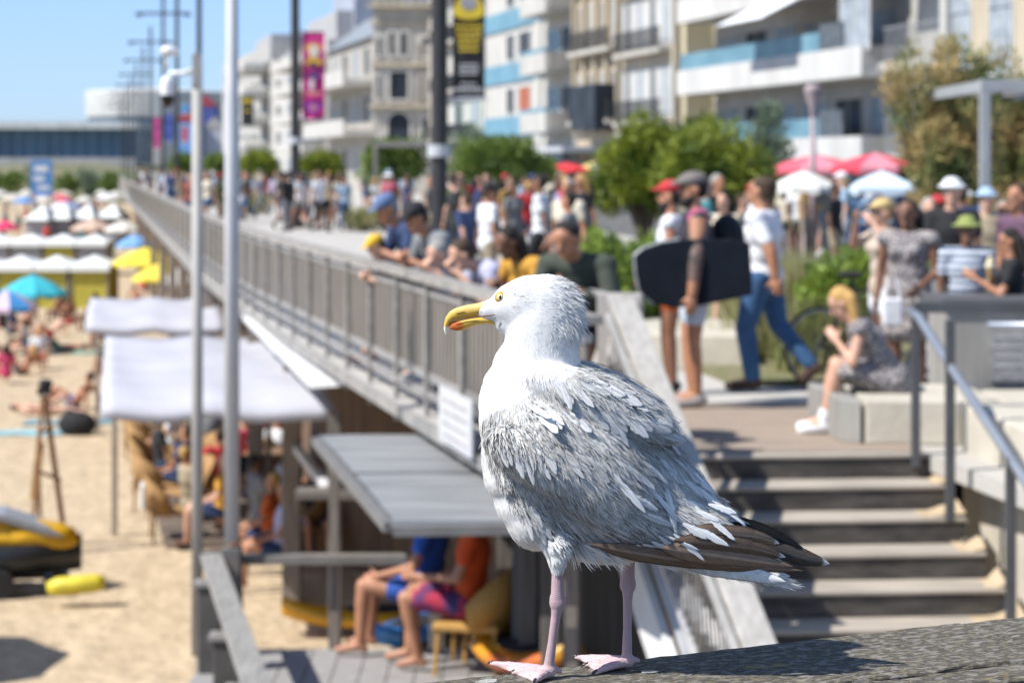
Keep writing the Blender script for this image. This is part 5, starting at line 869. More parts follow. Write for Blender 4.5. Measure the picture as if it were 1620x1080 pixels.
mb = MB(); mb.prism([(-1.5, .86), (-.75, 1.02), (-.25, .98), (.25, .80), (.45, .66), (.20, .70), (-.3, .88), (-.8, .92)], -.31, .31, 'y'); mb.build('hood', M('jet_grey', (.28, .29, .31), rough=.4), js, bevel=.03); mb = MB(); mb.ell((-.95, 0, .88), (.45, .17, .10)); mb.build('seat', blk, js, smooth=True)
mb = MB(); mb.tube([(-.45, -.34, 1.02), (-.4, 0, 1.0), (-.45, .34, 1.02)], .022, 8); mb.build('handlebar', kj, js)
fl = MB(); fl.tube([(0, 0, .22), (.12, 0, .24), (.55, .02, .27), (.65, .02, .28)], [.07, .11, .11, .07], 12); fb = fl.build('float', M('float_yellow', (.66, .55, .04), rough=.5), None, smooth=True, loc=(GX(75, 24.6), 24.6, .0)); fb.rotation_euler = (0, 0, R(6)); tag(fb, 'bright yellow float beside the jet ski', 'float')
tr_ = empty('beach_trailer', (GX(30, 25.2), 25.6, 0), R(12), 'low dark trailer under the jet ski', 'trailer'); mb = MB(); mb.bx(-1.5, .5, -.45, -.38, .06, .13); mb.bx(-1.5, .5, .38, .45, .06, .13); mb.bx(-1.2, -1.1, -.45, .45, .14, .18); mb.bx(.2, .3, -.45, .45, .14, .18); mb.build('frame', kj, tr_)
for s in (-.5, .5): mb = MB(); mb.tube([(-.3, s - .05, .17), (-.3, s + .05, .17)], .17, 16); mb.build('wheel', rub, tr_)
# wooden tripod easel
ez = empty('wooden_tripod', (GX(82, 28.2), 28.2, 0), 0, 'tall brown wooden tripod standing on the sand', 'tripod'); ewd = M('tripod_wood', (.26, .125, .05), (.18, .08, .03), 8, .6)
for a, b_ in (((-.12, 0, 2.05), (-.17, -.5, 0)), ((-.08, 0, 2.05), (.24, -.15, 0)), ((-.10, 0, 2.05), (.06, .55, .0)), ((-.25, .3, 1.45), (-.26, .5, .0))): mb = MB(); mb.beam(V3(a), V3(b_), .045, .045); mb.build('leg', ewd, ez)
mb = MB(); mb.beam(V3((-.15, -.22, 1.1)), V3((.14, -.08, .95)), .04, .04); mb.beam(V3((-.14, -.2, 1.6)), V3((.02, -.04, 1.62)), .05, .04); mb.build('brace', ewd, ez); mb = MB(); mb.box((-.10, 0, 2.12), (.17, .10, .10)); mb.ell((-.08, 0, 2.22), (.10, .08, .06)); mb.build('head', blk, ez)
mb = MB(); mb.box((-.30, -.1, 1.05), (.10, .04, .75), rz=.1); mb.build('measuring_board', M('board_yellow', (.60, .38, .10), (.40, .22, .05), 9), ez).rotation_euler = (0, .12, 0)
# striped cabins in two rows
roofm = M('cabin_roof', (.70, .72, .70), (.64, .66, .64), 2); ycl = M('cabin_yellow', (.46, .40, .05), (.38, .33, .04), 3); gcl = M('cabin_grey', (.34, .34, .35), (.28, .28, .29), 3)
def cabin(px0, px1, Y, h, fm, label, grp):
    x0, x1 = GX(px0, Y), GX(px1, Y); w_ = x1 - x0; o = empty('beach_cabin', (x0, Y, 0), 0, label, 'beach cabin', grp); d = 2.2
    mb = MB(); mb.bx(.05, w_ - .05, 0, .03, 0, h * .74); mb.build('front_cloth', fm, o); [MB().bx(xx, xx + .03, .04, d, 0, h * .74).build('side_cloth', fm, o) for xx in (.05, w_ - .08)]
    mb = MB(); mb.add([(-.06, -.15, h * .74), (w_ + .06, -.15, h * .74), (w_ + .06, d, h * .74), (-.06, d, h * .74), (w_ / 2, d / 2, h * .90), (-.06, -.17, h * .64), (w_ + .06, -.17, h * .64)], [(0, 1, 4), (1, 2, 4), (2, 3, 4), (3, 0, 4), (5, 6, 1, 0)]); mb.build('roof', roofm, o)
    for x in (.05, w_ - .05): mb = MB(); mb.bx(x - .03, x + .03, -.05, -.004, 0, h * .75); mb.build('post', pole_w, o)
for i, (a, b_) in enumerate(((-70, -8), (-6, 52), (54, 108), (110, 172))): cabin(a, b_, 77, 2.08, ycl, '%s yellow beach cabin with white roof in the front row' % ['leftmost, half cut off', 'second', 'third', 'rightmost'][i], 'yellow cabins of the front row')
for i, (a, b_) in enumerate(((-40, 14), (16, 66), (68, 118), (120, 168))): cabin(a, b_, 100, 2.15, [gcl, gcl, ycl, gcl][i], '%s beach cabin with white roof in the back row' % ['leftmost grey', 'second grey', 'only yellow', 'rightmost grey'][i], 'cabins of the back row')
# parasols on the sand
def bparasol(px_, py_top, Y, r, h, m, lb, **k): parasol(GX(px_, Y), Y, 0, h, r, m, lb, name='beach_parasol', drop=.30 + .22 * r, **k)
bparasol(230, 0, 78, 1.22, 2.15, cloth('p_yellow', (.68, .56, .05)), 'bright yellow beach parasol right of the cabins, upper of two'); bparasol(252, 0, 74, .95, 1.75, cloth('p_yellow2', (.66, .54, .06)), 'lower and nearer one of the two bright yellow beach parasols')
bparasol(52, 0, 60, .95, 2.05, cloth('p_cyan', (.04, .42, .50)), 'turquoise beach parasol in front of the yellow cabins'); bparasol(12, 0, 58, .80, 1.75, cloth('p_blue', (.05, .25, .55)), 'blue and pink beach parasol at the left edge', m2=cloth('p_pinkw', (.55, .42, .5)))
bparasol(283, 0, 66, .60, 1.95, cloth('p_white', (.66, .66, .64)), 'small white beach parasol right of the yellow ones'); bparasol(325, 0, 56, .66, 1.9, cloth('p_white2', (.6, .62, .66)), 'white beach parasol between the two poles'); bparasol(214, 0, 95, .85, 2.1, cloth('p_sky', (.16, .34, .62)), 'sky blue beach parasol behind the yellow ones')
bparasol(147, 0, 120, 1.25, 2.2, cloth('p_beige', (.50, .36, .28)), 'beige beach parasol behind the cabins'); bparasol(196, 0, 116, 1.05, 2.2, cloth('p_white3', (.58, .56, .52)), 'off white beach parasol next to the beige one'); bparasol(8, 0, 125, .8, 2.0, cloth('p_pink', (.65, .03, .12)), 'bright pink beach parasol at the left edge')
rg2 = random.Random(3)
parasol(-7.5, 21.2, 0, 2.3, 1.35, cloth('p_near', (.6, .6, .6)), 'beach parasol just outside the left edge whose shadow lies on the sand', name='beach_parasol')
for i in range(18):
    Y = rg2.uniform(150, 290); px_ = rg2.uniform(-10, 185); c = rg2.choice([(.6, .58, .54), (.55, .5, .42), (.6, .6, .62), (.12, .25, .5), (.5, .1, .12)])
    bparasol(px_, 0, Y, rg2.uniform(.9, 1.5), 2.1, cloth('pf%.2f' % c[0] + '%.2f' % c[1], c), 'small distant beach parasol number %s counted along the far beach' % (i + 1) if False else '%s parasol on the far beach %s' % ({.6: 'whitish', .55: 'sandy', .12: 'blue', .5: 'dark red'}[c[0]], ['left of the blue sign', 'right of the blue sign', 'beyond the pale marquees', 'beside the far wall'][i % 4]), grp='parasols on the far beach')
# white marquees further down
for i, (a, b_, Y) in enumerate(((40, 78, 135), (80, 112, 137), (114, 150, 139), (152, 192, 141))):
    x0, x1 = GX(a, Y), GX(b_, Y); w_ = x1 - x0; o = empty('marquee', (x0, Y, 0), 0, '%s grey walled marquee with pale roof behind the parasols' % ['leftmost', 'second', 'third', 'rightmost'][i], 'marquee', 'marquees of the beach club'); mb = MB(); mb.bx(0, w_ - .15, 0, 4, 0, 1.75); mb.build('wall', M('marquee_grey', (.36, .36, .39), (.25, .25, .28), .8), o); mb = MB(); mb.add([(-.1, -.3, 1.75), (w_ + .0, -.3, 1.75), (w_ + .0, 4.2, 1.75), (-.1, 4.2, 1.75), (w_ / 2, 2, 2.7)], [(0, 1, 4), (1, 2, 4), (2, 3, 4), (3, 0, 4), (3, 2, 1, 0)]); mb.build('roof', roofm, o)
# blue club sign on posts
cs = empty('club_sign', (GX(66, 150), 150, 0), 0, 'blue and white sign board standing on the far beach', 'sign'); [MB().bx(x - .06, x + .06, -.06, .06, 0, 3.2).build('post', pole_w, cs) for x in (-.6, .6)]
mb = MB(); mb.bx(-.75, .75, -.07, .07, 3.2, 5.6); mb.build('board', M('sign_blue', (.06, .20, .45), rough=.5), cs); mb = MB(); mb.bx(-.5, .45, -.09, -.075, 4.75, 5.2); mb.bx(-.55, .2, -.09, -.075, 4.1, 4.45); mb.bx(-.3, .55, -.09, -.075, 3.5, 3.8); mb.build('print', M('sign_white', (.6, .62, .66)), cs)
# sunbathers
def towel(px_, py_, c, lb, rz=0., L=1.8, w_=.85):
    y = GY(py_, 0); mb = MB(); n = 10; V = []
    for i in range(n + 1):
        for j in range(7): V.append((L * (i / n - .5), w_ * (j / 6 - .5), .012 + .012 * math.sin(i * 1.7 + j)))
    mb.add(V, [(i * 7 + j, i * 7 + 7 + j, i * 7 + 8 + j, i * 7 + 1 + j) for i in range(n) for j in range(6)]); o = mb.build('beach_towel', C('tw_' + lb[:9], c, tuple(x * .5 for x in c), 3), None, loc=(GX(px_, y), y, .004)); o.rotation_euler = (0, 0, rz); tag(o, lb, 'towel')
swim = [C('swim_black', (.02, .02, .03)), C('swim_blue', (.03, .12, .35)), C('swim_red', (.5, .04, .05)), C('swim_green', (.03, .25, .15))]
bperson(118, 646, 'recline', R(68), 'tan', 'sunbather with raised knees and dark hair left of the biggest canopy', bottom=swim[1], legs=.3, hair=HD, fine=True, h=1.75)
bperson(72, 655, 'lie', R(-95), 'fair', 'sunbather lying flat beside the raised knees one', bottom=swim[0], legs=.25); towel(40, 685, (.30, .52, .58), 'turquoise and white towel spread left of the tripod head', .05, 2.2); towel(110, 668, (.20, .35, .40), 'dark teal towel under the reclining sunbather', .1)
bg_ = MB(); bg_.ell((0, 0, .2), (.38, .22, .26)); bg_.ell((-.15, 0, .3), (.15, .12, .2)); bo2 = mobj('beach_bag', blend_mesh(bg_, .03, 3, .5, 'bag'), blk, None, (GX(122, 40.5), 40.5, 0)); tag(bo2, 'dark bag on the sand beside the reclining sunbather', 'bag')
bperson(95, 556, 'lie', R(80), 'tan', 'sunbather lying alone in the middle of the open sand', bottom=swim[3], legs=.25); towel(110, 558, (.10, .38, .32), 'green towel under the lone sunbather', 0, 1.9)
spec = [(10, 600, 'sit', 30), (35, 585, 'recline', 60), (62, 575, 'sit', 200), (8, 560, 'recline', -70), (40, 550, 'sit', 100), (20, 530, 'sit', 260), (55, 540, 'lie', 80), (5, 520, 'sit', 20), (80, 525, 'recline', 120), (110, 515, 'sit', 240), (95, 505, 'sit', 60), (45, 508, 'recline', 30), (20, 498, 'sit', 150), (170, 545, 'sit', 90), (160, 585, 'recline', 20), (150, 505, 'sit', 160), (185, 497, 'recline', 70), (250, 452, 'sit', 120), (270, 460, 'sit', 200), (240, 446, 'recline', 60), (290, 470, 'sit', 20), (300, 455, 'sit', 130), (215, 470, 'recline', 200), (225, 455, 'sit', 320)]
nms = ['nearest the left edge', 'beside the striped towel', 'right end of the cluster', 'behind the nearest one at the left edge', 'middle of the cluster', 'upper left of the cluster', 'lying in the cluster', 'at the left edge below the blue parasol', 'right of the turquoise parasol pole', 'in front of the rightmost yellow cabin', 'in front of the third yellow cabin', 'under the turquoise parasol', 'under the blue parasol', 'left of the smaller canopy', 'left of the biggest canopy', 'behind the smaller canopy', 'reclining beside the smaller canopy', 'below the yellow parasols', 'right below the yellow parasols', 'reclining left below the yellow parasols', 'near the small white parasol', 'behind the small white parasol', 'on the open sand right of the cabins', 'sitting right of the cabins']
bprot = {}
for i, (px_, py_, k, rz) in enumerate(spec):
    y = GY(py_ + 8, 0)
    kk = k if k != 'sit' else 'sitlow'
    if kk not in bprot: c = bperson(px_, py_ + 8, kk, R(rz), 'tan', 'x', top=(swim[0] if kk == 'sitlow' else None), bottom=swim[0], legs=.28, shoes=None, hairlen=.15); bprot[kk] = c
    else: c = copy_tree(bprot[kk])
    c.location = (GX(px_, y), y, 0); c.rotation_euler = (0, 0, R(rz)); s = rg2.uniform(.85, 1.0); c.scale = (s, s, s); c['group'] = 'sunbathers on the sand'; c['label'] = 'beachgoer ' + nms[i]
    tp = rg2.choice([wht, pink, navy, blk, skin_m('tan'), cols['turquoise'], dred]); recol(c, {'person': skin_m(rg2.choice(['tan', 'fair', 'brown', 'tan'])), 'shirt': tp, 'shorts': rg2.choice(swim), 'hair': rg2.choice([HB, HD, HBl])})
far_n = 0
for i in range(42):   # far bathers standing or sitting along the beach
    src = protos[i % 4]; c = copy_tree(src); Y = rg2.uniform(105, 260); px_ = rg2.uniform(-5, 190); c.location = (GX(px_, Y), Y, 0); c.rotation_euler = (0, 0, rg2.uniform(0, 6.28)); tn = rg2.choice(list(cols)); recol(c, {'person': skin_m(rg2.choice(['tan', 'fair'])), 'shirt': rg2.choice([cols[tn]]), 'shorts': rg2.choice(swim), 'trousers': rg2.choice(swim), 'hair': rg2.choice([HB, HD])})
    c['group'] = 'distant people on the beach'; c['label'] = 'distant beachgoer in %s top far down the sand' % tn
for i, (px_, Y, c_, h_) in enumerate(((20, 300, g2, 2.6), (60, 305, g3, 3.4), (105, 300, g2, 2.4), (140, 308, g3, 2.8), (175, 300, g2, 2.4), (-10, 310, g2, 2.8))):
    tree(px_, Y, -2.2, h_ - 1.2, 3.8, c_, 'distant %s tree on the far bank, %s' % ('green' if c_ is g2 else 'grey green', ['second from left', 'third from left', 'fourth from left', 'fifth from left', 'rightmost', 'leftmost'][i]), 900, .35, seed=60 + i)
# remove crowd prototypes from the world
for p_ in protos:
    for ch in list(p_.children): bpy.data.objects.remove(ch)
    bpy.data.objects.remove(p_)
# ================================================================= foreground beam
m_beam = wood_mat('weathered_beam_wood', (.125, .11, .094), (.038, .033, .028), (.075, .066, .055))
ang = math.atan2(.36, .76); bd = Vector((math.cos(ang), math.sin(ang), 0)); bn = Vector((-bd.y, bd.x, 0))
p0 = Vector((-.111, 2.348, 0)); beam = empty('wooden_beam', p0 + Vector((0, 0, BEAM_Z)), ang, 'weathered grey wooden beam with yellow lichen under the feet of the gull', 'railing')
def plank(u0, u1, v0, v1, z0, z1, name='plank'):
    mb = MB(); nu = max(2, int((u1 - u0) / .02)); g = .0035; prof = [(v0, z0), (v0, z1 - g), (v0 + g * .4, z1 - g * .3), (v0 + g * 1.4, z1)] + [(v0 + (v1 - v0) * k / 8, z1) for k in range(1, 8)] + [(v1 - g * 1.4, z1), (v1 - g * .4, z1 - g * .3), (v1, z1 - g), (v1, z0)]
    V = []; n = len(prof)
    for i in range(nu + 1):
        for (v, z) in prof: V.append((u0 + (u1 - u0) * i / nu, v + RNG.normal(0, .0005), z + (RNG.normal(0, .0005) if z > z0 else 0)))
    Fs = [(i * n + j, (i + 1) * n + j, (i + 1) * n + (j + 1) % n, i * n + (j + 1) % n) for i in range(nu) for j in range(n)] + [tuple(range(n)), tuple(nu * n + j for j in range(n))[::-1]]
    mb.add(V, Fs); return mb.build(name, m_beam, beam, smooth=False)
plank(-1.3, .735, -.198, -.002, -.055, 0); plank(.740, 2.6, -.198, -.002, -.055, -.001)
plank(-1.3, .50, -.262, -.2015, -.055, -.0015); plank(.504, 2.6, -.262, -.2015, -.055, -.002)
mb = MB()
for u in (-1.1, 1.9): mb.box((u, -.13, -.70), (.12, .12, 1.28))
mb.box((.6, -.13, -.11), (3.4, .05, .11)); mb.build('post', m_beam, beam)
def droplet(x, y, r, name='bird_dropping'):
    Y = .567 * F / (y - HZ); v = Vector(((x - 810) * Y / F, Y, 0)) - p0; u_ = v.dot(bd); v_ = v.dot(bn); mb = MB()
    k = 14; pts = [(u_ + r * (1 + .25 * math.sin(3 * a + x)) * 1.6 * math.cos(a), v_ + r * (1 + .2 * math.cos(2 * a + y)) * math.sin(a)) for a in [2 * math.pi * i / k for i in range(k)]]
    mb.prism(pts, .0003, .0012, 'z'); o = mb.build(name, M('dropping', (.42, .42, .38), (.2, .2, .18), 300, .9), None, loc=beam.location); o.rotation_euler = beam.rotation_euler; return o
tag(droplet(1027, 1063, .0065), 'pale bird dropping on the beam right of the gull', 'dropping'); tag(droplet(772, 1078, .008), 'pale bird dropping on the beam below the left toes of the gull', 'dropping')
# ================================================================= the gull

GY0 = 2.395; GS = GY0 / F
GR = Vector((GX(920, GY0), GY0, BEAM_Z))
def Q(px, py, dy=0.): return Vector(((px - 810) * GS - GR.x, dy, CZ - (py - HZ) * GS - GR.z))
gull = empty('gull', GR, 0, 'large white and grey gull with yellow bill standing on the weathered wooden beam', 'bird')
def attr_mat(name, rough=.75, bump=.0, sheen=0, trl=0, striate=False):
    m = bpy.data.materials.new(name); m.use_nodes = True; t = m.node_tree; b = t.nodes['Principled BSDF']
    a = t.nodes.new('ShaderNodeAttribute'); a.attribute_name = 'Col'; out = a.outputs['Color']
    if striate:
        uv = t.nodes.new('ShaderNodeUVMap'); uv.uv_map = 'UVMap'; sx = t.nodes.new('ShaderNodeSeparateXYZ'); t.links.new(uv.outputs[0], sx.inputs[0])
        ab = t.nodes.new('ShaderNodeMath'); ab.operation = 'ABSOLUTE'; t.links.new(sx.outputs[0], ab.inputs[0])
        ml = t.nodes.new('ShaderNodeMath'); ml.operation = 'MULTIPLY_ADD'; ml.inputs[1].default_value = -.22; t.links.new(ab.outputs[0], ml.inputs[0]); t.links.new(sx.outputs[1], ml.inputs[2])
        cb = t.nodes.new('ShaderNodeCombineXYZ'); t.links.new(ml.outputs[0], cb.inputs[1]); t.links.new(sx.outputs[0], cb.inputs[0])
        mp = t.nodes.new('ShaderNodeMapping'); mp.inputs['Scale'].default_value = (.8, 46, 1); t.links.new(cb.outputs[0], mp.inputs[0])
        n = t.nodes.new('ShaderNodeTexNoise'); n.inputs['Scale'].default_value = 1; n.inputs['Detail'].default_value = 3; t.links.new(mp.outputs[0], n.inputs['Vector'])
        r = t.nodes.new('ShaderNodeMapRange'); r.inputs[1].default_value = .3; r.inputs[2].default_value = .7; r.inputs[3].default_value = .68; r.inputs[4].default_value = 1.1
        t.links.new(n.outputs['Fac'], r.inputs[0])
        mx = t.nodes.new('ShaderNodeVectorMath'); mx.operation = 'SCALE'; t.links.new(out, mx.inputs[0]); t.links.new(r.outputs[0], mx.inputs['Scale']); out = mx.outputs[0]
        bp = t.nodes.new('ShaderNodeBump'); bp.inputs['Strength'].default_value = .35; bp.inputs['Distance'].default_value = .001
        t.links.new(n.outputs['Fac'], bp.inputs['Height']); t.links.new(bp.outputs[0], b.inputs['Normal'])
    elif bump:
        n = t.nodes.new('ShaderNodeTexNoise'); n.inputs['Scale'].default_value = 900; tc = t.nodes.new('ShaderNodeTexCoord'); t.links.new(tc.outputs['Object'], n.inputs['Vector'])
        bp = t.nodes.new('ShaderNodeBump'); bp.inputs['Strength'].default_value = bump; bp.inputs['Distance'].default_value = .002
        t.links.new(n.outputs['Fac'], bp.inputs['Height']); t.links.new(bp.outputs[0], b.inputs['Normal'])
    t.links.new(out, b.inputs['Base Color']); b.inputs['Roughness'].default_value = rough
    b.inputs['Specular IOR Level'].default_value = .25
    if trl:
        tl = t.nodes.new('ShaderNodeBsdfTranslucent'); t.links.new(out, tl.inputs[0]); ms = t.nodes.new('ShaderNodeMixShader'); ms.inputs[0].default_value = trl
        t.links.new(b.outputs[0], ms.inputs[1]); t.links.new(tl.outputs[0], ms.inputs[2]); t.links.new(ms.outputs[0], t.nodes['Material Output'].inputs[0])
    return m
m_tuft = attr_mat('feather_tuft', trl=.3); m_vane = attr_mat('feather_vane', rough=.6, striate=True, trl=.08); m_horn = attr_mat('bill_horn', rough=.36, bump=.12); m_skin = attr_mat('gull_skin', rough=.55, bump=.5)
def set_col(me, cols):
    ca = me.color_attributes.new('Col', 'FLOAT_COLOR', 'POINT'); a = np.ones((len(me.vertices), 4), np.float32); a[:, :3] = cols; ca.data.foreach_set('color', a.ravel())
def np_mesh(name, V, Fq, cols, mat, parent, uv=None, smooth=False):
    me = bpy.data.meshes.new(name); V = np.asarray(V, np.float32); Fq = np.asarray(Fq, np.int32)
    me.vertices.add(len(V)); me.vertices.foreach_set('co', V.ravel())
    nf, k = Fq.shape; me.loops.add(nf * k); me.loops.foreach_set('vertex_index', Fq.ravel()); me.polygons.add(nf)
    me.polygons.foreach_set('loop_start', np.arange(0, nf * k, k, dtype=np.int32)); me.update(calc_edges=True); set_col(me, cols)
    if uv is not None: l = me.uv_layers.new(name='UVMap'); l.data.foreach_set('uv', np.asarray(uv, np.float32)[Fq.ravel()].ravel())
    if smooth: me.shade_smooth()
    me.materials.append(mat); o = bpy.data.objects.new(name, me); COL.objects.link(o); o.parent = parent; return o
# body: chain of round cones in the profile plane, narrower in depth
chain = [(1236, 895, 8, 1.6), (1160, 858, 34, .62), (1090, 832, 60, .86), (1020, 790, 94, .78), (960, 752, 119, .72), (905, 712, 134, .68), (860, 665, 104, .78),
         (855, 600, 68, .9), (856, 560, 61, .88), (859, 520, 59, .84), (864, 486, 53, .80), (838, 484, 49, .78), (812, 483, 36, .8), (788, 492, 21, .85), (773, 492, 18, .9), (761, 490, 12, .95)]
mb = MB()
def cone2(c0, c1, n=7):
    for i in range(n):
        t = i / (n - 1); px, py, r, d = [a + (b - a) * t for a, b in zip(c0, c1)]
        mb.ell(Q(px, py), (r * GS, r * GS * d, r * GS), seg=18, rings=12)
for a_, b_ in zip(chain, chain[1:]): cone2(a_, b_)
for px, py, rx, rz_, rd, dy in [(806, 512, 26, 18, 20, 0), (822, 582, 44, 46, 40, 0), (812, 612, 50, 44, 44, 0), (834, 560, 46, 30, 44, 0), (846, 788, 66, 60, 62, 0), (815, 750, 52, 50, 60, 0), (800, 640, 44, 60, 46, 0), (800, 720, 40, 66, 52, 0), (850, 810, 54, 60, 62, 0),
                               (880, 852, 26, 30, 28, -.024), (881, 876, 17, 18, 22, -.027), (881, 892, 12, 12, 16, -.028), (996, 856, 28, 30, 28, .026), (997, 876, 17, 18, 20, .028), (998, 890, 12, 12, 14, .028), (960, 850, 90, 42, 50, 0), (1080, 872, 80, 20, 30, 0)]:
    mb.ell(Q(px, py, dy), (rx * GS, rd * GS, rz_ * GS), seg=16, rings=12)
for sgn in (-1, 1):   # folded wing bulge on each side
    rot = Matrix.Rotation(R(40), 3, 'Y'); mb.ell(Q(925, 725, sgn * .036), (150 * GS, 62 * GS, 82 * GS), rot=rot, seg=24, rings=14)
    rot = Matrix.Rotation(R(30), 3, 'Y'); mb.ell(Q(1060, 812, sgn * .022), (140 * GS, 40 * GS, 46 * GS), rot=rot, seg=24, rings=14)
    rot = Matrix.Rotation(R(22), 3, 'Y'); mb.ell(Q(948, 632, sgn * .042), (128 * GS, 36 * GS, 44 * GS), rot=rot, seg=28, rings=16)
    rot = Matrix.Rotation(R(24), 3, 'Y'); mb.ell(Q(868, 720, sgn * .056), (108 * GS, 36 * GS, 44 * GS), rot=rot, seg=28, rings=16)
body = blend_mesh(mb, .0026, 14, .5, 'body')
nv = len(body.vertices); BV = np.empty(nv * 3, np.float32); body.vertices.foreach_get('co', BV); BV = BV.reshape(-1, 3)
def to_px(P): return (P[..., 0] + GR.x) / GS + 810, (CZ - GR.z - P[..., 2]) / GS + HZ
WING = [(918, 572), (885, 598), (845, 612), (808, 636), (775, 648), (762, 668), (770, 710), (786, 752), (812, 796), (842, 828), (880, 848), (900, 856), (930, 858), (975, 860), (1080, 876), (1200, 900), (1320, 910), (1330, 880), (1240, 828), (1190, 780), (1130, 700), (1070, 640), (1010, 595), (960, 565)]
def inpoly(x, y, poly):
    r = np.zeros(x.shape, bool); n = len(poly)
    for i in range(n):
        x1, y1 = poly[i]; x2, y2 = poly[(i + 1) % n]
        c = ((y1 > y) != (y2 > y)) & (x < (x2 - x1) * (y - y1) / ((y2 - y1) or 1e-9) + x1); r ^= c
    return r
VALS = [(772, 672, .42), (800, 700, .45), (778, 740, .5), (850, 640, .8), (905, 618, .72), (960, 640, .86), (1030, 672, .92), (868, 692, .34), (930, 684, .55), (1000, 702, .55), (832, 735, .86), (900, 725, .84), (960, 748, .78), (830, 772, .56), (880, 785, .42), (940, 800, .55), (1000, 800, .66), (1010, 850, .85),  # plumage greys; low values under the scapulars paint in their shadow line
        (1055, 748, 1.0), (1120, 805, 1.0), (1000, 725, .62), (1060, 700, .52), (1100, 745, .55), (1150, 790, .66), (850, 832, .82), (900, 850, .82), (815, 795, .62), (960, 855, .75), (880, 750, .8), (1060, 860, .92), (1180, 830, .85), (820, 650, .7)]
FLOW = [(775, 482, 1, -.4), (800, 450, 1, -.45), (830, 440, 1, -.15), (870, 436, 1, .05), (905, 460, .8, .6), (915, 500, .4, 1), (800, 500, .9, .55), (850, 500, .8, .6), (830, 470, 1, .25), (870, 470, .9, .5), (860, 545, .15, 1), (805, 535, 0, 1), (910, 550, .1, 1), (790, 600, -.15, 1), (762, 650, 0, 1), (762, 730, .2, 1), (800, 785, .5, .9), (850, 850, .8, .8), (885, 890, .1, 1), (1000, 895, .1, 1), (940, 885, .9, .5), (1100, 890, 1, .15),
        (930, 590, .9, .5), (1000, 640, .85, .6), (1080, 720, .7, .75), (1150, 790, .75, .65), (850, 645, .7, .7), (790, 680, .3, .95), (790, 740, .35, .95), (850, 740, .35, .95), (900, 700, .65, .75), (900, 780, .5, .85), (850, 790, .55, .85), (950, 820, .6, .75), (1000, 750, .8, .65), (1050, 830, .9, .5), (1150, 850, .95, .35), (1250, 885, 1, .15)]
def idw(px, py, tab, k, p=3.):
    T = np.array(tab, float); d = (px[:, None] - T[None, :, 0]) ** 2 + (py[:, None] - T[None, :, 1]) ** 2 + 30
    wt = d ** (-p / 2); wt /= wt.sum(1, keepdims=True); return wt @ T[:, 2:2 + k]
px, py = to_px(BV); inw = inpoly(px, py, WING)
c0 = np.where(inw[:, None], np.array([[.50, .50, .52]]), np.array([[.87, .87, .86]])); set_col(body, c0)
bo = mobj('body', body, m_tuft, gull)
# surface samples
tri = np.array([(p.vertices[0], p.vertices[k], p.vertices[k + 1]) for p in body.polygons for k in range(1, len(p.vertices) - 1)])
A, B, C = BV[tri[:, 0]], BV[tri[:, 1]], BV[tri[:, 2]]; NN = np.cross(B - A, C - A); AR = np.linalg.norm(NN, axis=1); NN /= AR[:, None] + 1e-12
VNn = np.zeros_like(BV)
for k in range(3): np.add.at(VNn, tri[:, k], NN * AR[:, None])
VNn /= np.linalg.norm(VNn, axis=1, keepdims=True) + 1e-12
def sample(n, keep):
    idx = RNG.choice(len(tri), n, p=AR / AR.sum()); u = RNG.random((n, 2)); fl = u.sum(1) > 1; u[fl] = 1 - u[fl]
    w0 = 1 - u.sum(1); P = A[idx] * w0[:, None] + B[idx] * u[:, :1] + C[idx] * u[:, 1:]
    N = VNn[tri[idx, 0]] * w0[:, None] + VNn[tri[idx, 1]] * u[:, :1] + VNn[tri[idx, 2]] * u[:, 1:]; N /= np.linalg.norm(N, axis=1, keepdims=True)
    x, y = to_px(P); k = keep(x, y, P); P, N, x, y = P[k], N[k], x[k], y[k]
    fl = idw(x, y, FLOW, 2); D = np.stack([fl[:, 0], np.zeros(len(P)), -fl[:, 1]], 1)
    D -= N * (D * N).sum(1, keepdims=True); D /= np.linalg.norm(D, axis=1, keepdims=True) + 1e-9
    return P, N, D, x, y
def strips(P, N, D, L, Wd, lift, curl, base, tip, name, mat=None, seg=4, side=None):
    """narrow pointed slivers: P start, D direction, L length, Wd width"""
    n = len(P); mat = mat or m_tuft; S = np.cross(N, D); V = []; CC = []
    S = S + N * RNG.normal(0, .35, (n, 1)); S /= np.linalg.norm(S, axis=1, keepdims=True)
    bend = RNG.normal(0, .10, (n, 1))
    for i in range(seg + 1):
        t = i / seg; wv = Wd * (1 - t) ** .6 * (.55 + .9 * t) * (1. if i < seg else .08)
        c = P + D * (L * t)[:, None] + N * (L * (lift * t - curl * t * t))[:, None] + S * bend * (L * t * t)[:, None]
        V.append(c - S * (wv / 2)[:, None]); V.append(c + S * (wv / 2)[:, None])
        cc = base * (1 - t) + tip * t; CC += [cc, cc]
    V = np.stack(V, 1).reshape(-1, 3); CC = np.stack(CC, 1).reshape(-1, 3); k = 2 * (seg + 1)
    b = np.arange(n)[:, None, None] * k; f = np.array([[2 * i, 2 * i + 1, 2 * i + 3, 2 * i + 2] for i in range(seg)])[None]
    return np_mesh(name, V, (b + f).reshape(-1, 4), CC, mat, gull)
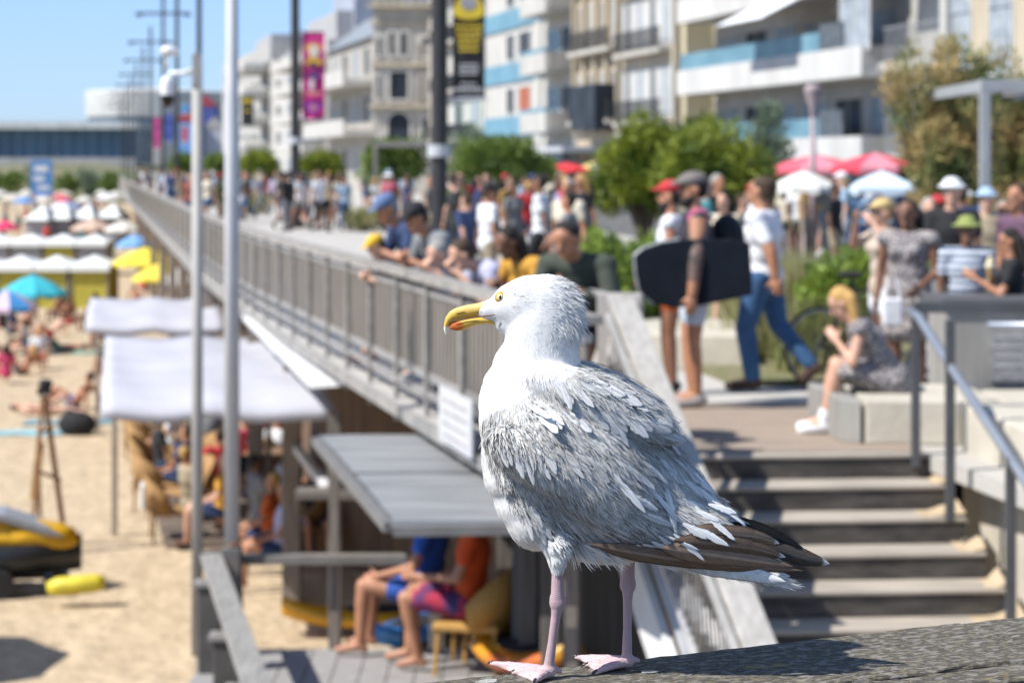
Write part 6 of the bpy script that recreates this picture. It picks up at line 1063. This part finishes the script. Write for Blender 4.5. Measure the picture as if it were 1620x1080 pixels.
def tufts(P, N, D, x, y, L, Wd, lift, curl, val, spread, k, name, dark=0., root=.9):
    n = len(P); S = np.cross(N, D); rep = lambda a: np.repeat(a, k, 0)
    a = RNG.normal(0, spread, n * k); P2 = rep(P) + rep(S) * (RNG.normal(0, 1, (n * k, 1)) * rep(Wd)[:, None] * 1.2)
    D2 = rep(D) * np.cos(a)[:, None] + rep(S) * np.sin(a)[:, None]
    L2 = rep(L) * RNG.uniform(.65, 1.15, n * k); v = rep(val) * RNG.uniform(.92, 1.06, n * k)
    isd = RNG.random(n * k) < rep(np.broadcast_to(dark, (n,))); v = np.where(isd, v * RNG.uniform(.13, .35, n * k), v); v = np.clip(v, .03, .90)
    W2 = rep(Wd) * np.where(isd, .55, 1.)
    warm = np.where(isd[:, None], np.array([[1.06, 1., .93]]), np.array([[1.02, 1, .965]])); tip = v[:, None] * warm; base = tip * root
    return strips(P2, rep(N), D2, L2, W2, rep(lift) * RNG.uniform(.6, 1.4, n * k), curl, base, np.clip(tip * 1.08, 0, .9), name)
mm = .001
# white contour feathers of head, neck, breast and belly
def kw(x, y, P): return ~inpoly(x, y, WING) & ~((x < 756) & (y > 470) & (y < 525)) & (x < 1120) & ((x - 792) ** 2 + (y - 469) ** 2 > 12.5 ** 2)
P, N, D, x, y = sample(24000, kw)
head = y < 560; L = np.where(head, 7., 11.) * mm * RNG.uniform(.7, 1.2, len(x)); L = np.where(x < 805, L * .5, L); L = np.where((x < 782) & head, L * .6, L)
nape = np.clip((x - 865) / 45, 0, 1) * np.clip((545 - y) / 30, 0, 1) * np.clip((y - 425) / 8, .4, 1)
L = L * (1 + 1.15 * nape); lift = .055 + .62 * nape + .02 * head
leg_t = (y > 868); L = np.where(leg_t, 7.5 * mm, L); lift = np.where(leg_t, .12, lift)
val = np.full(len(x), .88)
ear = np.exp(-(((x - 812) / 16) ** 2 + ((y - 458) / 12) ** 2)); val = val * (1 - .22 * ear)
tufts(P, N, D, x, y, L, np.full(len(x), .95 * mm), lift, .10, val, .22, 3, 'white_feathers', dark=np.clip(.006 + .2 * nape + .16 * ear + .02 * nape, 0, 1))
# grey scruffy wing coverts
def kg(x, y, P): return inpoly(x, y, WING) & (x < 1165) & ~((x > 960) & (y > 838 + (x - 960) * -.10))
P, N, D, x, y = sample(20000, kg)
v0 = idw(x, y, VALS, 1, 4.)[:, 0]; wav = .5 + .5 * np.sin((x * .62 + y * .8) * .13 + 2 * np.sin(x * .03)); v = np.clip((v0 * .92 + .12) * (.90 + .14 * wav), .25, 1)
low = np.clip((y - 770) / 60, 0, 1); top = inpoly(x, y, [(915, 560), (840, 615), (845, 668), (940, 680), (1020, 702), (1085, 700), (1060, 640), (980, 570)])
L = (15 + 15 * low) * mm * RNG.uniform(.7, 1.3, len(x)); L = np.where(x > 1050, L * 1.15, L); L = np.where((x < 900) & (y > 760), L * .55, L)
v = np.where(top & (x < 1000), np.maximum(v, .85), v); keep = ~(top & (x > 960) & (RNG.random(len(x)) < .5)); P, N, D, x, y, L, v, low, v0 = [q[keep] for q in (P, N, D, x, y, L, v, low, v0)]
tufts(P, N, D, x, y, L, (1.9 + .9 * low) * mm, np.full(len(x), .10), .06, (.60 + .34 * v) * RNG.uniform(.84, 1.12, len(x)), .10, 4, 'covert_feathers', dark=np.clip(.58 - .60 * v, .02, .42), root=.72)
# vaned feathers: rows of larger feathers with a shaft and dark worn edges
def vanes(P, N, D, L, Wd, val, name, lift=.08, edge=.35, seg=9, nu=6, parent=gull, tipw=None, jag=.12, camber=.16, curl=.06):
    n = len(P); S = np.cross(N, D); V = []; CC = []; UV = []; Wd = np.broadcast_to(Wd, (n,))
    ts = np.linspace(0, 1, seg + 1); us = np.linspace(-1, 1, nu + 1)
    for i, t in enumerate(ts):
        wv = Wd * (math.sin(min(t * 2.6 + .25, 1.57)) * (1 - max(0, (t - .42) / .58) ** 2.0) ** .75 + .02) if tipw else Wd * (math.sin(min(t * 1.9, 1.57)) * (1 - max(0, (t - .68) / .32) ** 2.3) ** .5 + .05)
        for j, u in enumerate(us):
            jg = 1 + (RNG.normal(0, jag, n) if abs(u) == 1 else 0); back = -.12 * abs(u) * L * max(0, t - .3) + (RNG.normal(0, jag * .35, n) * L * (abs(u) < 1) if i == seg else 0)
            c = P + D * (L * t + back)[:, None] + S * (u * wv * jg)[:, None] + N * (L * (lift * t - curl * t * t) - camber * wv * u * u)[:, None]
            V.append(c); UV.append(np.stack([np.full(n, u), np.full(n, t)], 1))
            e = max(abs(u), (t - .8) / .2) ; ed = (edge if e > .95 else 0) ; sh = .22 if abs(u) < .1 else 0
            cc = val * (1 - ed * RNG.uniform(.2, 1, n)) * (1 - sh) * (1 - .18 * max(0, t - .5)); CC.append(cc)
    V = np.stack(V, 1).reshape(-1, 3); CC = np.stack(CC, 1).reshape(-1, 1) * np.array([[1.0, 1.0, 1.0]]); UV = np.stack(UV, 1).reshape(-1, 2)
    k = (seg + 1) * (nu + 1); f = np.array([[i * (nu + 1) + j, i * (nu + 1) + j + 1, (i + 1) * (nu + 1) + j + 1, (i + 1) * (nu + 1) + j] for i in range(seg) for j in range(nu)])
    return np_mesh(name, V, (np.arange(n)[:, None, None] * k + f[None]).reshape(-1, 4), CC, m_vane, parent, uv=UV, smooth=True)
def place(rows, name, lift, edge, jag=.13, off=1.8):
    P_, Lx, Wx, vx_ = [], [], [], []
    for starts, L_, W_, v_ in rows:
        for (a, b_) in starts:
            for dx in ((-6, 5) if L_ < 50 else (0,)):
                d2 = (px - a - dx * RNG.uniform(.6, 1.2)) ** 2 + (py - b_ - dx * .3 - RNG.normal(0, 3)) ** 2 + (BV[:, 1] > 0) * 1e6; P_.append(int(np.argmin(d2))); Lx.append(L_ * mm * RNG.uniform(.65, 1.2)); Wx.append(W_ * mm * RNG.uniform(.5, 1.05)); vx_.append(v_ * RNG.uniform(.92, 1.06))
    i_ = np.array(P_); P = BV[i_].astype(float); N = VNn[i_].astype(float); x, y = to_px(P); fl = idw(x, y, FLOW, 2); a = RNG.normal(0, .19, len(x)); D = np.stack([fl[:, 0], np.zeros(len(P)), -fl[:, 1]], 1); D -= N * (D * N).sum(1, keepdims=True); D /= np.linalg.norm(D, axis=1, keepdims=True); S = np.cross(N, D); D = D * np.cos(a)[:, None] + S * np.sin(a)[:, None]
    # far-side copy mirrored through the bird's mid plane
    P2 = P * [1, -1, 1]; N2 = N * [1, -1, 1]; D2 = D * [1, -1, 1]; P = np.concatenate([P, P2]); N = np.concatenate([N, N2]); D = np.concatenate([D, D2]); Lx = np.array(Lx * 2); Wx = np.array(Wx * 2); vv = np.clip(np.array(vx_ * 2), .2, .9)
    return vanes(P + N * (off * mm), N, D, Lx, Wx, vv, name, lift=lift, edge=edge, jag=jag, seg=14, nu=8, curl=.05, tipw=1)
place([([(880, 600), (905, 598), (930, 600), (955, 604), (980, 612), (1005, 624), (1028, 640)], 40, 7.5, .72), ([(835, 628), (858, 632), (882, 634), (906, 634), (930, 636), (955, 640), (980, 645), (1005, 652), (1028, 662)], 48, 8, .76)], 'scapular_feathers', .05, .6)
place([([(960, 730), (985, 722), (1010, 715), (1040, 715), (1065, 720), (985, 760), (1015, 752), (1045, 748), (1075, 752), (1100, 760), (1000, 790), (1030, 785), (1060, 780), (1090, 785), (1120, 795)], 60, 6., .84)], 'tertial_feathers', .05, .35)
place([([(790, 690), (808, 700), (826, 705), (844, 708), (862, 706), (884, 704), (906, 706), (928, 710)], 32, 4.4, .64), ([(830, 792), (850, 800), (872, 806), (892, 808), (912, 810), (935, 812), (958, 815)], 42, 4.2, .70)], 'covert_row_feathers', .06, .5)
place([([(930, 838), (955, 838), (980, 836), (1005, 834), (1030, 830), (1055, 824), (1078, 816), (1098, 806), (1110, 796), (1125, 802)], 44, 4.6, .84)], 'lower_covert_feathers', .10, .3, off=13.)
# extra long dark hair-like worn shafts lying over the coverts
def kall(x, y, P): return inpoly(x, y, WING) & (x < 1130) & (y < 850)
P, N, D, x, y = sample(4500, kall); a = RNG.normal(0, .30, len(x)); S = np.cross(N, D); D = D * np.cos(a)[:, None] + S * np.sin(a)[:, None]
L = RNG.uniform(9, 24, len(x)) * mm; g = RNG.uniform(.05, .2, (len(x), 1)) * np.array([[1.08, 1, .92]])
strips(P + N * (3.6 * mm), N, D, L, np.full(len(x), .42 * mm), np.full(len(x), .12), .05, g, g, 'worn_feather_shafts')
P, N, D, x, y = sample(6500, kall); a = RNG.normal(0, .22, len(x)); S = np.cross(N, D); D = D * np.cos(a)[:, None] + S * np.sin(a)[:, None]; g = np.clip(.42 + .42 * idw(x, y, VALS, 1, 4.)[:, :1] * RNG.uniform(.85, 1.1, (len(x), 1)), 0, .88) * np.array([[1.01, 1, .97]])
strips(P + N * (3.4 * mm), N, D, RNG.uniform(8, 19, len(x)) * mm, np.full(len(x), 1.3 * mm), np.full(len(x), .09), .05, g * .7, g, 'overlying_barbs')
# primaries and tail: explicit blades in profile
def blade(name, pts, hw, dy, col, edgecol=None, tipcol=None, n=26, nu=8, roll=.35, jag=.03, side=-1):
    pts = np.array(pts, float); t = np.linspace(0, 1, n); tt = np.linspace(0, 1, len(pts)); sx = np.interp(t, tt, pts[:, 0]); sy = np.interp(t, tt, pts[:, 1])
    for _ in range(4): sx[1:-1] = (sx[:-2] + sx[1:-1] * 2 + sx[2:]) / 4; sy[1:-1] = (sy[:-2] + sy[1:-1] * 2 + sy[2:]) / 4
    dx = np.gradient(sx); dyy = np.gradient(sy); l = np.hypot(dx, dyy); nx, ny = -dyy / l, dx / l
    h = np.interp(t, np.linspace(0, 1, len(hw)), hw); V = []; CC = []; UV = []; F_ = []
    h[:5] *= np.array([.1, .35, .6, .8, .93]); h[-4:] *= np.array([.96, .84, .6, .15])
    for i in range(n):
        for j in range(nu + 1):
            u = -1 + 2 * j / nu; jg = (1 + RNG.normal(0, jag)) if j in (0, nu) else 1
            rr = .12 * h[i] * (1 - abs(u)) if i < n - 1 else 0
            ux = sx[i] + nx[i] * u * h[i] * jg - (dx[i] / l[i]) * abs(u) * h[i] * .3 * (t[i] > .6); uy = sy[i] + ny[i] * u * h[i] * jg
            d = dy[0] + (dy[1] - dy[0]) * t[i] + side * (-roll * u * h[i] * GS * .6 + rr * GS + .25 * h[i] * GS * (1 - u * u))
            V.append(Q(ux, uy, d)); c = np.array(col) * RNG.uniform(.9, 1.1)
            if edgecol is not None and u < -.7: c = np.array(edgecol)
            if tipcol is not None and t[i] > .955: c = np.array(tipcol)
            if abs(u) > .85 and edgecol is None: c = c * .35
            if abs(u) < .01: c = np.minimum(c * 1.9 + .02, .8)
            CC.append(c); UV.append((u, t[i] * 2.2))
    for i in range(n - 1):
        for j in range(nu): a = i * (nu + 1) + j; F_.append((a, a + 1, a + nu + 2, a + nu + 1))
    return np_mesh(name, V, F_, CC, m_vane, gull, uv=UV, smooth=True)
br = (.20, .13, .088); br2 = (.32, .215, .15); bk = (.018, .017, .018); wh = (.8, .8, .78)
for s in (-1, 1):
    k = 1 if s < 0 else .9
    y0 = s * .056; y1 = s * .024
    if s < 0:
        blade('primary_feather', [(930, 846), (1040, 868), (1150, 885), (1266, 896)], [12, 14, 12, 8, 4], (y0 - .004, y1), br, side=s)
        blade('primary_feather', [(1040, 850), (1110, 862), (1180, 875), (1250, 889)], [15, 18, 15, 11, 5], (y0 - .007, y1 - .002), br2, side=s)
        blade('primary_feather', [(1060, 838), (1130, 846), (1190, 857), (1238, 874)], [14, 16, 16, 12, 5], (y0 - .008, y1 - .003), (.19, .125, .085), tipcol=wh, side=s)
        blade('primary_feather', [(1080, 822), (1140, 831), (1190, 838), (1228, 852)], [12, 14, 14, 10, 5], (y0 - .005, y1 - .004), (.27, .18, .125), tipcol=wh, side=s)
    blade('primary_feather', [(1130, 822), (1190, 834), (1235, 850), (1276, 872)], [8, 9, 9, 7, 3], (s * .024, s * .006), bk, tipcol=(.3, .3, .3) if s < 0 else None, side=s)
    blade('primary_feather', [(1120, 835), (1200, 856), (1262, 878), (1312, 891)], [10, 14, 14, 12, 6], (s * .02, s * .002), br if s > 0 else (.10, .082, .07), tipcol=wh, side=s)
    blade('primary_feather', [(1120, 825), (1190, 845), (1245, 870), (1290, 884)], [9, 12, 12, 9, 4], (s * .022, s * .004), bk, side=s)
for i in range(7):
    f = (i - 3) / 3; blade('tail_feather', [(1060, 876), (1130, 891 + abs(f) * 2), (1190, 903 + 3 * f), (1250 - abs(f) * 14, 915 + 5 * f - (4 if i % 2 else 0))], [12, 14, 13, 11, 6], (f * .02, f * .036), (.80, .80, .79), side=-1, roll=.1)
# under-tail fluff
P = []; N = []; D = []
for _ in range(1500):
    t = random.random(); x_ = 1040 + 200 * t; y_ = 884 + 32 * t + random.uniform(-4, 5); P.append(Q(x_, y_, random.uniform(-.02, .02) - .006)); N.append((0, -.8, -.6)); D.append(Vector((1, random.uniform(-.1, .1), -.22 + random.uniform(-.15, .12))).normalized())
P = np.array(P); N = np.array(N, float); D = np.array(D)
strips(P, N, D, RNG.uniform(10, 26, len(P)) * mm, np.full(len(P), 1.1 * mm), np.full(len(P), .06), .02, np.full((len(P), 3), .76), np.full((len(P), 3), .82), 'undertail_feathers')
# bill ------------------------------------------------------------------------------
def bill(name, top, bot, hw, colf):
    n = 34; seg = 20; V = []; CC = []; F_ = []
    for i in range(n):
        t = i / (n - 1); T = np.array(top, float); Bt = np.array(bot, float); tt = np.linspace(0, 1, len(T)); tb = np.linspace(0, 1, len(Bt))
        a = np.array([np.interp(t, tt, T[:, 0]), np.interp(t, tt, T[:, 1])]); b = np.array([np.interp(t, tb, Bt[:, 0]), np.interp(t, tb, Bt[:, 1])])
        c = (a + b) / 2; h = (a - b) / 2; w_ = np.interp(t, np.linspace(0, 1, len(hw)), hw)
        for j in range(seg):
            an = 2 * math.pi * j / seg; q = c + h * math.cos(an); yy = w_ * GS * math.copysign(abs(math.sin(an)) ** .8, math.sin(an)); V.append(Q(q[0], q[1], yy)); CC.append(colf(q[0], q[1]))
    for i in range(n - 1):
        for j in range(seg): a = i * seg + j; b = i * seg + (j + 1) % seg; F_.append((a, b, b + seg, a + seg))
    F_.append(((n - 1) * seg, (n - 1) * seg + 5, (n - 1) * seg + 10, (n - 1) * seg + 15))
    return np_mesh(name, V, F_, CC, m_horn, gull, smooth=True)
Yl = np.array((.68, .42, .08)); Pl = np.array((.78, .70, .42)); Rd = np.array((.62, .16, .04)); Ho = np.array((.75, .73, .62)); Ol = np.array((.62, .42, .12))
def sm(a, b, x): t = min(1, max(0, (x - a) / (b - a))); return t * t * (3 - 2 * t)
def colu(x, y):
    c = Yl * 1.0; c = c + (Pl - c) * sm(495, 482, y) * .35; c = c + (Ho * 1.1 - c) * sm(514, 520, y) * sm(715, 706, x); c = c + (Ol - c) * sm(745, 780, x) * .45
    d = ((x - 730) / 8) ** 2 + ((y - 495.5 + (x - 730) * .18) / 1.9) ** 2; return c * (1 - .85 * sm(1.3, .5, d))
def coll(x, y):
    c = Yl * .95; d = ((x - 722) / 12.5) ** 2 + ((y - 515.5) / 8.5) ** 2; c = c + (Rd - c) * sm(1.25, .6, d); c = c + (Ho - c) * sm(712, 706, x) * .6; return c
bill('upper_mandible', [(790, 476), (768, 476.5), (750, 480.5), (735, 483), (720, 487.5), (711, 493), (705, 502), (702.5, 512), (702, 521), (704.5, 529)],
     [(790, 497), (772, 497.5), (755, 500), (742, 502.5), (730, 504.5), (720, 506.5), (713, 510), (709.5, 515), (708, 521), (705.5, 529.5)], [13, 12, 10, 8.5, 7.6, 7, 6, 4.5, 3, .8], colu)
bill('lower_mandible', [(790, 497), (768, 499), (750, 501.5), (735, 504), (722, 506.5), (713, 510), (709.5, 514.5)], [(790, 516), (770, 512), (756, 513.5), (745, 517), (734, 522), (722, 523.5), (712.5, 521)], [12, 10.5, 9, 7.5, 6, 5, 3], coll)
mbm = MB(); mbm.tube([Q(783, 496.5, -.0150), Q(770, 498, -.0132), Q(760, 499.5, -.0102), Q(750, 501, -.0078), Q(735, 504, -.0062), Q(718, 507.5, -.0052)], [.0006, .0007, .0006, .0005, .0004, .0003], 6); mbm.build('bill_gape', M('gape', (.16, .05, .03)), gull)
# eye (both sides)
for s in (-1, 1):
    # find surface depth at the eye
    dd = (px - 792) ** 2 + (py - 469.5) ** 2 + (BV[:, 1] * s < 0) * 1e6; i0 = int(np.argmin(dd)); ey = BV[i0, 1]
    c = Q(792, 469.5, ey - s * .0005); fw = Vector((-.12, s, .12)).normalized(); rot = fw.to_track_quat('Z', 'Y').to_matrix()
    mb = MB(); mb.ell(c - fw * .002, (.0070, .0070, .0048), rot=rot, seg=28, rings=14); lid = mb.build('eyelid', M('eyelid', (.62, .33, .03), (.45, .22, .02), 600, .5), gull, smooth=True)
    mb = MB(); mb.ell(c + fw * .0002, (.0048, .0048, .0034), rot=rot, seg=28, rings=14); ir = mb.build('eye', M('iris', (.66, .62, .33), (.50, .45, .2), 900, .12), gull, smooth=True)
    mb = MB(); mb.ell(c + fw * .0032, (.0014, .0021, .0006), rot=rot, seg=20, rings=8); pu = mb.build('pupil', M('pupil', (.004, .004, .005), rough=.08), ir, smooth=True)
# legs and webbed feet
def paint_skin(me, ya):
    V = np.empty(len(me.vertices) * 3, np.float32); me.vertices.foreach_get('co', V); V = V.reshape(-1, 3); n = len(V)
    web = np.clip(1 - V[:, 2] / .02, 0, 1)[:, None]; c = np.array([[.47, .33, .35]]) * (1 - web) + np.array([[.70, .50, .50]]) * web
    st = .5 + .5 * np.sin(V[:, 2:3] * 2600 + 1.5 * np.sin(V[:, 0:1] * 900)); c = c * (.72 + .30 * st); set_col(me, np.clip(c * RNG.uniform(.92, 1.08, (n, 1)), 0, 1))
def wd(px, z=0., Y=None, dyy=None):  # ground position on the beam at relative depth dyy
    return Vector(((px - 810) * (GY0 + dyy) / F - GR.x, dyy, z))
def leg(top, knee, ank, dyt, dyg, toes, name):
    mb = MB(); kz = Q(*knee, dyt); tp = Q(*top, dyt); ak = wd(ank[0], .012, None, dyg)
    mb.cap(tp + Vector((0, 0, .02)), tp, .0085, .0066, 14); mb.cap(tp, kz + Vector((0, 0, .006)), .0064, .0080, 14); mb.ell(kz, (.0096, .0082, .0118), seg=16, rings=10)
    mb.ell(kz + Vector((-.003, 0, .004)), (.0062, .007, .008)); lo = kz.lerp(ak, .2); mb.cap(kz, lo, .0075, .0056, 14); md = kz.lerp(ak, .6)
    mb.cap(lo, md, .0054, .0049, 14); mb.cap(md, ak, .0049, .0062, 14); mb.ell(ak + Vector((0, 0, -.003)), (.0095, .009, .008))
    pts = []
    for tx, td, tz in toes:   # toes with two knuckles each
        e = wd(tx, tz, None, td); a = ak + Vector((0, 0, -.004)); m1 = a.lerp(e, .36); m1.z = .0075; m2 = a.lerp(e, .7); m2.z = .0058
        mb.cap(a, m1, .0066, .0052, 10); mb.cap(m1, m2, .0054, .0042, 10); mb.ell(m1, (.006, .006, .0052)); mb.ell(m2, (.005, .005, .0045)); mb.cap(m2, e, .0042, .0026, 10); pts.append((a, m1, m2, e))
    for u, v in zip(pts, pts[1:]):   # webs
        for (p0, p1, q0, q1) in ((u[0], u[1], v[0], v[1]), (u[1], u[2], v[1], v[2]), (u[2], u[2].lerp(u[3], .8), v[2], v[2].lerp(v[3], .8))):
            top_ = [p0, p1, (p1 + q1) / 2 - Vector((-.002, 0, 0)), q1, q0]; hh = Vector((0, 0, .0017))
            lp = [p - Vector((0, 0, .0022)) for p in top_]; vs = [p + hh for p in lp] + [p - hh for p in lp]; k = len(lp)
            mb.add(vs, [tuple(range(k)), tuple(range(2 * k - 1, k - 1, -1))] + [(i, i + k, (i + 1) % k + k, (i + 1) % k) for i in range(k)])
    hb = ak + Vector((.012, .004, -.004)); mb.cap(ak, hb, .005, .0034)
    me = blend_mesh(mb, .00125, 4, .5, 'leg'); paint_skin(me, 0); lg = mobj('leg', me, m_skin, gull)
    for p in pts:
        d = (p[3] - p[2]).normalized(); cl = MB(); cl.tube([p[3] - d * .002 + Vector((0, 0, .0015)), p[3] + d * .004 + Vector((0, 0, .001)), p[3] + d * .0075 + Vector((0, 0, -.002))], [.0021, .0015, .0003], 8); cl.build('claw', M('claw', (.05, .04, .04), rough=.3), lg, smooth=True)
leg((881, 900), (881.5, 944), (868, 1050), -.028, -.026, [(778, .030, .004), (812, -.010, .003), (846, -.052, .003)], 'leg')
leg((998, 897), (995.5, 931), (992, 1046), .028, .022, [(912, .060, .004), (928, .026, .003), (942, -.010, .003)], 'leg')
mb = MB()
